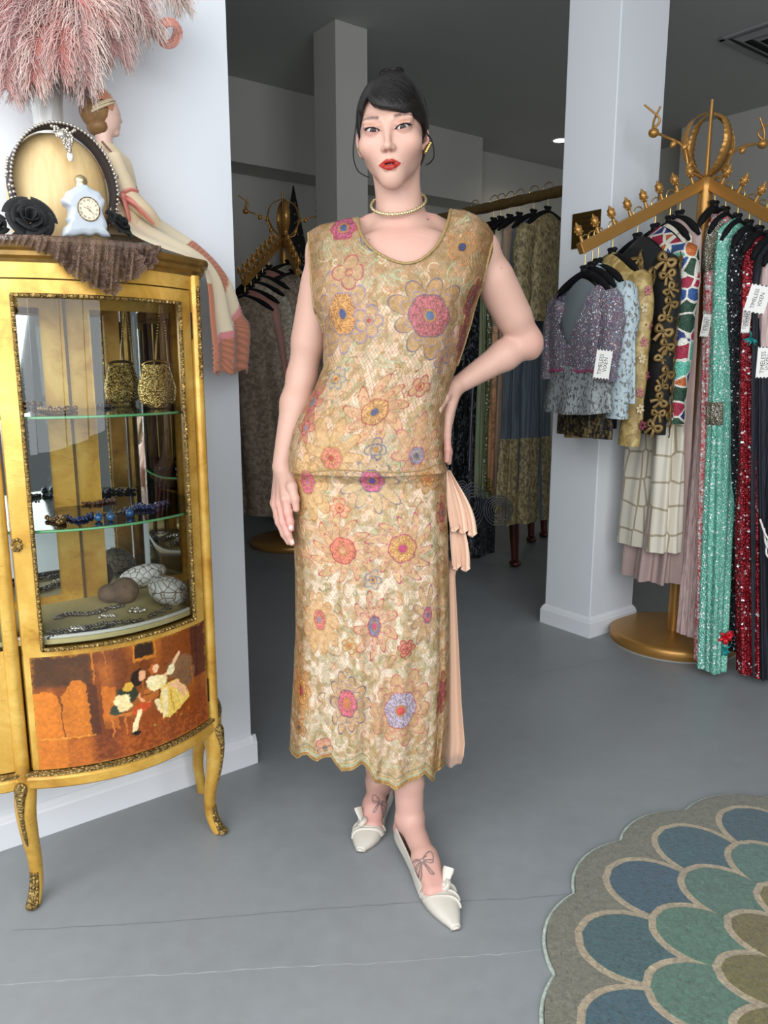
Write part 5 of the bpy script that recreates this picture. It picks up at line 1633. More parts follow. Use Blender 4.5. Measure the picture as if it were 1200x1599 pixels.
# ---- painted genre scene on the door's lower panel (flat print, dense mesh with a colour attribute)
def painted_panel():
    u0, u1, z0, z1 = D0 + 0.010, D1, ZD0, Z_PAN1
    nu_, nz = 330, 170
    us = np.linspace(u0, u1, nu_); zs_ = np.linspace(z1, z0, nz)
    P = np.array([[UN(u, front_n(u) - 0.0022, z) for u in us] for z in zs_])
    fx, fy = proj(P)                                  # used once to lay the picture out on the panel
    # panel coordinates 0..1 from the corners of the panel
    U, Vv = np.meshgrid(np.linspace(0, 1, nu_), np.linspace(0, 1, nz))
    X = U * 280; Y = Vv * 190
    X = X + 3.2 * (VN(X * 0.22, Y * 0.22, X * 0 + 31) - 0.5) + 1.6 * (VN(X * 0.6, Y * 0.6, X * 0 + 33) - 0.5); Y = Y + 3.2 * (VN(X * 0.22, Y * 0.22, X * 0 + 35) - 0.5) + 1.6 * (VN(X * 0.6, Y * 0.6, X * 0 + 37) - 0.5)
    n1 = VN(X * 0.05, Y * 0.012, X * 0 + 2); n2 = VN(X * 0.3, Y * 0.3, X * 0 + 5); n3 = VN(X * 0.02, Y * 0.03, X * 0 + 8)
    C = np.zeros((nz, nu_, 3)); C[:] = A3(132, 68, 26)
    def mx(m, c, a=1.0):
        nonlocal C
        m = np.clip(m * a, 0, 1)[..., None]; C = C * (1 - m) + np.asarray(c) * m
    mx(sstep(0.4, 0.7, n1), A3(160, 88, 34), 0.8); mx(sstep(0.5, 0.75, n3), A3(96, 48, 22), 0.6)
    mx(sstep(118, 128, Y), A3(142, 66, 22), 0.8)      # floor
    mx(sstep(130, 170, Y) * sstep(0.45, 0.7, n2), A3(176, 92, 30), 0.5)
    def box(x0, x1, y0, y1, c, a=1.0, soft=1.2):
        mx(sstep(x0 - soft, x0 + soft, X) * sstep(x1 + soft, x1 - soft, X) * sstep(y0 - soft, y0 + soft, Y) * sstep(y1 + soft, y1 - soft, Y), c, a)
    def poly(pts, c, a=1.0):
        pts = np.array(pts, float); ins = np.zeros(X.shape, bool); j = len(pts) - 1
        for i in range(len(pts)):
            (xi, yi), (xj, yj) = pts[i], pts[j]
            m = ((yi > Y) != (yj > Y)) & (X < (xj - xi) * (Y - yi) / (yj - yi + 1e-9) + xi)
            ins ^= m; j = i
        mx(ins.astype(float), c, a)
    def blob(x, y, rx, ry, c, a=1.0, rot=0.0):
        dx, dy = X - x, Y - y; q = np.hypot((dx * math.cos(rot) + dy * math.sin(rot)) / rx, (-dx * math.sin(rot) + dy * math.cos(rot)) / ry)
        mx(sstep(1.12, 0.88, q), c, a)
    def line(pts, w, c, a=1.0):
        pts = np.array(pts, float); best = np.full(X.shape, 99.0)
        for p0, p1 in zip(pts[:-1], pts[1:]):
            e = p1 - p0; t = np.clip(((X - p0[0]) * e[0] + (Y - p0[1]) * e[1]) / (e @ e + 1e-9), 0, 1)
            best = np.minimum(best, np.hypot(X - p0[0] - t * e[0], Y - p0[1] - t * e[1]))
        mx(sstep(w * 1.2, w * 0.7, best), c, a)
    # screens at the left
    box(0, 78, 0, 52, A3(64, 46, 30), 0.85, 6)
    poly([(0, 62), (14, 56), (30, 66), (40, 130), (38, 190), (0, 190)], A3(204, 116, 36), 0.9)
    poly([(34, 70), (42, 60), (52, 42), (62, 44), (70, 52), (74, 140), (36, 142)], A3(196, 112, 36), 0.9)
    poly([(70, 48), (84, 56), (86, 142), (74, 142)], A3(84, 46, 26), 0.9)
    poly([(90, 58), (112, 66), (114, 138), (92, 132)], A3(190, 104, 32), 0.9)
    line([(34, 66), (36, 140)], 0.9, A3(110, 60, 24)); line([(0, 138), (78, 140)], 0.8, A3(222, 150, 60)); line([(80, 0), (82, 52)], 1.0, A3(196, 116, 44)); line([(98, 0), (100, 50)], 0.8, A3(176, 100, 40))
    box(0, 76, 142, 190, A3(190, 106, 36), 0.6, 8); box(76, 110, 120, 190, A3(72, 36, 22), 0.5, 10)
    # wall picture, dark doorway at the right
    box(140, 178, -5, 30, A3(190, 116, 40)); box(143, 174, -5, 25, A3(52, 34, 22))
    box(246, 281, -5, 95, A3(84, 40, 22), 0.9); box(256, 258, -5, 95, A3(50, 24, 16), 0.9)
    # bench
    line([(98, 112), (128, 118), (152, 108)], 2.5, A3(196, 116, 44)); line([(100, 114), (106, 140), (102, 150)], 1.6, A3(190, 108, 40)); line([(122, 118), (124, 150)], 1.6, A3(190, 108, 40))
    # sofa
    blob(222, 62, 26, 20, A3(132, 96, 66)); blob(232, 82, 20, 22, A3(126, 90, 62)); line([(244, 60), (248, 104)], 1.3, A3(170, 100, 40))
    # man
    blob(146, 58, 12, 15, A3(40, 26, 20), 1, 0.4); blob(153, 56, 6, 9, A3(224, 164, 120)); blob(128, 84, 17, 17, A3(44, 52, 34)); blob(112, 104, 12, 10, A3(54, 62, 44), 1, -0.5); blob(130, 70, 9, 7, A3(206, 160, 60))
    blob(120, 90, 13, 10, A3(240, 216, 158)); blob(124, 102, 11, 8, A3(236, 210, 150)); blob(150, 112, 17, 8, A3(192, 76, 36), 1, -0.35)
    line([(146, 118), (138, 138), (136, 150)], 4.0, A3(238, 214, 160)); line([(176, 108), (182, 126), (190, 134)], 4.2, A3(238, 214, 160)); blob(138, 153, 7, 3.5, A3(30, 22, 20), 1, 0.3); blob(192, 137, 9, 3.6, A3(36, 26, 22), 1, -0.15)
    line([(146, 90), (152, 100), (162, 104)], 2.4, A3(226, 160, 110))
    # casket
    poly([(152, 84), (180, 78), (180, 100), (156, 106)], A3(176, 100, 40)); poly([(150, 66), (154, 66), (156, 86), (152, 88)], A3(150, 84, 36)); line([(154, 92), (180, 88)], 1.0, A3(110, 60, 26))
    # lady
    blob(172, 50, 7, 9, A3(178, 92, 36)); blob(177, 50, 5.5, 7.5, A3(236, 184, 140)); blob(178, 76, 18, 13, A3(240, 222, 160)); blob(170, 70, 10, 8, A3(244, 226, 176))
    line([(192, 68), (204, 62), (212, 48), (220, 38)], 3.4, A3(238, 190, 146)); blob(204, 62, 7, 8, A3(242, 226, 176), 1, 0.4); blob(221, 36, 3.5, 3, A3(238, 190, 146))
    poly([(186, 84), (214, 82), (232, 104), (238, 124), (222, 136), (198, 146), (186, 142), (180, 110)], A3(238, 200, 96))
    poly([(196, 88), (214, 84), (236, 110), (228, 122), (214, 100)], A3(240, 186, 140)); poly([(184, 92), (196, 88), (194, 140), (186, 142)], A3(240, 218, 160)); line([(200, 96), (206, 138)], 1.2, A3(206, 152, 60)); line([(212, 100), (222, 132)], 1.2, A3(250, 226, 140))
    for k in range(9): blob(170 + 9 * k * 0.9, 150 + 6 * math.sin(k * 2.1), 2.2, 1.6, [A3(170, 150, 60), A3(110, 96, 44), A3(206, 120, 60)][k % 3], 0.8)
    # gilding rubbed through at the edges, fine craquelure
    ed = np.minimum(np.minimum(X, 280 - X) / 9, np.minimum(Y, 190 - Y) / 7)
    mx(sstep(1.0, 0.2, ed + n2), A3(206, 142, 48), 0.55)
    C *= (0.72 + 0.36 * n2 + 0.2 * VN(X * 0.9, Y * 0.9, X * 0 + 41))[..., None]; C *= (0.9 + 0.2 * n1[..., None])
    mb_ = MB(); mb_.grid(P[:, ::-1], col=C[:, ::-1])
    t = NT('varnished_painting'); t.set(base=t.attr(), rough=0.22, spec=0.5); t.bump(t.noise(t.coord(), 240, 4), 0.05, 0.001)
    o = mb_.build('painted_panel', t.m, door)
    o['label'] = 'painted scene of a seated couple with a screen and sofa'
    return o
painted_panel()
# side panels: gilt below, curved glass above
for sel, nm in ((LS, 'l'), (RS, 'r')):
    mb = MB(); rows = [[UN(a, b, z) for a, b in plan(-0.002)[sel]] for z in (Z_APR1, FZ0)]
    mb.grid(np.array(rows)).build('side_panel', M_gilt if nm == 'l' else M_gilt, cab, smooth=True)
    rows = [[UN(a, b, z) for a, b in plan(-0.004)[sel]] for z in np.linspace(FZ0, Z_TOP - 0.064, 8)]
    mb = MB(); mb.grid(np.array(rows)).build('side_pane', M_glass, cab)
    p_ = plan(0.0)[sel]
    for kx in ((0, 1) if nm == 'l' else (len(p_) - 2, len(p_) - 1)): pass
mb = MB()
for u_ in (CU0 - 0.158, CU1 + 0.055):
    mb.box(UN(u_, CBACK - 0.02, (Z_APR0 + Z_TOP - 0.05) / 2), (0.012, 0.03, Z_TOP - 0.05 - Z_APR0), RM)
mb.build('back_stile', M_gilt, cab, smooth=False)
# display floor and glass shelves
M_cloth = mat('olive_display_cloth', A3(206, 190, 132), 0.8, var=0.06, vscale=60)
plate('display_floor', Z_SH0 - 0.010, 0.010, M_cloth, -0.012)
mb = MB(); pts = [UN(a, b, Z_SH0 + 0.004) for a, b in plan(-0.016)[FS]]
mb.tube(np.array(pts), 0.0045, 6); mb.build('white_braid', mat('white_braid', A3(226, 222, 210), 0.8, bump=0.8, bscale=300), cab)
t_ = NT('green_edge_glass'); 
M_shelf = glass_mat('shelf_glass', (0.86, 0.95, 0.88))
M_shelfedge = mat('shelf_glass_edge', A3(120, 190, 130), 0.15, 0.0, spec=0.6)
SHELVES = []
for z in (0.819, 1.046):
    sh = plate('glass_shelf', z, 0.006, M_shelf, -0.022)
    pts = np.array([UN(a, b, z + 0.003) for a, b in plan(-0.0215)[FS]])
    mb = MB(); mb.tube(pts, 0.0031, 6); mb.build('shelf_edge', M_shelfedge, sh)
    SHELVES.append(z + 0.006)
# ================================================================== things on top of the cabinet
ZT = 1.3755
# ---- carved wooden head form
def wood_mat(name, c0, c1, sc=6.0, rough=0.5):
    t = NT(name); n = t.noise(t.coord((9, 9, 0.9)), sc, 5, 0.6, 0.4)
    t.set(base=t.ramp(n, [(0.3, c0), (0.7, c1)]), rough=rough); return t.m
M_maple = wood_mat('pale_maple', A3(214, 178, 120), A3(236, 206, 152), 5)
hb = PN(91, 300, 1.735); hb[2] = ZT
hblock = MB()
hh = PN(91, 209, 1.735)[2] - ZT; hwid = 0.098
prof = []
N_ = 30; P = []
for i in range(N_):
    t = i / (N_ - 1); z = hh * t
    k = 1.0 if t < 0.42 else math.sqrt(max(0.0, 1 - ((t - 0.42) / 0.58) ** 2.9))
    k *= 0.93 + 0.07 * math.sin(min(1, t / 0.5) * PI / 2)
    P.append([hb + E1 * hwid * k * math.cos(a) + E2 * 0.062 * k * math.sin(a) + np.array([0, 0, z]) for a in np.linspace(0, 2 * PI, 36, endpoint=False)])
hf = hblock.grid(np.array(P), wrap_u=True).build('head_form', M_maple)
tag(hf, 'pale wooden head form on the gilt cabinet behind the white clock bottle', 'head form')
# ---- beaded headband over the head form
M_velvet = mat('dark_brown_velvet', A3(38, 25, 24), 0.85, Sheen_Weight=0.1)
M_silver = mat('silver_beads', A3(196, 188, 176), 0.3, 0.7, var=0.3, vscale=300)
M_pearl = mat('pearl', A3(236, 230, 222), 0.18, 0.05, spec=0.7)
tiara = thing('beaded_headband', hb + np.array([0, 0, hh * 0.5]), 'dark velvet headband with silver beads and pearl drop on wooden head form', 'headband')
arc = []
for a in np.linspace(-0.42, PI + 0.42, 60):
    ca, sa = math.cos(a), math.sin(a)
    x = ca * hwid * 0.99 * (1 if sa > 0 else 1 - 0.12 * abs(sa)); z = hh * 0.52 + (hh * 0.475) * sa if sa > 0 else hh * 0.52 + 0.115 * sa / 0.41 * 0.5
    arc.append(hb + E1 * x - E2 * 0.020 + np.array([0, 0, z]))
arc = np.array(arc)
Pb = np.array([[p - E2 * w + (p - (hb + np.array([0, 0, hh * 0.45]))) * 0.03 for w in np.linspace(-0.005, 0.040, 6)] for p in arc])
MB().grid(Pb).build('velvet_band', M_velvet, tiara, solid=0.003)
mb = MB()
for k in range(0, 60):
    for w, rr in ((0.041, 0.0034), (0.018, 0.002)):
        if rr < 0.003 and k % 3: continue
        p = arc[k] - E2 * w + (arc[k] - (hb + np.array([0, 0, hh * 0.45]))) * 0.05
        mb.ellip(p, rr, None, 6, 5)
for sgn, rng_ in ((1, range(0, 12)), (-1, range(48, 60))):
    for k in rng_:
        p = arc[k] - E2 * 0.03 + (arc[k] - (hb + np.array([0, 0, hh * 0.45]))) * 0.09
        mb.ellip(p + rng.normal(0, 0.002, 3), 0.0042, None, 6, 5)
mb.build('bead_edge', M_silver, tiara)
tri = PN(96, 212, 1.735 - 0.085)
mb = MB()
for k in range(90):
    a, b = rng.random(), rng.random()
    w = (1 - b) * 0.026
    p = tri + E1 * (a * 2 - 1) * w + np.array([0, 0, 0.014 - b * 0.042]) + E1 * 0.012 * b * 1.0
    mb.ellip(p - E2 * (0.004 + 0.002 * rng.random()), 0.0032, None, 6, 5)
mb.ellip(tri + np.array([0, 0, 0.002]) - E2 * 0.003, (0.012, 0.006, 0.010), rotz(ROOM_A), 12, 8)
mb.build('bead_pendant', M_silver, tiara)
mb = MB(); mb.ellip(PN(110, 244, 1.735 - 0.082), (0.0062, 0.0062, 0.0105), None, 12, 8); mb.build('pearl_drop', M_pearl, tiara)
# ---- milk-glass bottle shaped like a mantel clock
t_ = NT('milk_glass'); t_.set(base=A3(194, 202, 210), rough=0.18, spec=0.6); t_.b.inputs['Subsurface Weight'].default_value = 0.25; t_.b.inputs['Subsurface Radius'].default_value = (0.01, 0.01, 0.012); M_milk = t_.m
cn_ = 1.617
cb = PN(131, 372, cn_); cb[2] = ZT
def clk(px, py): p = PN(px, py, cn_); return np.array([(p - cb) @ E1, p[2] - ZT])
outline = [(97, 369), (100, 356), (107, 349), (104, 343), (107, 335), (106, 325), (98, 318), (96, 311), (101, 306), (103, 300), (112, 295), (118, 291), (122, 289), (132, 289), (136, 292), (144, 297), (153, 301), (157, 308), (162, 314), (161, 322), (158, 331), (161, 341), (166, 354), (165, 363), (171, 371), (160, 371), (150, 367), (140, 370), (128, 368), (112, 371)]
pl = np.array([clk(*q) for q in outline]); plc = np.vstack([pl, pl[:1]])
pl = spline(plc, 90)[:-1]
clock = thing('clock_bottle', cb, 'white milk-glass bottle shaped like a mantel clock with gold ball cap', 'bottle')
FRm = np.stack([E1, [0, 0, 1], -E2], 1)               # x: along, y: up, z: to the viewer
mb = MB(); layers = []
cen2 = pl.mean(0)
for d_, k in ((-0.018, 0.90), (-0.014, 0.97), (-0.004, 1.0), (0.006, 1.0), (0.013, 0.96), (0.0165, 0.88), (0.0175, 0.72)):
    q_ = cen2 + (pl - cen2) * k
    layers.append([cb + E1 * a + np.array([0, 0, b]) - E2 * d_ for a, b in q_])
L_ = np.array(layers); L_[..., 2] = np.maximum(L_[..., 2], ZT)
mb.grid(L_, wrap_u=True)
for li, sg in ((-1, 1), (0, -1)):
    k = L_.shape[1]; mb.add(np.vstack([L_[li], L_[li].mean(0)[None]]), tris=[[k, i, (i + 1) % k][::sg] for i in range(k)])
mb.build('glass_body', M_milk, clock)
dc = np.append(clk(134, 329), 0)
def dialp(x, y, d_): return cb + E1 * (dc[0] + x) + np.array([0, 0, dc[1] + y]) - E2 * d_
rd_ = 0.0205
mb = MB(); mb.add([dialp(rd_ * math.cos(a), rd_ * 1.05 * math.sin(a), 0.0195) for a in np.linspace(0, 2 * PI, 40, endpoint=False)] + [dialp(0, 0, 0.0197)], tris=[[40, i, (i + 1) % 40] for i in range(40)])
mb.build('dial', mat('dial_paper', A3(226, 214, 190), 0.5), clock)
mb = MB(); mb.tube(np.array([dialp(rd_ * math.cos(a), rd_ * 1.05 * math.sin(a), 0.0195) for a in np.linspace(0, 2 * PI, 40, endpoint=False)]), 0.0011, 6, closed=True); mb.build('dial_rim', M_bronze, clock)
M_ink = mat('black_print', A3(26, 24, 26), 0.6)
def text_mesh(txt, size, name='text'):
    cu = bpy.data.curves.new(name, 'FONT'); cu.body = txt; cu.size = size; cu.align_x = 'CENTER'; cu.align_y = 'CENTER'; cu.resolution_u = 2
    ob = bpy.data.objects.new(name, cu); COL.objects.link(ob)
    me = bpy.data.meshes.new_from_object(ob)
    bpy.data.objects.remove(ob, do_unlink=True)
    V = np.zeros(len(me.vertices) * 3); me.vertices.foreach_get('co', V)
    F_ = [list(p.vertices) for p in me.polygons]; bpy.data.meshes.remove(me)
    T = []
    for f_ in F_:
        for i in range(1, len(f_) - 1): T.append([f_[0], f_[i], f_[i + 1]])
    return V.reshape(-1, 3), T
mb = MB()
for k, num in enumerate(('XII', 'I', 'II', 'III', 'IV', 'V', 'VI', 'VII', 'VIII', 'IX', 'X', 'XI')):
    a = PI / 2 - k * PI / 6
    V_, T_ = text_mesh(num, 0.0052)
    V_ = V_ @ rotz(a - PI / 2).T
    mb.add([dialp(p[0] + 0.0158 * math.cos(a), p[1] + 0.0162 * math.sin(a), 0.0200) for p in V_], tris=T_)
for ax_p in ((-0.010, 0.0035), (0.0105, -0.0105)):
    e = np.array(ax_p); nrm = np.array([-e[1], e[0]]) / np.linalg.norm(e) * 0.0006
    q_ = [e * 0 + nrm, e * 0 - nrm, e - nrm * 0.4, e + nrm * 0.4]
    mb.add([dialp(a, b, 0.0203) for a, b in q_], [[0, 1, 2, 3]])
mb.build('numerals_and_hands', M_ink, clock, smooth=False)
mb = MB(); mb.ellip(dialp(-0.002, 0.0045, 0.0200), (0.0014, 0.0008, 0.0014), FRm, 6, 5); mb.ellip(dialp(0.0025, 0.003, 0.0200), (0.0012, 0.0008, 0.0012), FRm, 6, 5); mb.build('dial_flower', mat('red_print', A3(200, 60, 50), 0.5), clock)
mb = MB(); mb.ellip(dialp(0.0005, -0.003, 0.0200), (0.0012, 0.0008, 0.0026), FRm, 6, 5); mb.build('dial_leaf', mat('green_print', A3(70, 140, 60), 0.5), clock)
capc = PN(126, 283, cn_)
mb = MB(); mb.ellip(capc, (0.0125, 0.0125, 0.0115), None, 16, 10); mb.lathe([(0.0118, -0.013), (0.0122, -0.008), (0.0115, -0.004)], 18, capc); mb.build('ball_cap', M_palegold, clock)
# ---- black cloth roses
M_rose = mat('black_cloth', A3(17, 17, 19), 0.75, Sheen_Weight=0.05)
def rose(c, R, tilt, label, npet=16, rz=0.0):
    root = thing('cloth_rose', c, label, 'flower', 'black cloth roses on the cabinet top')
    Rm = frame_from(tilt)
    for k in range(npet):
        t = k / npet; a = k * 2.399 + rz
        r0 = R * (0.12 + 0.80 * t); hgt = R * (0.62 - 0.55 * t); w = R * (0.34 + 0.42 * t)
        nu_, nv_ = 9, 7; P = []
        for v in np.linspace(0, 1, nv_):
            row = []
            for u in np.linspace(-1, 1, nu_):
                aa = a + u * w / max(r0, R * 0.22) * 0.8
                rr = r0 * (0.30 + 0.70 * v ** 0.7) + R * 0.12 * max(0, v - 0.75) * 4 * (0.3 + t)
                zz = hgt * v * (1 - 0.35 * u * u * v) - R * 0.10 * max(0, v - 0.8) * 5 * t
                row.append(np.array([rr * math.cos(aa), rr * math.sin(aa), zz]))
            P.append(row)
        MB().grid(np.array(P) @ Rm.T + c).build('petal', M_rose, root, solid=0.0012)
    return root
rc = PN(45, 345, 1.622)
rose(rc, 0.052, -E2 * 0.9 + np.array([0, 0, 0.35]), 'large black cloth rose on the cabinet beside the white clock bottle', 17)
rose(PN(-8, 352, 1.66), 0.032, -E2 * 0.8 + np.array([0, 0, 0.5]), 'small black cloth rose at the left edge of the cabinet top', 10, 1.0)
rose(PN(186, 352, 1.655), 0.036, E1 * 0.5 - E2 * 0.6 + np.array([0, 0, 0.5]), 'black cloth flower on the cabinet between clock bottle and doll', 14, 2.0)
# ---- brown lace over the cornice
def lace_scarf():
    root = thing('lace_scarf', PN(170, 400, 1.56), 'brown gathered lace draped over the front edge of the cabinet', 'lace')
    t = NT('brown_lace'); v = t.coord(); vo = t.voro(v, 190, 'DISTANCE_TO_EDGE')
    nz = t.noise(v, 40, 4)
    t.set(base=t.ramp(nz, [(0.3, A3(70, 52, 42)), (0.7, A3(120, 94, 78))]), rough=0.8)
    tr = t.node('ShaderNodeBsdfTransparent'); mxs = t.node('ShaderNodeMixShader')
    m = t.ramp(vo, [(0.10, (0, 0, 0)), (0.16, (0.55, 0.55, 0.55))])
    t.lk(m, mxs.inputs[0]); t.lk(t.b.outputs[0], mxs.inputs[1]); t.lk(tr.outputs[0], mxs.inputs[2]); t.lk(mxs.outputs[0], t.n['Material Output'].inputs[0])
    nu_ = 150; xs = np.linspace(-12, 252, nu_)
    bot = np.interp(xs, [-12, 0, 40, 55, 75, 95, 110, 130, 145, 160, 172, 185, 200, 215, 228, 240, 252], [377, 380, 383, 392, 396, 414, 430, 441, 438, 455, 452, 438, 441, 430, 410, 412, 392])
    bot = bot + 2.5 * np.sin(xs * 0.55)
    top = np.interp(xs, [-12, 60, 150, 252], [366, 367, 372, 384])
    P = []
    for v_ in np.linspace(-0.5, 1, 16):
        row = []
        for x, b, tp_ in zip(xs, bot, top):
            if v_ < 0:
                base = on_front(x, tp_, 0.026); row.append(base + E2 * (-v_) * 0.05 + np.array([0, 0, 0.001]))
            else:
                y = lerp(tp_, b, v_)
                g = 0.028 + 0.012 * v_ * math.sin(x * 0.22) * (1 if x > 45 else 0.4) + 0.008 * v_ * math.sin(x * 0.6 + v_ * 5)
                row.append(on_front(x, y, g + 0.006))
        P.append(row)
    MB().grid(np.array(P)).build('lace_cloth', t.m, root)
    # gathered rosettes
    for k, (x, y, R) in enumerate(((112, 402, 0.026), (150, 430, 0.026), (205, 412, 0.027), (228, 402, 0.022), (172, 445, 0.020))):
        c = on_front(x, y, 0.030); mb = MB()
        for j in range(5):
            r_ = R * (0.25 + 0.75 * j / 4); n_ = 40
            row0 = [c + (E1 * math.cos(a) + np.array([0, 0, math.sin(a)])) * r_ * 0.7 - E2 * 0.004 for a in np.linspace(0, 2 * PI, n_, endpoint=False)]
            row1 = [c + (E1 * math.cos(a) + np.array([0, 0, math.sin(a)])) * r_ * (1 + 0.10 * math.sin(7 * a + j)) - E2 * (0.012 - 0.0015 * j + 0.004 * math.sin(9 * a + j)) for a in np.linspace(0, 2 * PI, n_, endpoint=False)]
            mb.grid(np.array([row0, row1]), wrap_u=True)
        mb.build('rosette', t.m, root)
def on_front(x, y, off):
    n = CN - 0.04
    for _ in range(8):
        p = PN(x, y, n); u = p @ E1; t = max(-1.15, min(1.15, (u - CUM) / ((CU1 - CU0) / 2)))
        n = CN - 0.004 - BOW * (1 - t * t) - off
    return PN(x, y, n)
lace_scarf()
# ---- feather fan in a white vase
vz = PN(76, 195, 1.80); vb = vz.copy(); vb[2] = ZT
vase = MB(); ztop_ = PN(76, 118, 1.80)[2] - ZT
t_ = NT('white_pearl_glass'); t_.set(base=A3(206, 206, 203), rough=0.2, spec=0.6); t_.bump(t_.noise(t_.coord((30, 30, 6)), 6, 3), 0.2, 0.004)
va = vase.lathe([(0.032, 0.0), (0.034, 0.01), (0.020, 0.04), (0.022, 0.10), (0.026, 0.18), (0.031, ztop_ - 0.05), (0.037, ztop_), (0.033, ztop_), (0.02, ztop_ - 0.06)], 28, vb).build('vase', t_.m)
tag(va, 'white tapered vase holding pink feathers behind the wooden head form', 'vase')
fan = thing('feather_fan', PN(90, 118, 1.79), 'pink and cream ostrich feather fan drooping above the cabinet', 'feather fan')
M_feather = vmat('ostrich_feather', 0.7, Sheen_Weight=0.5)
rf = np.random.default_rng(11)
def plume(pts, Ldrop, ncol, col0, col1, seed, dens=520):
    r_ = np.random.default_rng(seed)
    sp = spline(np.array([PN(x, y, n) for x, y, n in pts]), 60)
    mb = MB(); mb.tube(sp, np.linspace(0.0022, 0.0006, 60), 5, col=col0)
    T = np.gradient(sp, axis=0); T /= np.linalg.norm(T, axis=1)[:, None]
    for k in range(dens):
        i = int(r_.uniform(2, 59)); p = sp[i]; s_ = 1 if k % 2 else -1
        side = unit(np.cross(T[i], -E2)) * s_
        L = Ldrop * r_.uniform(0.6, 1.35) * (0.55 + 0.45 * math.sin(PI * min(1, 0.15 + i / 62)))
        d0 = unit(side * 0.9 + T[i] * 0.7 + r_.normal(0, 0.25, 3) - E2 * r_.uniform(-0.3, 0.7))
        q = []; pos = p.copy(); d = d0.copy()
        for j in range(7):
            q.append(pos.copy()); pos = pos + d * L / 6; d = unit(d + np.array([0, 0, -0.34]) + r_.normal(0, 0.14, 3))
        c = lerp(np.asarray(col0), np.asarray(col1), np.clip(np.linspace(0, 1, 7)[:, None] * r_.uniform(0.5, 1.3) + r_.uniform(-0.15, 0.2), 0, 1))
        mb.tube(np.array(q), np.linspace(0.0010, 0.0004, 7) * r_.uniform(0.7, 1.4), 3, cap=False, col=c)
    return mb.build('plume', M_feather, fan)
pk, cr, co, du = A3(200, 142, 136), A3(232, 214, 202), A3(204, 118, 106), A3(208, 178, 170)
specs = [([(95, 10, 1.78), (60, -20, 1.76), (20, 0, 1.73), (-15, 60, 1.72), (-25, 120, 1.72)], 0.085, co, du),
         ([(95, 15, 1.78), (60, 0, 1.74), (30, 40, 1.70), (15, 95, 1.69), (10, 140, 1.69)], 0.080, pk, du),
         ([(95, 20, 1.78), (80, 20, 1.73), (62, 60, 1.69), (55, 95, 1.68), (50, 128, 1.68)], 0.070, co, cr),
         ([(95, 20, 1.78), (100, 15, 1.72), (98, 50, 1.68), (95, 85, 1.67), (92, 110, 1.67)], 0.068, co, du),
         ([(95, 20, 1.78), (120, 5, 1.72), (130, 50, 1.68), (132, 95, 1.68), (135, 135, 1.69)], 0.070, pk, cr),
         ([(95, 15, 1.78), (140, -15, 1.74), (165, 20, 1.71), (175, 60, 1.71), (180, 85, 1.72)], 0.080, pk, du),
         ([(95, 10, 1.78), (160, -40, 1.74), (205, -20, 1.72), (225, 20, 1.73), (235, 45, 1.74)], 0.075, pk, cr),
         ([(95, 0, 1.78), (180, -60, 1.76), (240, -45, 1.74), (272, -15, 1.75), (285, 10, 1.76)], 0.065, du, cr),
         ([(95, 10, 1.79), (110, -40, 1.78), (160, -35, 1.78), (200, 10, 1.79), (215, 40, 1.80)], 0.085, du, du),
         ([(95, 10, 1.79), (70, -40, 1.79), (30, -25, 1.79), (-5, 20, 1.78), (-20, 60, 1.78)], 0.085, pk, du),
         ([(95, 10, 1.79), (95, -30, 1.76), (110, -10, 1.71), (150, 15, 1.69), (165, 40, 1.69)], 0.070, co, cr),
         ([(95, 25, 1.79), (105, 60, 1.77), (110, 100, 1.76), (120, 120, 1.76), (135, 150, 1.75)], 0.060, du, du),
         ([(95, 25, 1.79), (70, 50, 1.77), (40, 90, 1.76), (30, 115, 1.76), (25, 150, 1.75)], 0.060, du, du)]
for k, (pts, L, c0, c1) in enumerate(specs): plume(pts, L, 0, c0, c1, 100 + k)
# curled rose-pink tip at the right
mb = MB(); cc = PN(263, 52, 1.75)
for k in range(120):
    a = rf.uniform(0, 2 * PI); r_ = rf.uniform(0.010, 0.030)
    pts = [cc + E1 * r_ * math.cos(a + q * 2.2) * (1 - 0.15 * q) * 1.1 + np.array([0, 0, r_ * math.sin(a + q * 2.2) * 0.85]) - E2 * (0.018 * math.sin(q * 2 + a)) for q in np.linspace(0, 1, 7)]
    mb.tube(np.array(pts), 0.0011, 3, cap=False, col=lerp(A3(206, 118, 104), A3(232, 178, 160), rf.random()))
mb.build('curled_tip', M_feather, fan)

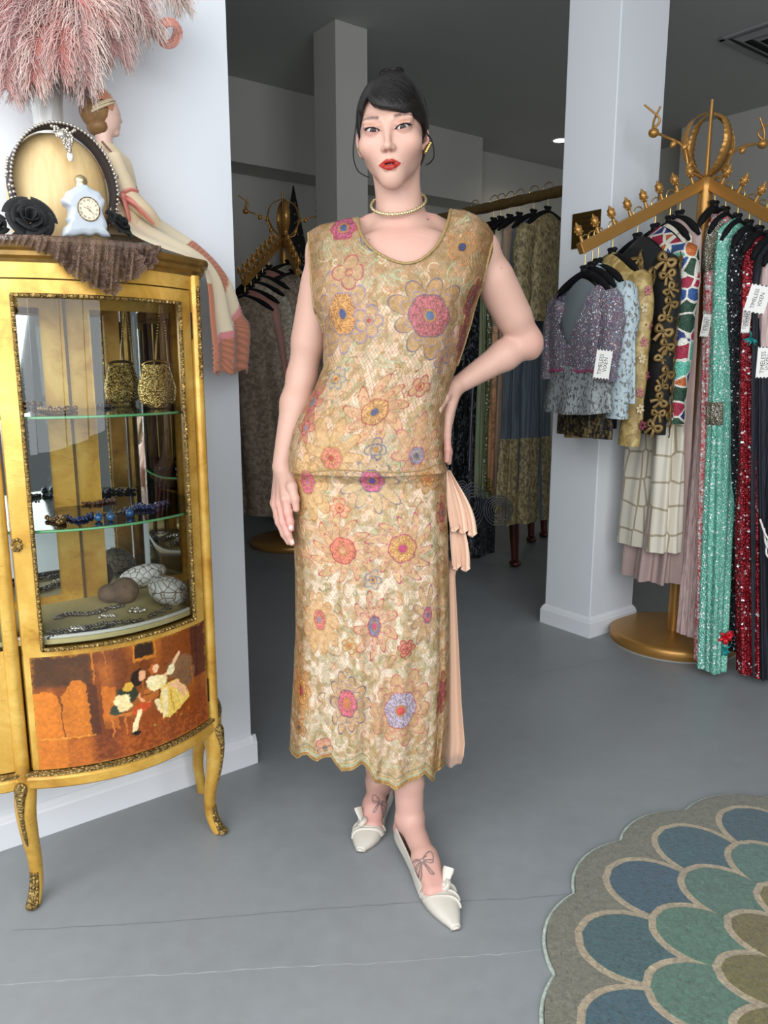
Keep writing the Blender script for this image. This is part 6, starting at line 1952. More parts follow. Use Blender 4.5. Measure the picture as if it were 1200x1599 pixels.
# ---- boudoir doll with a long gown
def doll():
    n0 = 1.775
    root = thing('doll', PN(200, 372, n0) * [1, 1, 0] + np.array([0, 0, ZT]), 'vintage doll in cream gown with rust ruffles sitting on the cabinet', 'doll')
    # head in profile, facing right
    hc = PN(160, 178, n0); S = 1.0
    Rd = np.stack([E1, E2, [0, 0, 1]], 1)          # local x = facing direction
    f = Field(hc - np.array([0.07, 0.07, 0.14]), hc + np.array([0.075, 0.07, 0.07]), 0.0017)
    T = (Rd, hc)
    f.ell((0.0, 0, 0.004), (0.036, 0.030, 0.040), 0.006, tr=T)
    f.ell((0.014, 0, -0.012), (0.020, 0.021, 0.028), 0.012, tr=T)
    f.cone((0.032, 0, 0.004), (0.0385, 0, -0.008), 0.0032, 0.0042, 0.005, tr=T)
    f.ell((0.030, 0, -0.022), (0.006, 0.009, 0.005), 0.006, tr=T); f.ell((0.026, 0, -0.034), (0.008, 0.009, 0.007), 0.008, tr=T)
    f.cone((-0.002, 0, -0.030), (0.002, 0, -0.085), 0.017, 0.018, 0.012, tr=T)
    f.ell((0.000, 0, -0.115), (0.040, 0.055, 0.034), 0.03, tr=T)
    V, Q = f.net()
    L = (V - hc) @ Rd
    C = np.tile(A3(228, 190, 174), (len(V), 1))
    m = np.exp(-((L[:, 0] - 0.035) / 0.005) ** 2 - ((L[:, 2] + 0.0215) / 0.0042) ** 2)[:, None] * (np.abs(L[:, 1]) < 0.009)[:, None]
    C = C * (1 - m) + A3(186, 62, 62) * m
    for s in (-1, 1):
        m = np.exp(-((L[:, 0] - 0.030) / 0.005) ** 2 - ((L[:, 1] - s * 0.012) / 0.004) ** 2 - ((L[:, 2] - 0.001) / 0.0028) ** 2)[:, None]
        C = C * (1 - m) + A3(60, 50, 50) * m
    link('head', raw_mesh('head', V, Q, np.zeros((0, 3), int), C), vmat('doll_porcelain', 0.4), root)
    # bonnet: pleated cap with ribbon, hair below
    M_hairb = mat('doll_hair', A3(134, 100, 60), 0.6, var=0.3, vscale=60, bump=0.6, bscale=160)
    mb = MB()
    mb.ellip(hc + Rd @ np.array([-0.012, 0, 0.006]), (0.036, 0.034, 0.040), Rd, 16, 12); mb.ellip(hc + Rd @ np.array([-0.012, 0, -0.028]), (0.022, 0.030, 0.018), Rd, 12, 8)
    mb.build('hair', M_hairb, root)
    M_rust = mat('rust_pleated_silk', A3(206, 136, 104), 0.5, Sheen_Weight=0.4)
    P = []
    for a in np.linspace(-0.35, 2.5, 40):
        row = []
        for b in np.linspace(-1, 1, 24):
            rr = 1.03 + 0.03 * math.sin(a * 26)
            x = -0.012 + 0.040 * math.cos(a) * math.sqrt(max(0, 1 - (b * 0.98) ** 2)) * rr; z = 0.010 + 0.042 * math.sin(a) * math.sqrt(max(0, 1 - (b * 0.98) ** 2)) * rr
            row.append(hc + Rd @ np.array([x, b * 0.036, z]))
        P.append(row)
    MB().grid(np.array(P)).build('bonnet', M_rust, root)
    M_crm = mat('aged_cream_silk', A3(222, 202, 168), 0.55, Sheen_Weight=0.3, var=0.06, vscale=20)
    mb = MB()
    for zz, dy in ((0.014, 0), (0.008, 0.002)):
        pts = [hc + Rd @ np.array([0.030 * math.cos(a) - 0.008, -0.035 * math.sin(a) * (1 if True else 1), zz + 0.016 * math.cos(a)]) for a in np.linspace(-0.3, 2.4, 20)]
        mb.tube(np.array(pts), 0.006, 6, flat=0.4)
    mb.build('bonnet_band', M_crm, root)
    # bodice and sleeve
    sh = PN(168, 232, n0); wa = PN(196, 345, n0)
    P = []
    for t in np.linspace(0, 1, 14):
        c = spline(np.array([PN(162, 226, n0), PN(172, 262, n0), PN(178, 300, n0), PN(180, 345, n0 - 0.01), PN(182, 372, n0 - 0.01)]), 14)[int(t * 13)]
        w = np.interp(t, [0, 0.15, 0.5, 0.8, 1], [0.024, 0.048, 0.052, 0.060, 0.075]); d_ = np.interp(t, [0, 0.2, 0.6, 1], [0.022, 0.040, 0.042, 0.05])
        P.append([c + E1 * w * math.cos(a) * (1 + 0.03 * math.sin(a * 9)) + E2 * d_ * math.sin(a) for a in np.linspace(0, 2 * PI, 40, endpoint=False)])
    Pg = np.array(P); Pg[..., 2] = np.maximum(Pg[..., 2], ZT + 0.002)
    MB().grid(Pg, wrap_u=True).build('bodice', M_crm, root)
    mb = MB(); q = spline(np.array([PN(176, 245, n0 - 0.035), PN(188, 280, n0 - 0.05), PN(205, 310, n0 - 0.05), PN(228, 330, n0 - 0.045), PN(245, 348, n0 - 0.03)]), 24)
    mb.tube(q, np.interp(np.linspace(0, 1, 24), [0, 0.3, 0.8, 1], [0.020, 0.024, 0.016, 0.012]), 12); mb.build('sleeve', M_crm, root)
    mb = MB()
    for (a, b) in (((190, 305), (215, 300)), ((192, 308), (203, 345)), ((195, 306), (222, 335)), ((190, 307), (240, 350))):
        mb.tube(spline(np.array([PN(*a, n0 - 0.062), (PN(*a, n0 - 0.07) + PN(*b, n0 - 0.07)) / 2 + np.array([0, 0, 0.006]), PN(*b, n0 - 0.065)]), 12), np.array([0.004, 0.007, 0.010, 0.011, 0.011, 0.010, 0.010, 0.009, 0.009, 0.009, 0.008, 0.006]), 8, flat=0.35)
    mb.ellip(PN(191, 306, n0 - 0.066), (0.008, 0.006, 0.009), None, 10, 8)
    mb.build('waist_bow', mat('rose_ribbon', A3(212, 132, 120), 0.4), root)
    mb = MB(); br = PN(208, 300, n0 - 0.03)
    for k in range(8): mb.ellip(br + np.array([0.002 * math.cos(k), 0, 0.0]) + E1 * 0.006 * math.cos(k * PI / 4) + np.array([0, 0, 0.013 * math.sin(k * PI / 4)]), 0.004, None, 6, 5)
    mb.ellip(br, (0.006, 0.005, 0.011), None, 8, 6); mb.build('brooch', M_bronze, root)
    mb = MB()
    for k in range(16):
        t = k / 15; p = spline(np.array([PN(160, 222, n0 - 0.04), PN(180, 245, n0 - 0.045), PN(200, 275, n0 - 0.03)]), 16)[k]; mb.ellip(p, 0.0028, None, 6, 5)
    mb.build('neck_beads', mat('dark_rose_beads', A3(140, 90, 92), 0.4), root)
    # gown flowing over the edge of the cabinet and hanging at its side
    Lp = [(172, 330, 1.70), (205, 366, 1.67), (250, 388, 1.665), (290, 402, 1.672), (314, 416, 1.69), (322, 450, 1.70), (326, 500, 1.702), (330, 545, 1.704), (331, 584, 1.705)]
    Rp = [(214, 300, 1.80), (246, 338, 1.82), (280, 362, 1.825), (312, 385, 1.82), (344, 418, 1.82), (365, 455, 1.82), (378, 490, 1.82), (390, 512, 1.82), (386, 580, 1.82)]
    nv_, nu_ = 110, 60
    Lq = spline(np.array([PN(*q) for q in Lp]), nv_); Rq = spline(np.array([PN(*q) for q in Rp]), nv_)
    u = np.linspace(0, 1, nu_); v = np.linspace(0, 1, nv_)
    P = Lq[:, None] * (1 - u)[None, :, None] + Rq[:, None] * u[None, :, None]
    hang = sstep(0.45, 0.6, v)[:, None]
    fold = np.sin(u * 15 + 0.5)[None] * 0.007 + np.sin(u * 31)[None] * 0.003
    P += (np.array(E1) * 1.0)[None, None] * (fold * hang)[..., None] * 1.2
    P[..., 2] += fold * (1 - hang) * 0.8
    P[..., 2] = np.where((v < 0.40)[:, None], np.maximum(P[..., 2], ZT + 0.004), P[..., 2])
    P[-6:, :, 2] += 0.006 * np.sin(u * 24)[None]
    C = np.tile(A3(226, 210, 180), (nv_, nu_, 1))
    V2 = v[:, None] * np.ones((1, nu_)); U2 = np.ones((nv_, 1)) * u[None]
    rust, rose_ = A3(202, 128, 98), A3(216, 132, 136)
    pleat_shade = 0.80 + 0.20 * np.sin(V2 * 420 + U2 * 60)  # light and dark of the ruffle folds, painted into the rust colour
    hemv = 0.845 - 0.16 * sstep(0.55, 1.0, U2)
    C = np.where((V2 > hemv)[..., None], rust * pleat_shade[..., None], C)
    C = np.where((np.abs(V2 - hemv) < 0.018)[..., None], rose_, C)
    sw = np.abs(U2 - (0.55 + 0.25 * np.sin(V2 * 5 - 1))) < 0.17 * sstep(0.28, 0.36, V2) * sstep(0.68, 0.42, V2)
    C = np.where(sw[..., None], rust * pleat_shade[..., None], C)
    C = np.where(((U2 < 0.06) & (V2 > 0.60))[..., None], rust * 0.9, C)
    P += (E1 * -1.0)[None, None] * ((V2 > hemv) * 0.003 * np.sin(V2 * 420 + U2 * 60))[..., None]
    MB().grid(P, col=C).build('gown_skirt', vmat('cream_silk_with_rust_ruffles', 0.55, Sheen_Weight=0.3), root, solid=0.0015)
doll()

# ================================================================== things inside the cabinet
def bead_string(name, pts, z, r, n, mt, label, cat='necklace', group=None, jitter=0.0, lumps=()):
    q = np.array([PZ(x, y, z) for x, y in pts]); q = spline(q, n)
    mb = MB()
    for k, p in enumerate(q):
        rr = r * rng.uniform(0.75, 1.25)
        mb.ellip(p + np.array([*rng.normal(0, jitter, 2), rr]), rr, None, 7, 5)
    for i, R in lumps:
        mb.ellip(q[int(i * (n - 1))] + np.array([0, 0, R * 0.5]), (R * 1.4, R * 1.1, R * 0.6), None, 10, 7)
    return tag(mb.build(name, mt), label, cat, group)
M_jet = mat('jet_beads', A3(34, 30, 32), 0.25, 0.1, var=0.5, vscale=300)
M_amber = mat('bronze_beads', A3(150, 112, 66), 0.25, 0.5, var=0.5, vscale=200)
M_blue = mat('blue_glass_beads', A3(44, 96, 150), 0.15, 0.0, spec=0.7)
M_navy = mat('navy_beads', A3(46, 54, 96), 0.25, 0.1, var=0.5, vscale=250)
M_steel = mat('cut_steel', A3(120, 112, 100), 0.3, 0.7, var=0.5, vscale=300)
M_ambrown = mat('brown_silk_cord', A3(92, 58, 50), 0.5, var=0.4, vscale=80)
G1, G2, G3 = 'jewels on the upper glass shelf', 'jewels on the lower glass shelf', 'jewels on the cabinet floor'
z2 = SHELVES[1]; z1_ = SHELVES[0]; z0_ = Z_SH0 + 0.001
bead_string('necklace', [(62, 642), (80, 645), (100, 645), (118, 641)], z2, 0.0062, 14, M_amber, 'bronze round bead necklace on the upper glass shelf', group=G1)
bead_string('necklace', [(75, 633), (100, 638), (135, 633), (165, 638), (178, 634)], z2, 0.0040, 60, M_jet, 'black jet bead necklace on the upper glass shelf', group=G1, jitter=0.005)
bead_string('necklace', [(90, 630), (120, 627), (150, 630), (185, 631)], z2, 0.0028, 60, M_steel, 'dull steel chain behind black beads on upper shelf', group=G1, jitter=0.004)
mb = MB(); q = np.array([PZ(x, y, z2) + np.array([0, 0, 0.008]) for x, y in ((176, 634), (190, 633), (210, 632), (238, 630))]); mb.tube(spline(q, 16), 0.008, 10); fo = tag(mb.build('folded_fan', mat('ivory_fan', A3(222, 206, 176), 0.5)), 'folded ivory fan lying on the upper glass shelf', 'fan')
# gold mesh purse
pc = PN(247, 630, 1.74); pc[2] = z2
purse = thing('mesh_purse', pc, 'gold sequin mesh purse with chain on the upper glass shelf', 'purse')
t_ = NT('gold_sequins'); vo = t_.voro(t_.coord(), 380, out=1); sep = t_.node('ShaderNodeSeparateColor'); t_.lk(vo, sep.inputs[0])
t_.set(base=t_.ramp(sep.outputs[0], [(0.1, A3(110, 84, 30)), (0.5, A3(196, 160, 80)), (0.95, A3(246, 226, 160))]), rough=0.25, metal=0.8); t_.bump(t_.voro(t_.coord(), 380), 0.8, 0.002); M_sequin = t_.m
P = []
hp = 0.098
for t in np.linspace(0, 1, 18):
    w = np.interp(t, [0, 0.1, 0.45, 0.8, 1], [0.020, 0.040, 0.046, 0.036, 0.030]); d_ = np.interp(t, [0, 0.3, 1], [0.012, 0.020, 0.008])
    P.append([pc + E1 * w * math.cos(a) + E2 * d_ * math.sin(a) * (1 + 0.1 * math.sin(a * 8)) + np.array([0, 0, 0.002 + hp * t]) for a in np.linspace(0, 2 * PI, 30, endpoint=False)])
MB().grid(np.array(P), wrap_u=True).build('purse_body', M_sequin, purse)
mb = MB(); mb.tube(np.array([pc + E1 * 0.032 * math.cos(a) + np.array([0, 0, hp + 0.010 * math.sin(a)]) for a in np.linspace(0, PI, 20)]), 0.0035, 8); mb.build('purse_frame', M_gold, purse)
mb = MB(); q = spline(np.array([pc + np.array([0, 0, hp + 0.008]), pc + E1 * 0.006 + np.array([0, 0, hp + 0.06]), pc + E1 * 0.020 + np.array([0, 0, hp + 0.135]), pc + E1 * 0.028 + np.array([0, 0, hp + 0.06]), pc + E1 * 0.030 + np.array([0, 0, hp])]), 60)
for p in q: mb.ellip(p, 0.0026, None, 6, 5)
mb.build('chain', M_gold, purse)
# lower shelf
bead_string('necklace', [(74, 812), (84, 815), (95, 812), (100, 817), (92, 820)], z1_, 0.0060, 12, M_amber, 'amber and shell bead bracelet at the left of lower shelf', 'bracelet', G2)
bead_string('necklace', [(102, 808), (118, 814), (132, 812), (142, 806)], z1_, 0.0036, 44, M_navy, 'dark blue seed bead necklace on the lower glass shelf', group=G2, jitter=0.005)
bead_string('cord_necklace', [(70, 790), (110, 786), (150, 788), (200, 778), (250, 774)], z1_, 0.0042, 80, M_ambrown, 'long brown cord necklace across the lower glass shelf', group=G2, jitter=0.004)
bead_string('necklace', [(200, 800), (215, 794), (230, 796), (250, 790), (262, 788)], z1_, 0.0050, 60, M_navy, 'navy blue bead cluster at the right of lower shelf', group=G2, jitter=0.007)
bead_string('necklace', [(150, 804), (170, 803), (190, 800), (205, 797)], z1_, 0.0025, 40, M_steel, 'fine steel chain linking the blue glass balls', group=G2, jitter=0.003)
for k, (x, y, nm) in enumerate(((154, 814, 'left'), (173, 813, 'middle'), (203, 807, 'right'))):
    p = PZ(x, y, z1_); mb = MB(); mb.ellip(p + np.array([0, 0, 0.0085]), 0.0085, None, 16, 10); mb.tube(np.array([p + np.array([0, 0, 0.015]), p + np.array([0, 0.004, 0.022])]), 0.0014, 6)
    tag(mb.build('glass_ball_earring', M_blue), '%s one of three bright blue glass balls on lower shelf' % nm, 'earring', 'blue glass balls')
bead_string('necklace', [(140, 765), (160, 763), (185, 762), (215, 760)], z1_, 0.003, 50, M_jet, 'thin dark necklace at the back of lower shelf', group=G2, jitter=0.004)
# cabinet floor
t_ = NT('white_pearl_net'); v = t_.coord(); vo = t_.voro(v, 62, 'DISTANCE_TO_EDGE')
t_.set(base=t_.mix(t_.ramp(vo, [(0.03, (1, 1, 1)), (0.07, (0, 0, 0))]), A3(232, 230, 224), A3(132, 116, 96)), rough=0.35); t_.bump(vo, 0.6, 0.006); M_pnet = t_.m
for (x, y, sx, sz, rz, lab) in ((222, 896, 0.066, 0.030, -0.1, 'white netted pouch lying at the back of cabinet floor'), (268, 922, 0.050, 0.034, 0.5, 'white pearl-netted pouch at the right of cabinet floor')):
    p = PZ(x, y + 20, z0_) if x < 250 else PZ(x - 4, y + 22, z0_)
    mb = MB(); mb.ellip(p + np.array([0, 0, sz]), (sx, 0.036, sz), rotz(ROOM_A) @ roty(rz), 24, 14)
    tag(mb.build('netted_pouch', M_pnet), lab, 'pouch', 'white netted pouches')
M_fur = mat('brown_fur', A3(108, 86, 66), 0.8, var=0.3, vscale=60, bump=0.8, bscale=160)
p = PZ(198, 940, z0_); mb = MB()
ctr = p + np.array([0, 0, 0.030])
for k in range(54):
    a = k * 2 * PI / 54; ax = -E2 * 0.75 + E1 * 0.35 + np.array([0, 0, 0.55]); Rr = frame_from(ax)
    pts = [ctr + Rr @ np.array([rr * math.cos(a + tw), rr * math.sin(a + tw), zz]) for rr, zz, tw in ((0.003, 0.016, 0), (0.014, 0.020, 0.10), (0.026, 0.010, 0.2), (0.030, -0.010, 0.25), (0.024, -0.026, 0.3))]
    mb.tube(spline(np.array(pts), 10), 0.0026, 5, cap=False)
mb.ellip(ctr, (0.027, 0.027, 0.024), None, 14, 10)
mb.ellip(ctr - E1 * 0.035 + E2 * 0.01 + np.array([0, 0, -0.004]), (0.028, 0.022, 0.022), rotz(ROOM_A), 14, 10)
tag(mb.build('fur_pompom', M_fur), 'brown gathered pompom puff on the cabinet floor', 'puff')
bead_string('necklace', [(88, 968), (110, 962), (135, 962), (160, 956), (192, 948)], z0_, 0.0042, 70, M_steel, 'grey beaded bracelet lying on the cabinet floor', 'bracelet', G3, 0.003)
bead_string('necklace', [(75, 990), (110, 985), (150, 978), (190, 974), (222, 970)], z0_, 0.0034, 90, M_steel, 'long grey necklace along the front of cabinet floor', group=G3, jitter=0.003)
bead_string('necklace', [(80, 997), (110, 992), (140, 988), (175, 980)], z0_, 0.0034, 70, M_jet, 'dark beaded strand at the front left of cabinet floor', group=G3, jitter=0.003)
bead_string('necklace', [(238, 925), (250, 940), (262, 950), (250, 958), (235, 965)], z0_, 0.0042, 40, M_steel, 'silver beaded tassel below the white pouches', 'tassel', G3, 0.003)
bead_string('brooch', [(205, 954), (215, 957), (224, 956)], z0_, 0.0048, 16, M_silver, 'small silver brooch in the middle of cabinet floor', 'brooch', G3, 0.004)
bead_string('brooch', [(158, 966), (168, 964), (180, 964)], z0_, 0.0040, 16, M_silver, 'small silver brooch beside the grey bracelet', 'brooch', G3, 0.004)
bead_string('brooch', [(112, 988), (122, 984), (130, 988)], z0_, 0.0050, 14, M_silver, 'bright paste brooch at the front left of cabinet floor', 'brooch', G3, 0.004)
# ================================================================== clothes racks
M_rackgold = mat('satin_gold_paint', A3(182, 134, 70), 0.36, 0.55, var=0.06, vscale=8)
M_hookgold = mat('bright_gold_wire', A3(214, 184, 108), 0.22, 0.9)
M_hanger = mat('black_satin_padding', A3(14, 14, 17), 0.7, spec=0.25, bump=0.3, bscale=60)
def pinecone(mb, p, up, s=1.0):
    R = frame_from(up)
    mb.tube(np.array([p, p + R[:, 2] * 0.022 * s]), [0.0075 * s, 0.0055 * s], 8)
    c = p + R[:, 2] * 0.042 * s
    mb.ellip(c, (0.0135 * s, 0.0135 * s, 0.021 * s), R, 10, 8)
    mb.tube(np.array([c + R[:, 2] * 0.012 * s, c + R[:, 2] * 0.030 * s]), [0.010 * s, 0.001], 8)
    for k in range(14):
        a = k * 2.4; h = -0.014 + 0.030 * k / 14
        rr = 0.0125 * math.sqrt(max(0.05, 1 - (h / 0.021) ** 2))
        mb.ellip(c + R @ np.array([rr * math.cos(a), rr * math.sin(a), h]) * s, (0.0042 * s, 0.0042 * s, 0.0055 * s), None, 5, 4)
def leaf_ribbon(pts, side, w, nt=18):
    """serrated leaf strip along pts"""
    q = spline(np.array(pts), 60); T = np.gradient(q, axis=0); T /= np.linalg.norm(T, axis=1)[:, None]
    rows = []
    for i in range(60):
        t = i / 59; ww = w * math.sin(PI * min(1, 0.12 + t * 0.9)) ** 0.6 * (0.72 + 0.28 * ((i * nt / 60) % 1))
        s_ = unit(side - T[i] * (side @ T[i]))
        nn = np.cross(T[i], s_)
        rows.append([q[i] - s_ * ww + nn * 0.004, q[i], q[i] + s_ * ww + nn * 0.004])
    return MB().grid(np.array(rows))
def rack_crown(root, J, ex, ey, s=1.0, vines=2):
    """ornament above the joint: rod, wreath leaves, budding vines"""
    Z = np.array([0, 0, 1.0])
    mb = MB(); mb.tube(np.array([J + Z * 0.02 * s, J + Z * 0.29 * s]), [0.009 * s, 0.0055 * s], 8); mb.build('finial_rod', M_rackgold, root)
    for d, sd in ((ex, ey), (-ex, ey), (ey, ex), (-ey, ex)):
        pts = [J + Z * 0.01 * s, J + d * 0.060 * s + Z * 0.045 * s, J + d * 0.105 * s + Z * 0.125 * s, J + d * 0.080 * s + Z * 0.205 * s, J + d * 0.012 * s + Z * 0.245 * s]
        leaf_ribbon(pts, sd, 0.022 * s).build('wreath_leaf', M_rackgold, root, solid=0.002)
    for k in range(vines):
        d = (ex, -ex, ey, -ey)[k]; sd = (ey, -ey, -ex, ex)[k]
        pts = [J + Z * 0.0, J + d * 0.075 * s + Z * 0.03 * s + sd * 0.01, J + d * 0.105 * s + Z * 0.10 * s, J + d * 0.17 * s + Z * 0.145 * s, J + d * 0.235 * s + Z * 0.150 * s]
        q = spline(np.array(pts), 40)
        q += np.stack([0.004 * s * np.sin(np.linspace(0, 14, 40))] * 3, 1) * (sd + Z)[None]
        mb = MB(); mb.tube(q, 0.005 * s, 7)
        for i in (12, 20, 27): mb.ellip(q[i] + Z * 0.012 * s * (-1) ** i, (0.012 * s, 0.010 * s, 0.017 * s), roty(0.6), 8, 6)
        e = q[-1]; mb.ellip(e + d * 0.012 * s, (0.020 * s, 0.018 * s, 0.017 * s), None, 10, 8)
        for a in (-0.22, 0.35):
            t0 = e + d * 0.016 * s + Z * 0.010 * s
            mb.tube(spline(np.array([t0, t0 + d * (0.012 + a * 0.02) * s * -1 + Z * 0.035 * s + sd * a * 0.03 * s, t0 + d * a * 0.12 * s + Z * 0.082 * s]), 12), np.linspace(0.0050, 0.0035, 12) * s, 6)
        mb.build('budding_vine', M_rackgold, root)
def arm(root, J, d, L, drop, nk, s=1.0, k0=0.10, k1=0.97, double=False):
    """bar from the joint: plan direction d, length L, dropping by drop"""
    e = J + d * L - np.array([0, 0, drop]); ax = unit(e - J)
    side = unit(np.cross(ax, (0, 0, 1))); up = np.cross(side, ax)
    R = np.stack([ax, side, up], 1)
    o = MB().box((J + e) / 2, (np.linalg.norm(e - J), 0.030 * s, 0.040 * s), R).build('arm', M_rackgold, root, smooth=False, bevel=0.003)
    for t in np.linspace(k0, k1, nk):
        for off in ((-0.5, 0.5) if double else (0,)):
            mb = MB(); pinecone(mb, lerp(J, e, t) + up * 0.019 * s + side * off * 0.03, up, s); mb.build('cone_knob', M_rackgold, o)
    return e, up
# ---- right-hand rack
RP = np.array([1.228, 3.11, 0.0]); RJ = np.array([1.228, 3.11, 1.836])
rackR = thing('clothes_rack', RP, 'tall gold clothes rack with round base and leaf crown beside the white pillar', 'clothes rack')
mb = MB(); mb.lathe([(0.0, 0.050), (0.235, 0.050), (0.252, 0.046), (0.258, 0.036), (0.258, 0.006), (0.250, 0.0), (0.0, 0.0)], 64, RP); mb.build('base', M_rackgold, rackR)
mb = MB(); mb.lathe([(0.262, 0.0), (0.262, 0.004), (0.255, 0.005)], 64, RP); mb.build('base_felt', mat('grey_felt_ring', A3(150, 148, 140), 0.8), rackR)
mb = MB(); mb.lathe([(0.027, 0.048), (0.027, 1.80), (0.030, 1.81), (0.030, 1.845), (0.020, 1.852), (0.0, 1.853)], 24, RP); mb.build('pole', M_rackgold, rackR)
LAe = PY(906, 389, 2.90); LAd = unit((LAe - RJ) * [1, 1, 0]); LAL = np.linalg.norm((LAe - RJ)[:2]); LAdrop = RJ[2] - LAe[2]
arm(rackR, RJ, LAd, LAL, LAdrop, 8)
RAp = PY(1200, 336, 2.87); RAd = unit((RAp - RJ) * [1, 1, 0]); RAl0 = np.linalg.norm((RAp - RJ)[:2]); RAdrop0 = RJ[2] - RAp[2]
RAL = 0.60; RAdrop = RAdrop0 / RAl0 * RAL
arm(rackR, RJ, RAd, RAL, RAdrop, 8)
rack_crown(rackR, RJ, np.array([0.96, 0.28, 0]), np.array([-0.28, 0.96, 0]), 1.0, 2)
def LA(s): return lerp(RJ, LAe, s)
def RA(d): return RJ + RAd * d - np.array([0, 0, RAdrop / RAL * d])

# ---- hangers
HG = 'black padded hangers with gold hooks'
def hanger(K, W, T, label, half=0.17, drop=0.10, bar=0.02):
    """K: top of the bar where the hook sits; W: shoulder axis, T: facing"""
    root = thing('padded_hanger', K - np.array([0, 0, drop]), label, 'hanger', HG)
    r_ = bar
    pts = [K + np.array([0, 0, 0.0]) + W * 0.0]
    a = np.linspace(PI * 1.15, -PI * 0.5, 16)
    hook = [K - np.array([0, 0, r_ * 0.2]) + T * 0 + W * r_ * 1.1 * math.cos(q) * 1 + np.array([0, 0, r_ * 1.1 * math.sin(q)]) for q in a]
    hook = [K + T * r_ * 1.15 * math.cos(q) + np.array([0, 0, r_ * 1.15 * math.sin(q) - 0.004]) for q in a]
    hook = hook + [K + np.array([0, 0, -r_ * 1.15 - 0.02]), K - np.array([0, 0, drop - 0.01])]
    mb = MB(); mb.tube(np.array(hook), 0.0024, 6); mb.build('hook', M_hookgold, root)
    t = np.linspace(-1, 1, 21)
    P = np.array([K + W * half * q + np.array([0, 0, -drop - 0.014 - 0.072 * abs(q) ** 1.6]) + T * 0.012 * (abs(q) ** 2) for q in t])
    mb = MB(); mb.tube(P, 0.0145 * np.clip(1.15 - np.abs(t) ** 6, 0.45, 1.0), 9)
    mb.ellip(K - np.array([0, 0, drop]), (0.016, 0.016, 0.014), None, 8, 6)
    for q in (-1, 1): mb.ellip(K - np.array([0, 0, drop - 0.012]) + W * 0.012 * q, (0.012, 0.008, 0.008), None, 8, 6)
    mb.build('padded_bar', M_hanger, root)
    return root

def garment(name, label, cat, group, K, W, T, rows, mt, drop=0.10, slope=0.075, nfold=7, amp=0.008, sleeves=None, vneck=0.0, hem_wave=0.0, seed=0, nu_=120, nv_=46, mats=None, top_gap=0.0, off_end=(0, 0, 0), sleeve_mat=None, sl_r=0.045, open_front=False, solid=0.0):
    """rows: [(t, half width, half depth)]; t is metres below the shoulder point"""
    r_ = np.random.default_rng(seed)
    sh = K - np.array([0, 0, drop - 0.012])
    L = rows[-1][0]
    root = thing(name, sh - np.array([0, 0, L]), label, cat, group)
    a = np.linspace(0, 2 * PI, nu_, endpoint=False)
    cs = np.sign(np.cos(a)) * np.abs(np.cos(a)) ** 0.85; sn = np.sin(a)
    ph = r_.uniform(0, 6, 4)
    tab = np.array(rows); ts = np.r_[np.linspace(0, 0.06, 8, endpoint=False), np.linspace(0.06, L, nv_ - 8)]
    P = []
    off_end = np.array(off_end, float)
    for t in ts:
        w = np.interp(t, tab[:, 0], tab[:, 1]); d = np.interp(t, tab[:, 0], tab[:, 2]) * np.clip(0.15 + t / 0.05, 0, 1)
        f = amp * np.clip((t - 0.05) / (0.6 * L), 0, 1)
        fold = f * (np.sin(nfold * a + ph[0] + 0.5 * math.sin(t * 7)) + 0.5 * np.sin((nfold * 2 + 1) * a + ph[1]))
        x = w * cs + fold * cs; y = (d + fold) * sn
        z = -t - slope * np.abs(cs) ** 1.5 * np.clip(1 - t / (0.45 * L), 0, 1) * (w / max(tab[0, 1], 1e-3))
        if hem_wave and t >= L - 1e-6: z = z + hem_wave * np.sin(nfold * a + ph[2])
        P.append(sh + W * x[:, None] + T * y[:, None] + np.array([0, 0, 1.0]) * z[:, None] + off_end * (t / L) ** 1.3)
    P = np.array(P)
    mb = MB()
    # V opening: drop the faces near the front centre at the top
    nv2 = len(ts)
    jj_, ii_ = np.meshgrid(np.arange(nu_), np.arange(nv2 - 1)); jj_ = jj_.ravel(); ii_ = ii_.ravel()
    if vneck:
        front = np.abs(((a[jj_] - PI / 2 + PI) % (2 * PI)) - PI)
        keep = ~((front < 0.85 * (1 - ts[ii_] / vneck)) & (ts[ii_] < vneck))
        jj_, ii_ = jj_[keep], ii_[keep]
    q = np.stack([ii_ * nu_ + jj_, ii_ * nu_ + (jj_ + 1) % nu_, (ii_ + 1) * nu_ + (jj_ + 1) % nu_, (ii_ + 1) * nu_ + jj_], 1)
    mb.add(P.reshape(-1, 3), q)
    b = mb.build('garment_body', mt, root, solid=solid)
    if mats:                        # extra bands of other cloth: [(t0, t1, material, name)]
        for t0, t1, m2, nm in mats:
            i0, i1 = np.searchsorted(ts, t0), min(nv2, np.searchsorted(ts, t1) + 1)
            cen = P[i0:i1].mean(1, keepdims=True)
            MB().grid(cen + (P[i0:i1] - cen) * np.array([1.03, 1.03, 1.0]), wrap_u=True).build(nm, m2, root)
    if sleeves:
        for s_ in (-1, 1):
            w0 = tab[0, 1]; st = sh + W * s_ * (w0 - 0.012) + np.array([0, 0, -slope - 0.02])
            pts = [st, st + W * s_ * 0.030 + np.array([0, 0, -0.09]), st + W * s_ * 0.036 + T * 0.008 + np.array([0, 0, -sleeves * 0.55]), st + W * s_ * 0.030 + T * 0.012 + np.array([0, 0, -sleeves])]
            qq = spline(np.array(pts), 30); rr = np.interp(np.linspace(0, 1, 30), [0, 0.15, 0.5, 1], [sl_r * 0.8, sl_r * 1.05, sl_r * 0.95, sl_r * 0.8]) * (1 + 0.05 * np.sin(np.linspace(0, 20, 30)))
            mb = MB(); mb.tube(qq, rr, 16, flat=0.72, up=T); mb.build('sleeve', sleeve_mat or mt, root)
    return root, P, ts

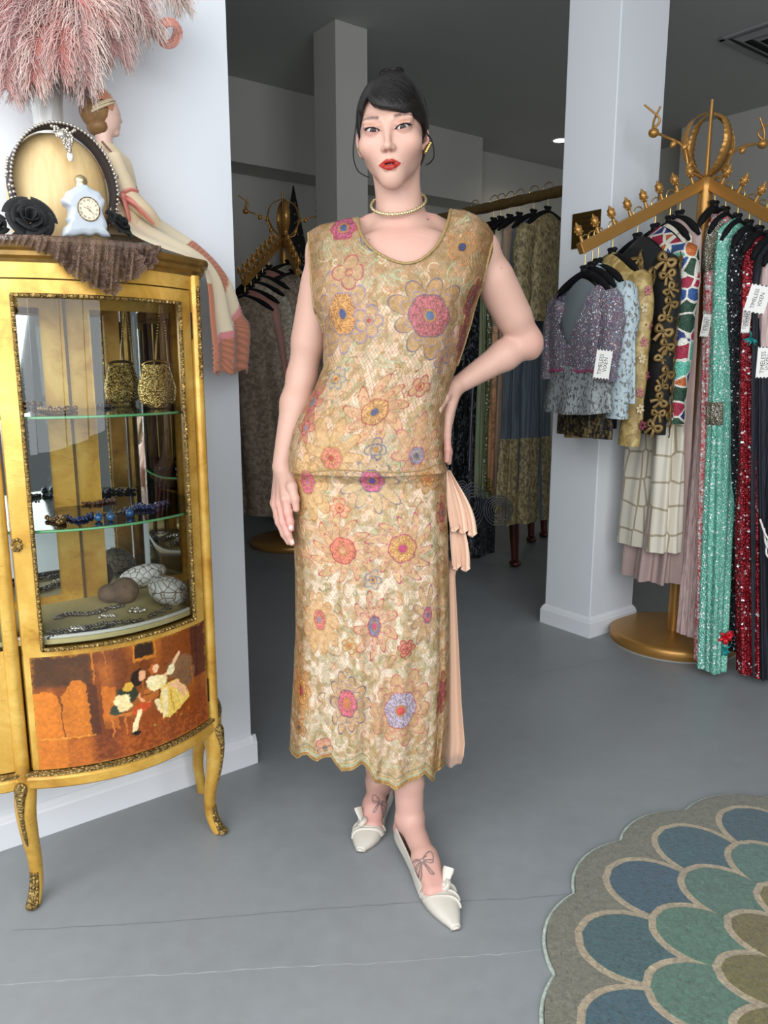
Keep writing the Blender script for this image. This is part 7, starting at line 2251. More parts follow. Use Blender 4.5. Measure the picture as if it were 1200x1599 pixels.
# ---- cloth materials
def sequin_mat(name, cols, scale=170, rough=0.22, metal=0.45, spark=0.10, bump=0.9):
    t = NT(name); v = t.coord()
    vo = t.voro(v, scale, out=1); sep = t.node('ShaderNodeSeparateColor'); t.lk(vo, sep.inputs[0])
    n = len(cols); c = t.ramp(sep.outputs[0], [(i / max(1, n - 1) * (1 - spark), cc) for i, cc in enumerate(cols)] + [(1 - spark * 0.5, (0.9, 0.95, 0.95))])  # last stop: near-white cells, sparkle glints put into the base colour
    t.set(base=c, rough=rough, metal=metal); t.bump(t.voro(v, scale), bump, 0.004)
    return t.m
def twotone(name, c0, c1, scale=60, lo=0.45, hi=0.55, rough=0.6, detail=4, dist=0.0, stretch=(1, 1, 1), bump=0.3, metal=0.0):
    t = NT(name); v = t.coord(stretch); n = t.noise(v, scale, detail, 0.6, dist)
    t.set(base=t.ramp(n, [(lo, c0), (hi, c1)]), rough=rough, metal=metal)
    if bump: t.bump(n, bump, 0.003)
    return t.m
def fringe_mat(name, c0, c1, rot, rough=0.5):
    t = NT(name); v = t.coord((1, 1, 0.012)); n = t.noise(v, 150, 3, 0.6)
    t.set(base=t.ramp(n, [(0.35, c0), (0.65, c1)]), rough=rough); t.bump(n, 0.9, 0.004)
    return t.m
M_greybead = sequin_mat('grey_beaded_lace', [A3(96, 92, 96), A3(150, 146, 146), A3(112, 104, 118), A3(150, 96, 120), A3(130, 126, 130), A3(96, 110, 150), A3(170, 166, 166)], 240, 0.3, 0.2, 0.08)
M_leopard = twotone('pale_blue_leopard', A3(178, 194, 200), A3(110, 108, 104), 95, 0.52, 0.60, 0.5, 2, 0.6, (1, 1, 0.6), 0.2)
M_brocade = twotone('gold_floral_brocade', A3(150, 124, 72), A3(196, 172, 112), 30, 0.42, 0.60, 0.45, 5, 0.8)
M_blackvelvet = mat('black_velvet', A3(12, 12, 13), 0.75, Sheen_Weight=0.05)
M_goldbow = mat('gold_lame_ribbon', A3(122, 98, 56), 0.45, 0.5, var=0.4, vscale=90, bump=0.3, bscale=200)
t_ = NT('multicolour_sequin_patchwork'); v = t_.coord(); vo = t_.voro(v, 19, out=1); sep = t_.node('ShaderNodeSeparateColor'); t_.lk(vo, sep.inputs[0])
c_ = t_.ramp(sep.outputs[0], [(0.0, A3(40, 62, 130)), (0.14, A3(170, 36, 66)), (0.28, A3(110, 200, 176)), (0.42, A3(36, 74, 52)), (0.56, A3(208, 112, 52)), (0.68, A3(52, 96, 160)), (0.80, A3(190, 160, 90)), (0.92, A3(190, 40, 80))], 'CONSTANT')
ed = t_.voro(v, 19, 'DISTANCE_TO_EDGE'); fine = t_.voro(v, 260, out=1); sp2 = t_.node('ShaderNodeSeparateColor'); t_.lk(fine, sp2.inputs[0])
c_ = t_.mix(t_.ramp(sp2.outputs[0], [(0.2, (0.0,) * 3), (1.0, (0.45,) * 3)]), c_, (0.02, 0.02, 0.03)); c_ = t_.mix(t_.ramp(ed, [(0.05, (1, 1, 1)), (0.07, (0, 0, 0))]), c_, A3(226, 222, 210))
t_.set(base=c_, rough=0.28, metal=0.25); t_.bump(t_.voro(v, 260), 0.6, 0.003); M_multi = t_.m
t_ = NT('ivory_beaded_satin'); v = t_.coord((1, 1, 0.62)); ed = t_.voro(v, 15, 'DISTANCE_TO_EDGE', rnd=0.25)
t_.set(base=t_.mix(t_.ramp(ed, [(0.03, (1, 1, 1)), (0.05, (0, 0, 0))]), A3(222, 214, 196), A3(168, 154, 128)), rough=0.42, Sheen_Weight=0.2); M_ivory = t_.m
M_tulle = mat('dusty_pink_tulle', A3(176, 152, 146), 0.8, var=0.1, vscale=12)
M_darklace = twotone('black_gold_lace', A3(22, 20, 20), A3(110, 92, 56), 70, 0.48, 0.60)
M_pinkfr = fringe_mat('pale_pink_fringe', A3(176, 146, 142), A3(224, 198, 192), 0)
M_redwhite = sequin_mat('red_white_beading', [A3(206, 176, 172), A3(226, 206, 200), A3(200, 60, 70), A3(214, 190, 188), A3(216, 84, 92), A3(190, 150, 150)], 120, 0.3, 0.15, 0.08)
M_silverclus = sequin_mat('silver_bead_clusters', [A3(92, 86, 70), A3(150, 142, 122), A3(196, 190, 172)], 230, 0.25, 0.6, 0.08)
M_mint = sequin_mat('mint_sequins', [A3(96, 170, 148), A3(128, 200, 178), A3(110, 186, 164), A3(156, 216, 198)], 170, 0.24, 0.25, 0.10)
M_blacksq = sequin_mat('black_beads', [A3(10, 12, 18), A3(20, 24, 32), A3(14, 16, 24), A3(40, 46, 56)], 210, 0.28, 0.3, 0.05)
M_redsq = sequin_mat('red_sequins', [A3(84, 10, 20), A3(140, 20, 34), A3(110, 14, 26), A3(176, 40, 52)], 130, 0.22, 0.45, 0.05)
M_navypleat = fringe_mat('navy_pleats', A3(10, 13, 20), A3(30, 36, 48), 0, 0.7)
M_redpleat = mat('red_silk', A3(170, 26, 48), 0.45, var=0.15)
GL = 'jackets and dresses on the left arm of the gold rack'; GR = 'gowns on the right arm of the gold rack'
Wl = np.array([-LAd[1], LAd[0], 0.0]);  Wl = Wl if Wl[1] < 0 else -Wl          # shoulder axis, towards the camera
def hang_l(s): return LA(s) + np.array([0, 0, 0.020])

# short jackets
g1, P1, ts1 = garment('beaded_jacket', 'short grey beaded jacket with leopard peplum at the end of rack arm', 'jacket', GL, hang_l(0.955), Wl, LAd, [(0, 0.150, 0.05), (0.10, 0.185, 0.065), (0.25, 0.190, 0.062), (0.36, 0.178, 0.055)], M_greybead, vneck=0.26, sleeves=0.30, sl_r=0.056, nfold=5, amp=0.004, seed=1, drop=0.115,
                      mats=None)
hanger(hang_l(0.955), Wl, LAd, 'padded hanger holding the grey beaded jacket', 0.165, 0.105)
# its leopard peplum and pale lining
sh1 = hang_l(0.955) - np.array([0, 0, 0.103])
mb = MB(); rows_ = []
for t in np.linspace(0.345, 0.50, 12):
    k = (t - 0.345) / 0.155
    rows_.append([sh1 + Wl * (0.172 + 0.028 * k + 0.010 * k * math.sin(9 * a)) * math.cos(a) + LAd * (0.052 + 0.02 * k + 0.008 * k * math.sin(9 * a + 1)) * math.sin(a) + np.array([0, 0, -t - 0.02 * math.sin(a) * k]) for a in np.linspace(0, 2 * PI, 90, endpoint=False)])
mb.grid(np.array(rows_), wrap_u=True).build('peplum', twotone('grey_leopard', A3(150, 156, 156), A3(84, 84, 84), 120, 0.50, 0.58, 0.5, 2, 0.6, (1, 1, 0.6)), g1)
mb = MB(); mb.grid(np.array([[p for p in r_[::1]] for r_ in [[sh1 + Wl * 0.150 * math.cos(a) * min(1, 0.8 + t) + LAd * (0.004 + 0.042 * min(1, t / 0.2)) * math.sin(a) + np.array([0, 0, -t - 0.07 * abs(math.cos(a)) ** 1.5]) for a in np.linspace(0, 2 * PI, 40, endpoint=False)] for t in (0.03, 0.09, 0.15, 0.30)]]), wrap_u=True).build('lining', mat('grey_silk_lining', A3(120, 128, 132), 0.5), g1)
mb = MB(); pr_ = P1[-1]
for k in range(0, 120):
    p = pr_[k]; mb.ellip(p + np.array([0, 0, rng.normal(0, 0.003)]), 0.0055, None, 5, 4)
mb.build('rose_bead_hem', mat('rose_beads', A3(140, 60, 92), 0.35), g1)
g2, P2, ts2 = garment('leopard_coat', 'pale blue leopard-print jacket behind the grey beaded jacket', 'jacket', GL, hang_l(0.855), Wl, LAd, [(0, 0.150, 0.04), (0.12, 0.200, 0.05), (0.5, 0.235, 0.055)], M_leopard, sleeves=0.46, sl_r=0.058, nfold=6, amp=0.008, seed=2, drop=0.115)
hanger(hang_l(0.855), Wl, LAd, 'padded hanger holding the pale blue leopard jacket', 0.165, 0.105)
g3, P3, ts3 = garment('brocade_jacket', 'gold floral brocade jacket between leopard and black jackets', 'jacket', GL, hang_l(0.745), Wl, LAd, [(0, 0.150, 0.04), (0.12, 0.205, 0.05), (0.6, 0.215, 0.05)], M_brocade, sleeves=0.60, sl_r=0.054, nfold=6, amp=0.006, seed=3, drop=0.105)
hanger(hang_l(0.745), Wl, LAd, 'padded hanger holding the gold brocade jacket', 0.165, 0.095)
# embroidered flowers on the brocade sleeve
def scatter_on_tube(P, n, r0, cols, root, nm, seed, u0=0, u1=1):
    r_ = np.random.default_rng(seed)
    for k in range(n):
        i = r_.integers(5, P.shape[0] - 3); j = r_.integers(0, P.shape[1]); p = P[i, j]
        yield i, j, p
mb_list = []
for k in range(9):
    t = 0.06 + 0.058 * k
    c = hang_l(0.745) - np.array([0, 0, 0.093 + 0.095 + t]) + Wl * (0.150 - 0.012 + 0.034 + 0.048) + LAd * (0.01 + 0.012 * math.sin(k * 2.2))
    mb = MB(); nrm = Wl; Rf = frame_from(Wl)
    for q in range(6):
        a = q * PI / 3 + k; mb.ellip(c + Rf @ np.array([0.011 * math.cos(a), 0.011 * math.sin(a), 0.0]), (0.0085, 0.006, 0.003), Rf @ rotz(a), 8, 5)
    mb.build('embroidered_flower', [mat('pink_embroidery', A3(186, 120, 120), 0.6), mat('cream_embroidery', A3(216, 196, 160), 0.6), mat('wine_embroidery', A3(120, 54, 66), 0.6)][k % 3], g3)
g4, P4, ts4 = garment('bow_jacket', 'black jacket covered in gold ribbon bows', 'jacket', GL, hang_l(0.55) + Wl * 0.03, Wl, LAd, [(0, 0.120, 0.045), (0.12, 0.16, 0.06), (0.62, 0.165, 0.062)], M_blackvelvet, sleeves=0.62, sl_r=0.060, nfold=5, amp=0.005, seed=4, drop=0.10)
hanger(hang_l(0.55), Wl, LAd, 'padded hanger holding the black bow jacket', 0.14, 0.09)
def bow_mesh():
    mb = MB()
    for s_ in (-1, 1):
        lp = [np.array([0.030 * s_ * math.sin(a) , 0.014 * math.sin(2 * a) * 0.9 + 0.006 * math.sin(a), 0.004]) for a in np.linspace(0, PI, 14)]
        mb.tube(np.array(lp), 0.0085, 6, flat=0.30)
        tl = spline(np.array([(0, 0, 0.003), (0.010 * s_, -0.018, 0.005), (0.016 * s_, -0.040, 0.003)]), 10)
        mb.tube(tl, np.linspace(0.005, 0.010, 10), 6, flat=0.22)
    mb.ellip((0, 0, 0.005), (0.006, 0.006, 0.005), None, 8, 6)
    return mb.mesh('bow')
bowme = bow_mesh(); bowme.materials.append(M_goldbow)
def put_bow(p, nrm, root, roll, s=1.0):
    R = frame_from(nrm) @ rotz(roll) * s
    o = bpy.data.objects.new('ribbon_bow', bowme); COL.objects.link(o); o.parent = root; o.matrix_parent_inverse = world_mat(root).inverted()
    M = Matrix(np.vstack([np.c_[R, p], [0, 0, 0, 1]]).tolist()); o.matrix_basis = M
r_ = np.random.default_rng(44)
st4 = hang_l(0.55) - np.array([0, 0, 0.088 + 0.095])
for k in range(26):                        # near sleeve faces the camera
    t = (k // 2) / 12.5
    a = (-0.75 if k % 2 else 0.55) + r_.normal(0, 0.15)
    dirv = Wl * math.cos(a) + LAd * math.sin(a) * 0.9
    p = st4 + Wl * (0.150 - 0.012 + 0.032) + LAd * 0.008 - np.array([0, 0, 0.015 + 0.60 * t]) + dirv * np.array([0.057, 0.057, 0]) * (1.0 if abs(a) < 0.5 else 0.88)
    put_bow(p, dirv, g4, r_.uniform(-1.2, 1.2) + (PI if r_.random() < 0.4 else 0), r_.uniform(0.7, 1.0))
for k in range(12):
    i = r_.integers(8, 40); j = int(120 * (0.25 + r_.uniform(-0.16, 0.02))); p = P4[i, j]; c = P4[i].mean(0); put_bow(p, unit(p - c), g4, r_.uniform(-1, 1), 1.0)
g5, P5, ts5 = garment('sequin_jacket', 'multicoloured patchwork sequin jacket beside the gold pole', 'jacket', GL, hang_l(0.41) + Wl * 0.03, Wl, LAd, [(0, 0.120, 0.045), (0.12, 0.165, 0.06), (0.62, 0.165, 0.062)], M_multi, sleeves=0.62, sl_r=0.064, nfold=5, amp=0.004, seed=5, drop=0.10)
hanger(hang_l(0.41), Wl, LAd, 'padded hanger holding the multicoloured sequin jacket', 0.14, 0.09)
g6, P6, _ = garment('ivory_dress', 'long ivory dress with beaded lattice hanging beside the gold pole', 'dress', GL, hang_l(0.29), Wl, LAd, [(0, 0.12, 0.03), (0.3, 0.13, 0.04), (0.8, 0.13, 0.05), (1.26, 0.14, 0.07)], M_ivory, nfold=5, amp=0.016, seed=6, drop=0.10, off_end=Wl * 0.0)
hanger(hang_l(0.29), Wl, LAd, 'padded hanger holding the ivory lattice dress', 0.12, 0.09)
garment('tulle_gown', 'dusty pink tulle gown behind the ivory lattice dress', 'dress', GL, hang_l(0.21), Wl, LAd, [(0, 0.12, 0.03), (0.3, 0.12, 0.04), (0.8, 0.12, 0.05), (1.42, 0.12, 0.09)], M_tulle, nfold=8, amp=0.018, seed=7, drop=0.10, off_end=-Wl * 0.02)
hanger(hang_l(0.21), Wl, LAd, 'padded hanger holding the dusty pink tulle gown', 0.12, 0.09)
garment('lace_dress', 'black and gold lace dress hem below the leopard jacket', 'dress', GL, hang_l(0.90), Wl, LAd, [(0, 0.13, 0.02), (0.3, 0.15, 0.03), (0.62, 0.16, 0.035)], M_darklace, nfold=5, amp=0.006, seed=8, drop=0.115)
hanger(hang_l(0.90), Wl, LAd, 'padded hanger holding the black and gold lace dress', 0.155, 0.105)

# long gowns on the right arm
Wr = np.array([-RAd[1], RAd[0], 0.0]); Wr = Wr if Wr[0] > 0 else -Wr
def hang_r(d): return RA(d) + np.array([0, 0, 0.020])
def gown(name, label, d, hemL, hemR, zh, wtop, mt, seed, mats=None, nfold=5, amp=0.010, dep=0.035, lean=True, wmid=None, drop=0.095, off_top=0.0):
    K = hang_r(d) + Wr * off_top; sh = K - np.array([0, 0, drop - 0.012])
    pL, pR = PZ(*hemL, zh), PZ(*hemR, zh)
    L = sh[2] - zh; c = (pL + pR) / 2; hw = abs((pR - pL) @ Wr) / 2
    off = (c - sh); off[2] = 0; off = off - 0.0
    return garment(name, label, 'dress', GR, K, Wr, RAd, [(0, wtop, 0.02), (0.12, wtop * 1.05, dep), (0.5 * L, wmid or lerp(wtop, hw, 0.5), dep), (L, hw, dep * 1.3)], mt, nfold=nfold, amp=amp, seed=seed, mats=mats, drop=drop, off_end=off, slope=0.05)
gw = {}
gw['pink'] = gown('fringe_gown', 'pale pink fringed gown nearest the gold pole', 0.045, (1052, 985), (1094, 1000), 0.10, 0.060, M_pinkfr, 11, nfold=9, amp=0.006, off_top=0.055)
hanger(hang_r(0.045), Wr, RAd, 'padded hanger holding the pale pink fringed gown', 0.095, 0.085)
gw['rw'] = gown('beaded_gown', 'red, white and pink beaded gown next to the mint gown', 0.095, (1090, 1030), (1110, 1040), 0.05, 0.085, M_redwhite, 12, nfold=5, amp=0.006)
hanger(hang_r(0.095), Wr, RAd, 'padded hanger holding the red and white beaded gown', 0.095, 0.085)
gw['mint'] = gown('sequin_gown', 'long mint green sequin gown sweeping to the floor', 0.15, (1082, 1040), (1142, 1050), 0.03, 0.098, M_mint, 13, nfold=4, amp=0.007)
hanger(hang_r(0.15), Wr, RAd, 'padded hanger holding the mint sequin gown', 0.095, 0.085)
gw['black'] = gown('black_gown', 'long black beaded gown with teal and red flowers', 0.20, (1112, 1005), (1160, 1020), 0.08, 0.085, M_blacksq, 14, nfold=4, amp=0.007)
hanger(hang_r(0.20), Wr, RAd, 'padded hanger holding the long black beaded gown', 0.095, 0.085)
gw['red'] = gown('red_gown', 'long red sequin gown beside the black gown', 0.245, (1140, 1045), (1205, 1058), 0.03, 0.070, M_redsq, 15, nfold=5, amp=0.010)
hanger(hang_r(0.245), Wr, RAd, 'padded hanger holding the long red sequin gown', 0.095, 0.085)
gw['navy'] = gown('pleated_gown', 'navy black pleated gown at the right edge, hem at the floor', 0.285, (1160, 1050), (1225, 1062), 0.03, 0.06, M_navypleat, 16, nfold=9, amp=0.010)
hanger(hang_r(0.285), Wr, RAd, 'padded hanger holding the navy pleated gown', 0.095, 0.085)
gw['pink2'] = gown('fringe_dress', 'pale pink fringed dress with silver beaded hem at right edge', 0.33, (1152, 895), (1225, 905), 0.36, 0.075, M_pinkfr, 17, nfold=9, amp=0.006)
hanger(hang_r(0.33), Wr, RAd, 'padded hanger holding the pink dress with silver hem', 0.095, 0.085)
gw['red2'] = gown('draped_dress', 'bright red draped dress with pearl strands cut by the right edge', 0.385, (1190, 860), (1260, 880), 0.42, 0.08, M_redpleat, 18, nfold=6, amp=0.010)
hanger(hang_r(0.385), Wr, RAd, 'padded hanger holding the bright red draped dress', 0.095, 0.085)
# trims on the gowns
def ring_patch(g, t0, t1, mt, nm, k=1.05, u0=0.0, u1=1.0):
    root, P, ts = g; i0, i1 = np.searchsorted(ts, t0), min(len(ts), np.searchsorted(ts, t1) + 1)
    cen = P[i0:i1].mean(1, keepdims=True); Q_ = cen + (P[i0:i1] - cen) * np.array([k, k, 1.0]); n = Q_.shape[1]
    j0, j1 = int(u0 * n), int(u1 * n)
    if u1 - u0 >= 0.999: return MB().grid(Q_, wrap_u=True).build(nm, mt, root)
    return MB().grid(Q_[:, [j % n for j in range(j0, j1)]]).build(nm, mt, root, solid=0.004)
ring_patch(gw['pink2'], 1.06, 1.25, M_silverclus, 'silver_beaded_band', 1.06)
ring_patch(gw['rw'], 0.02, 0.16, M_silverclus, 'silver_bead_shoulder', 1.06, 0.30, 0.62)
ring_patch(gw['mint'], 0.62, 0.74, M_silverclus, 'silver_bead_cluster', 1.10, 0.36, 0.60)
ring_patch(gw['pink'], 0.0, 0.10, M_redwhite, 'beaded_shoulder', 1.12)
# red sequin flower on the black gown's hem, teal spray at its bust
def spray(c, n, L, mt, root, nm, r=0.0035, seed=0):
    q_ = np.random.default_rng(seed); mb = MB()
    for k in range(n):
        d = unit(np.array([q_.normal(0, 1), -0.5, q_.normal(-0.2, 1)])); mb.tube(spline(np.array([c, c + d * L * 0.5 + np.array([0, -0.01, 0]), c + d * L]), 6), [r, r, r, r, r * 0.7, r * 0.5], 5)
    return mb.build(nm, mt, root)
M_redbead = mat('red_glitter', A3(214, 36, 48), 0.2, 0.4); M_teal = mat('teal_beads', A3(24, 140, 140), 0.3, 0.2)
c = PY(1131, 992, 2.72); spray(c, 16, 0.035, M_redbead, gw['black'][0], 'red_flower', 0.007, 1); spray(c + np.array([0, 0, -0.05]), 10, 0.030, M_teal, gw['black'][0], 'teal_leaves', 0.004, 2)
spray(PY(1172, 528, 2.72), 9, 0.03, M_teal, gw['black'][0], 'teal_spray', 0.0035, 3)
mb = MB()
for k in range(3):
    pts = spline(np.array([PY(1188 + 6 * k, 812 + 14 * k, 2.62), PY(1198, 838 + 14 * k, 2.60), PY(1215, 850 + 14 * k, 2.60)]), 26)
    for p in pts: mb.ellip(p, 0.0042, None, 6, 5)
mb.build('pearl_strands', M_pearl, gw['red2'][0])
# ---- paper hang tags
M_card = mat('white_card', A3(232, 230, 224), 0.6)
def hang_tag(c, xax, yax, w, h, root):
    """card: xax along its short side, yax along its long side"""
    xax, yax = unit(xax), unit(yax); nz_ = np.cross(xax, yax); R = np.stack([xax, yax, nz_], 1)
    o = MB().box(c, (w, h, 0.0012), R).build('hang_tag', M_card, root, smooth=False)
    mb = MB()
    for s_ in (-1, 1):
        for k in range(5):
            mb.box(c + R @ np.array([(k - 2) * w / 5, s_ * h * 0.485, 0.0008]), (w / 9, h * 0.035, 0.0006), R)
    mb.build('tag_border', M_ink, o, smooth=False)
    mb = MB()
    for txt, off in (('TIMELESS', 0.14), ('VIXEN', -0.16)):
        V_, T_ = text_mesh(txt, h * 0.19)
        # text runs along the long side
        P_ = np.stack([-(V_[:, 1] * 1.0) * 1.0 - off * w * 1.0, V_[:, 0] * 0.92, np.full(len(V_), 0.0009)], 1)
        mb.add(P_ @ R.T + c, tris=T_)
    mb.build('tag_lettering', M_ink, o, smooth=False)
    return o
toc = unit(np.array([-0.25, -0.95, 0.0]))
def tag_at(px, py, Y, w, h, roll, root, face=None):
    c = PY(px, py, Y); f_ = unit(np.array([-c[0], -c[1], 0]) if face is None else np.asarray(face, float))
    x = unit(np.cross((0, 0, 1), f_)); up = np.array([0, 0, 1.0])
    ya = up * math.cos(roll) + x * math.sin(roll); xa = x * math.cos(roll) - up * math.sin(roll)
    hang_tag(c, xa, ya, w, h, root)
tag_at(942, 569, 2.66, 0.052, 0.098, 0.10, g1)
tag_at(1184, 467, 2.55, 0.062, 0.088, 0.22, gw['red'][0])
tag_at(1196, 566, 2.50, 0.050, 0.098, 0.0, gw['pink2'][0])
tag_at(1103, 508, 2.93, 0.030, 0.085, 0.10, gw['pink'][0])
tag_at(1166, 500, 2.66, 0.026, 0.085, 0.02, gw['mint'][0])

# ---- brass plaque on the pillar
pq = thing('plaque', PU(915, 360, 2.612), 'dark brass plaque with engraved lines on the white pillar', 'plaque')
a_, b_ = PU(894, 334, 2.611), PU(938, 328, 2.611)
pc_ = (PU(916, 331, 2.611) + PU(916, 386, 2.611)) / 2; wq = abs((b_ - a_) @ E2); hq = PU(916, 331, 2.611)[2] - PU(916, 386, 2.611)[2]
RQ = np.stack([-E2, [0, 0, 1], -E1], 1)
MB().box(pc_ - E1 * 0.002, (wq, hq, 0.004), RQ).build('plate', mat('dark_brass', A3(86, 64, 28), 0.35, 0.6, var=0.15, vscale=6), pq, smooth=False)
mb = MB()
for k, wl in enumerate((0.30, 0.24, 0.36, 0.40, 0.22)):
    for j in range(7):
        mb.box(pc_ - E1 * 0.0045 + RQ @ np.array([(j - 3) * wl * wq / 5.0, (0.33 - 0.155 * k) * hq, 0]), (wl * wq / 8, hq * (0.03 + 0.02 * ((j * 7 + k) % 3)), 0.0006), RQ)
mb.build('engraving', mat('engraved_brass', A3(38, 28, 14), 0.6, 0.4), pq, smooth=False)
# ================================================================== the rail at the back and its dresses
RAILU, RAILZ = 3.06, 1.975
rail = thing('hanging_rail', UN(RAILU, 2.95, 0), 'long dull gold clothes rail above the rear dresses', 'clothes rail')
mb = MB(); mb.tube(np.array([UN(RAILU, n, RAILZ) for n in np.linspace(2.36, 3.72, 60)]), 0.026 + 0.0016 * np.sin(np.linspace(0, 70, 60)), 14)
mb.build('pipe', mat('antique_gold_pipe', A3(120, 96, 56), 0.4, 0.5, var=0.2, vscale=30), rail)
for n in (2.37, 3.71):
    mb = MB(); mb.tube(np.array([UN(RAILU, n, RAILZ), UN(RAILU, n, 0.03)]), 0.020, 12); mb.lathe([(0.12, 0.0), (0.12, 0.02), (0.03, 0.035), (0.02, 0.05)], 24, UN(RAILU, n)); mb.build('upright', mat('antique_gold_pipe', (0, 0, 0)), rail)
GBK = 'dresses on the rear rail'
M_blackloop = twotone('black_with_silver_beading', A3(12, 13, 17), A3(104, 108, 114), 55, 0.56, 0.60, 0.4, 3, 1.6, (1, 1, 0.5), 0.2)
M_olive = sequin_mat('olive_sequins', [A3(70, 78, 46), A3(110, 118, 78), A3(90, 98, 62)], 150, 0.3, 0.3, 0.08)
M_peach = twotone('peach_with_gold_lace', A3(196, 142, 104), A3(140, 108, 66), 34, 0.50, 0.60, 0.5, 4, 0.8)
M_floral = twotone('dusty_floral_lace', A3(150, 132, 112), A3(176, 132, 104), 40, 0.48, 0.62, 0.6, 4, 0.8)
M_slate = fringe_mat('slate_blue_chiffon', A3(62, 72, 82), A3(104, 116, 126), 0, 0.7)
M_goldlace = twotone('antique_gold_lace', A3(96, 84, 56), A3(172, 156, 112), 75, 0.40, 0.62, 0.55, 5, 0.7, (1, 1, 0.6), 0.5)
M_sage = mat('sage_silk', A3(140, 150, 116), 0.6, var=0.1)
M_cream2 = mat('ivory_silk', A3(190, 178, 152), 0.6, var=0.12, vscale=14)
M_goldseq2 = sequin_mat('old_gold_sequins', [A3(96, 76, 30), A3(170, 140, 70), A3(130, 104, 50)], 130, 0.25, 0.6, 0.06)
Tb = -E2; Wb = E1
def rail_dress(px, name, label, cat, ybot, wt, wb, mt, seed, **kw):
    r = ray(px, 320); n = (RAILU / (r @ E1)) * (r @ E2)
    K = UN(RAILU, n, RAILZ + 0.026); d = r * ((RAILU - 0.02) / (r @ E1))
    rr = ray(px, ybot); zb = CAMH + rr[2] * (d[1] / rr[1])
    L = K[2] - 0.09 - zb
    o = garment(name, label, cat, GBK, K, Wb, Tb, [(0, wt, 0.025), (0.15, wt * 1.08, 0.045), (0.6 * L, lerp(wt, wb, 0.5), 0.045), (L, wb, 0.06)], mt, seed=seed, drop=0.11, nu_=90, **kw)
    hanger(K, Wb, Tb, 'padded hanger on rear rail for ' + label.split(' on the')[0].split(' hanging')[0].split(' next')[0].split(' behind')[0], 0.16, 0.10, 0.028)
    return o
d1 = rail_dress(742, 'beaded_dress', 'the black dress with silver beaded scallops next to her arm', 'dress', 868, 0.17, 0.20, M_blackloop, 31, nfold=6, amp=0.012)
rail_dress(772, 'sheath_dress', 'the plain sage silk dress behind the olive sequin dress', 'dress', 775, 0.06, 0.06, M_sage, 32, nfold=5, amp=0.010)
rail_dress(783, 'sequin_dress', 'the olive sequin dress next to the black beaded dress', 'dress', 765, 0.07, 0.06, M_olive, 33, nfold=5, amp=0.010)
d4 = rail_dress(797, 'tiered_dress', 'the peach and ivory tiered dress with gold sequin hem', 'dress', 765, 0.10, 0.09, M_peach, 34, nfold=5, amp=0.010)
rail_dress(812, 'floral_dress', 'the dusty floral lace dress next to the slate chiffon', 'dress', 790, 0.11, 0.11, M_floral, 35, nfold=5, amp=0.010)
d6 = rail_dress(834, 'chiffon_dress', 'the slate blue chiffon dress with gold lace skirt', 'dress', 812, 0.14, 0.18, M_slate, 36, nfold=8, amp=0.014)
rail_dress(856, 'lace_jacket', 'the antique gold lace jacket with long sleeves', 'jacket', 500, 0.15, 0.19, M_goldlace, 37, nfold=5, amp=0.008, sleeves=0.50, sl_r=0.055)
for t0, t1, m_, nm in ((0.50, 0.64, M_peach, 'peach_tier'), (0.64, 0.80, M_cream2, 'ivory_tier')): ring_patch(d4, t0, t1, m_, nm, 1.02)
L4 = d4[2][-1]; ring_patch(d4, L4 - 0.10, L4, M_goldseq2, 'gold_sequin_hem', 1.04); ring_patch(d4, 0.0, 0.52, M_cream2, 'ivory_bodice', 1.02)
L6 = d6[2][-1]; ring_patch(d6, L6 - 0.46, L6, M_goldlace, 'gold_lace_skirt', 1.05)
# looped bead scallops hanging on the black dress
M_bead2 = mat('silver_loop_beads', A3(84, 88, 96), 0.35, 0.5)
for (cx, cy, rx, ry) in ((738, 785, 20, 38), (778, 795, 22, 26), (722, 775, 12, 30)):
    Yk = UN(RAILU, 3.1)[1] - 0.12
    mb = MB()
    for k in range(5):
        kk = 1 - 0.17 * k; c = PY(cx, cy, 3.98)
        pts = [PY(cx + rx * kk * math.cos(a), cy + ry * kk * math.sin(a) * (1 if math.sin(a) > 0 else 0.8), 3.98 if cx < 760 else 3.86) for a in np.linspace(0, 2 * PI, 40, endpoint=False)]
        mb.tube(np.array(pts), 0.0035, 5, closed=True)
    mb.build('bead_scallop', M_bead2, d1[0])
mb = MB(); mb.tube(np.array([PY(x, y, 3.98) for x, y in ((742, 560), (738, 620), (735, 680), (733, 735))]), 0.007, 6); mb.build('bead_stripe', M_bead2, d1[0])
# mahogany table with cabriole legs behind the dresses
M_mahog = mat('polished_mahogany', A3(78, 30, 22), 0.25, 0.0, var=0.3, vscale=12, spec=0.6)
tb = thing('side_table', UN(3.45, 3.25, 0), 'small mahogany table with curved legs behind the rear dresses', 'table')
def cab_leg(c, h):
    q = spline(np.array([c + np.array([0.0, 0, h]), c + np.array([-0.012, -0.01, h * 0.72]), c + np.array([0.006, 0, h * 0.35]), c + np.array([0.014, 0, 0.06]), c + np.array([0.016, -0.008, 0.004])]), 30)
    mb = MB(); mb.tube(q, np.interp(np.linspace(0, 1, 30), [0, 0.2, 0.7, 0.92, 1], [0.040, 0.038, 0.022, 0.020, 0.030]), 12); mb.ellip(c + np.array([0.016, -0.012, 0.022]), (0.036, 0.044, 0.022), None, 12, 8)
    mb.build('leg', M_mahog, tb)
legs_ = [PZ(800, 884), PZ(826, 846), PZ(846, 838), PZ(806, 858)]
for c in legs_[:3]: cab_leg(c, 0.62)
cen_ = (legs_[0] + legs_[2]) / 2
MB().box(cen_ + np.array([0, 0, 0.645]), (0.62, 0.80, 0.05), RM).build('table_top', M_mahog, tb, smooth=False, bevel=0.006)

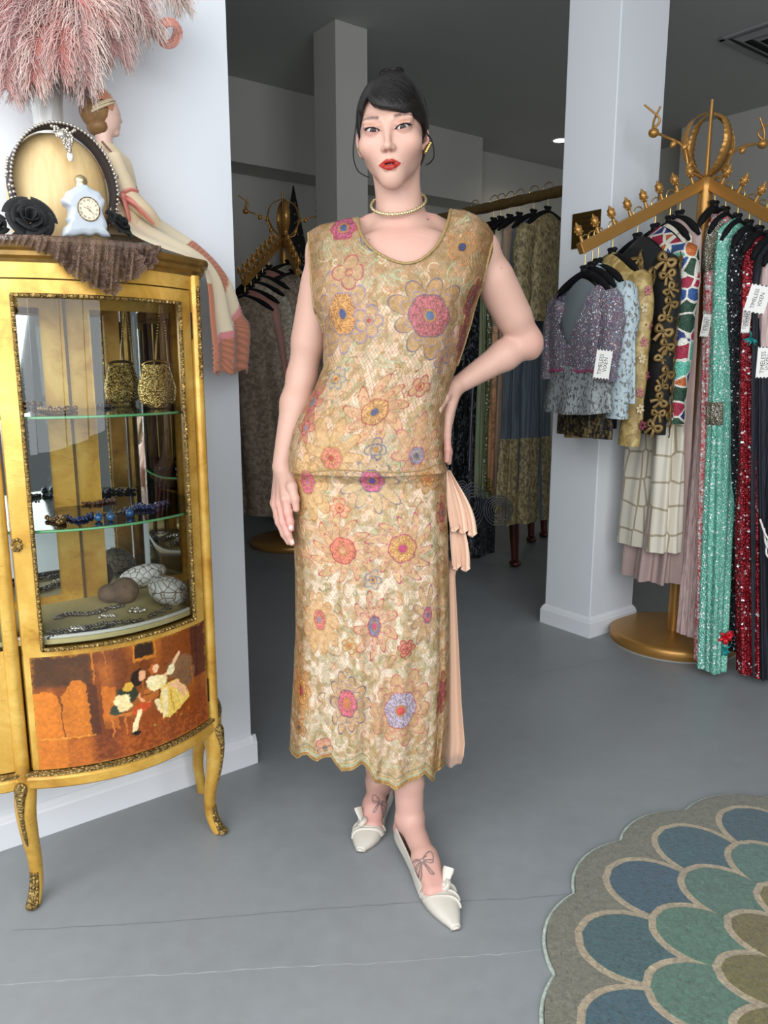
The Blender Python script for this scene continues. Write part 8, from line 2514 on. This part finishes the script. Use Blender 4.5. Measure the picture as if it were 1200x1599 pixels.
# ================================================================== the rack in the dim corner on the left
BJ = PY(443, 374, 4.9); BP = BJ.copy(); BP[2] = 0
rackL = thing('clothes_rack', BP, 'gold clothes rack in the dim corner between left wall and woman', 'clothes rack')
mb = MB(); mb.lathe([(0.0, 0.050), (0.235, 0.050), (0.258, 0.036), (0.258, 0.006), (0.250, 0.0)], 48, BP); mb.build('base', M_rackgold, rackL)
mb = MB(); mb.lathe([(0.027, 0.048), (0.027, BJ[2] - 0.03), (0.030, BJ[2]), (0.0, BJ[2] + 0.015)], 18, BP); mb.build('pole', M_rackgold, rackL)
be = PY(381, 441, 4.35); bd = unit((be - BJ) * [1, 1, 0]); bL = np.linalg.norm((be - BJ)[:2])
arm(rackL, BJ, bd, bL, BJ[2] - be[2], 8, 0.95, 0.22, 0.98, True)
be2 = PY(474, 395, 4.35); bd2 = unit((be2 - BJ) * [1, 1, 0]); arm(rackL, BJ, bd2, 0.42, 0.24, 6, 0.95)
rack_crown(rackL, BJ, np.array([-0.9, -0.35, 0]), np.array([0.35, -0.9, 0]), 0.95, 2)
GBL = 'dresses on the dim corner rack'
M_bg1 = twotone('faded_beige_lace', A3(112, 96, 80), A3(150, 136, 116), 40, 0.42, 0.62, 0.7, 4, 0.6)
M_bg2 = mat('faded_rose_silk', A3(160, 112, 100), 0.6, var=0.12, vscale=14)
M_bg3 = twotone('cream_lace', A3(140, 130, 112), A3(182, 172, 154), 60, 0.42, 0.6, 0.7)
Wc = np.array([-bd[1], bd[0], 0.0]); Wc = Wc if Wc[0] > 0 else -Wc
for k, (t, nm, lb, mt, Lg, wb, sl) in enumerate(((0.98, 'lace_dress', 'beige lace dress at the near end of the dim corner rack', M_bg1, 1.22, 0.26, None), (0.84, 'silk_dress', 'faded rose silk dress on the dim corner rack', M_bg2, 1.18, 0.22, None), (0.70, 'lace_gown', 'cream lace gown in the middle of the dim corner rack', M_bg3, 1.20, 0.26, 0.4), (0.56, 'long_dress', 'beige lace gown with sleeves on the dim corner rack', M_bg1, 1.2, 0.25, 0.45), (0.40, 'slip_dress', 'pale rose slip dress nearest the dim rack pole', M_bg2, 1.15, 0.22, None))):
    K = lerp(BJ, be, t) + np.array([0, 0, 0.02])
    garment(nm, lb, 'dress', GBL, K, Wc, bd, [(0, 0.15, 0.03), (0.2, 0.18, 0.05), (Lg, wb, 0.07)], mt, nfold=6, amp=0.014, seed=50 + k, drop=0.10, sleeves=sl, nu_=80, off_end=Wc * 0.08)
    hanger(K, Wc, bd, 'hanger of the ' + lb, 0.17, 0.09)
d2_ = np.array([-bd2[1], bd2[0], 0.0])
for k, (t, nm, lb, mt) in enumerate(((0.35, 'embroidered_dress', 'cream lace dress on the right arm of the dim rack', M_bg3), (0.62, 'tea_dress', 'beige lace dress beside her bare arm on the dim rack', M_bg1))):
    K = BJ + bd2 * 0.42 * t + np.array([0, 0, 0.02 - 0.24 * t])
    garment(nm, lb, 'dress', GBL, K, d2_, bd2, [(0, 0.13, 0.03), (0.2, 0.15, 0.05), (1.2, 0.17, 0.07)], mt, nfold=6, amp=0.014, seed=60 + k, drop=0.10, sleeves=0.4, nu_=80)
    hanger(K, d2_, bd2, 'hanger of the ' + lb, 0.17, 0.09)
# ---- pierced black obelisk
ob_b = PN(461, 425, 5.1); apex = PN(459, 290, 5.1); ob = thing('obelisk', ob_b * [1, 1, 0], 'tall pointed black carved obelisk against the back wall', 'obelisk')
hw_ = abs((PN(476, 425, 5.1) - PN(447, 425, 5.1)) @ E1) / 2
P = []
c0 = ob_b * [1, 1, 0]
for z, w in ((0.0, 0.20), (0.9, 0.17), (ob_b[2], hw_ * 1.1), (apex[2], 0.003)):
    P.append([c0 + E1 * w * a + E2 * w * b + np.array([0, 0, z]) for a, b in ((-1, -1), (1, -1), (1, 1), (-1, 1))])
MB().grid(np.array(P), wrap_u=True).build('shaft', mat('black_carved_wood', A3(16, 15, 15), 0.5), ob, smooth=False)
mb = MB(); M_inl = mat('pale_inlay', A3(120, 116, 106), 0.6)
f0 = PN(461, 409, 5.1)
for k in range(8):
    a = k * PI / 4; w = np.interp(f0[2], [ob_b[2], apex[2]], [hw_ * 1.1, 0.0])
    mb.ellip(f0 - E2 * (w + 0.004) + E1 * 0.028 * math.cos(a) + np.array([0, 0, 0.04 * math.sin(a)]), (0.020, 0.003, 0.008), rotz(ROOM_A) @ roty(-a), 8, 5)
for z_, n_ in ((0.14, 3), (0.22, 3), (0.30, 2), (0.36, 2), (0.44, 1)):
    zz = ob_b[2] + z_ + 0.04; w = np.interp(zz, [ob_b[2], apex[2]], [hw_ * 1.1, 0.0])
    for j in range(n_): mb.ellip(c0 - E2 * (w + 0.003) + E1 * (j - (n_ - 1) / 2) * 0.045 * (w / hw_) * 1.6 + np.array([0, 0, zz]), (0.009, 0.003, 0.009), rotz(ROOM_A), 8, 5)
mb.build('inlay', M_inl, ob)
# ================================================================== the petal rug
RGC = np.array([1.10, 1.10, 0.0]); NPET = 20
t_ = NT('tufted_wool')
v = t_.coord(); nz = t_.noise(v, 90, 5, 0.7, 1.2); n2 = t_.noise(v, 420, 3)
c = t_.mix(0.85, t_.attr(), t_.ramp(nz, [(0.30, (0.30, 0.30, 0.30)), (0.70, (0.95, 0.95, 0.95))]), 'OVERLAY')
t_.set(base=c, rough=0.92, Sheen_Weight=0.3); t_.bump(nz, 0.9, 0.006); M_rug = t_.m
rug = thing('rug', RGC, 'round scalloped rug of teal, green and gold petals edged in tan', 'rug')
A0 = math.radians(149.0)
dA = 2 * PI / NPET
def edge_r(a):
    q = ((a - A0) / dA) % 1.0
    return 0.786 + 0.032 * np.abs(np.sin(PI * q)) ** 0.75
ang = np.linspace(0, 2 * PI, NPET * 24, endpoint=False)
def petal_poly(ac, r0, r1, w, ex=0.0, n=40):
    """outline of a petal about the direction ac, from r0 (point) to r1 (round tip)"""
    t = np.linspace(0, 1, n); L = r1 - r0
    prof = w * np.sin(PI * t ** 0.62) ** 0.9 * (0.55 + 0.45 * t)
    prof = w * np.where(t < 0.72, np.sin(t / 0.72 * PI / 2) ** 0.95, np.sqrt(np.maximum(0, 1 - ((t - 0.72) / 0.28) ** 2)))
    r = r0 + L * t
    a = np.r_[r + 0 * prof, r[::-1]]; b = np.r_[prof + ex, -(prof + ex)[::-1]]
    if ex: a = np.r_[r + ex * (2 * t - 1) * 1.0, (r + ex * (2 * t - 1))[::-1]]
    u, v_ = np.array([math.cos(ac), math.sin(ac)]), np.array([-math.sin(ac), math.cos(ac)])
    return a[:, None] * u + b[:, None] * v_ + RGC[:2]
def slab(name, poly, z0, z1, col, parent, center):
    k = len(poly); top = np.c_[poly, np.full(k, z1)]; bot = np.c_[poly, np.full(k, z0)]
    ins = np.c_[center + (poly - center) * 0.985, np.full(k, z1 + 0.0018)]
    mb = MB(); mb.add(np.vstack([bot, top, ins, [[*center, z1 + 0.002]]]), [[i, (i + 1) % k, k + (i + 1) % k, k + i] for i in range(k)] + [[k + i, k + (i + 1) % k, 2 * k + (i + 1) % k, 2 * k + i] for i in range(k)], [[3 * k, 2 * k + i, 2 * k + (i + 1) % k] for i in range(k)], col=col)
    return mb.build(name, M_rug, parent, smooth=False)
P_out = np.stack([RGC[0] + edge_r(ang) * np.cos(ang), RGC[1] + edge_r(ang) * np.sin(ang)], 1)
slab('border_pile', P_out, 0.0005, 0.010, A3(104, 102, 86), rug, RGC[:2])
P_in = RGC[:2] + (P_out - RGC[:2]) * (1.006)
mb = MB(); mb.tube(np.c_[P_in, np.full(len(P_in), 0.003)], 0.0045, 6, closed=True, col=A3(170, 182, 168)); mb.build('bound_edge', M_rug, rug)
tan_, teal, green, gold_ = A3(158, 142, 116), A3(44, 76, 84), A3(68, 102, 86), A3(100, 90, 42)
for ring, (r0, r1, w, col, off, z) in enumerate(((0.36, 0.755, 0.094, teal, 0.5, 0.0105), (0.24, 0.625, 0.084, green, 0.0, 0.0125), (0.10, 0.495, 0.068, gold_, 0.5, 0.0145))):
    for k in range(NPET):
        ac = A0 + (k + off) * dA
        ac2 = (ac + PI) % (2 * PI) - PI
        if ring == 0 or True:
            cc = RGC[:2] + np.array([math.cos(ac), math.sin(ac)]) * (r0 + r1) / 2 * 1.08
            pw = slab('petal_outline', petal_poly(ac, r0, r1 + 0.012, w + 0.010), z - 0.006, z, tan_, rug, cc)
            j = rng.uniform(0.92, 1.08, 3)
            slab('petal', petal_poly(ac, r0 + 0.02, r1 - 0.004, w - 0.004), z - 0.004, z + 0.0012, np.array(col) * j, rug, cc)
mb = MB(); mb.lathe([(0.16, 0.012), (0.16, 0.018), (0.0, 0.019)], 48, RGC, col=tan_); mb.build('rug_centre', M_rug, rug)
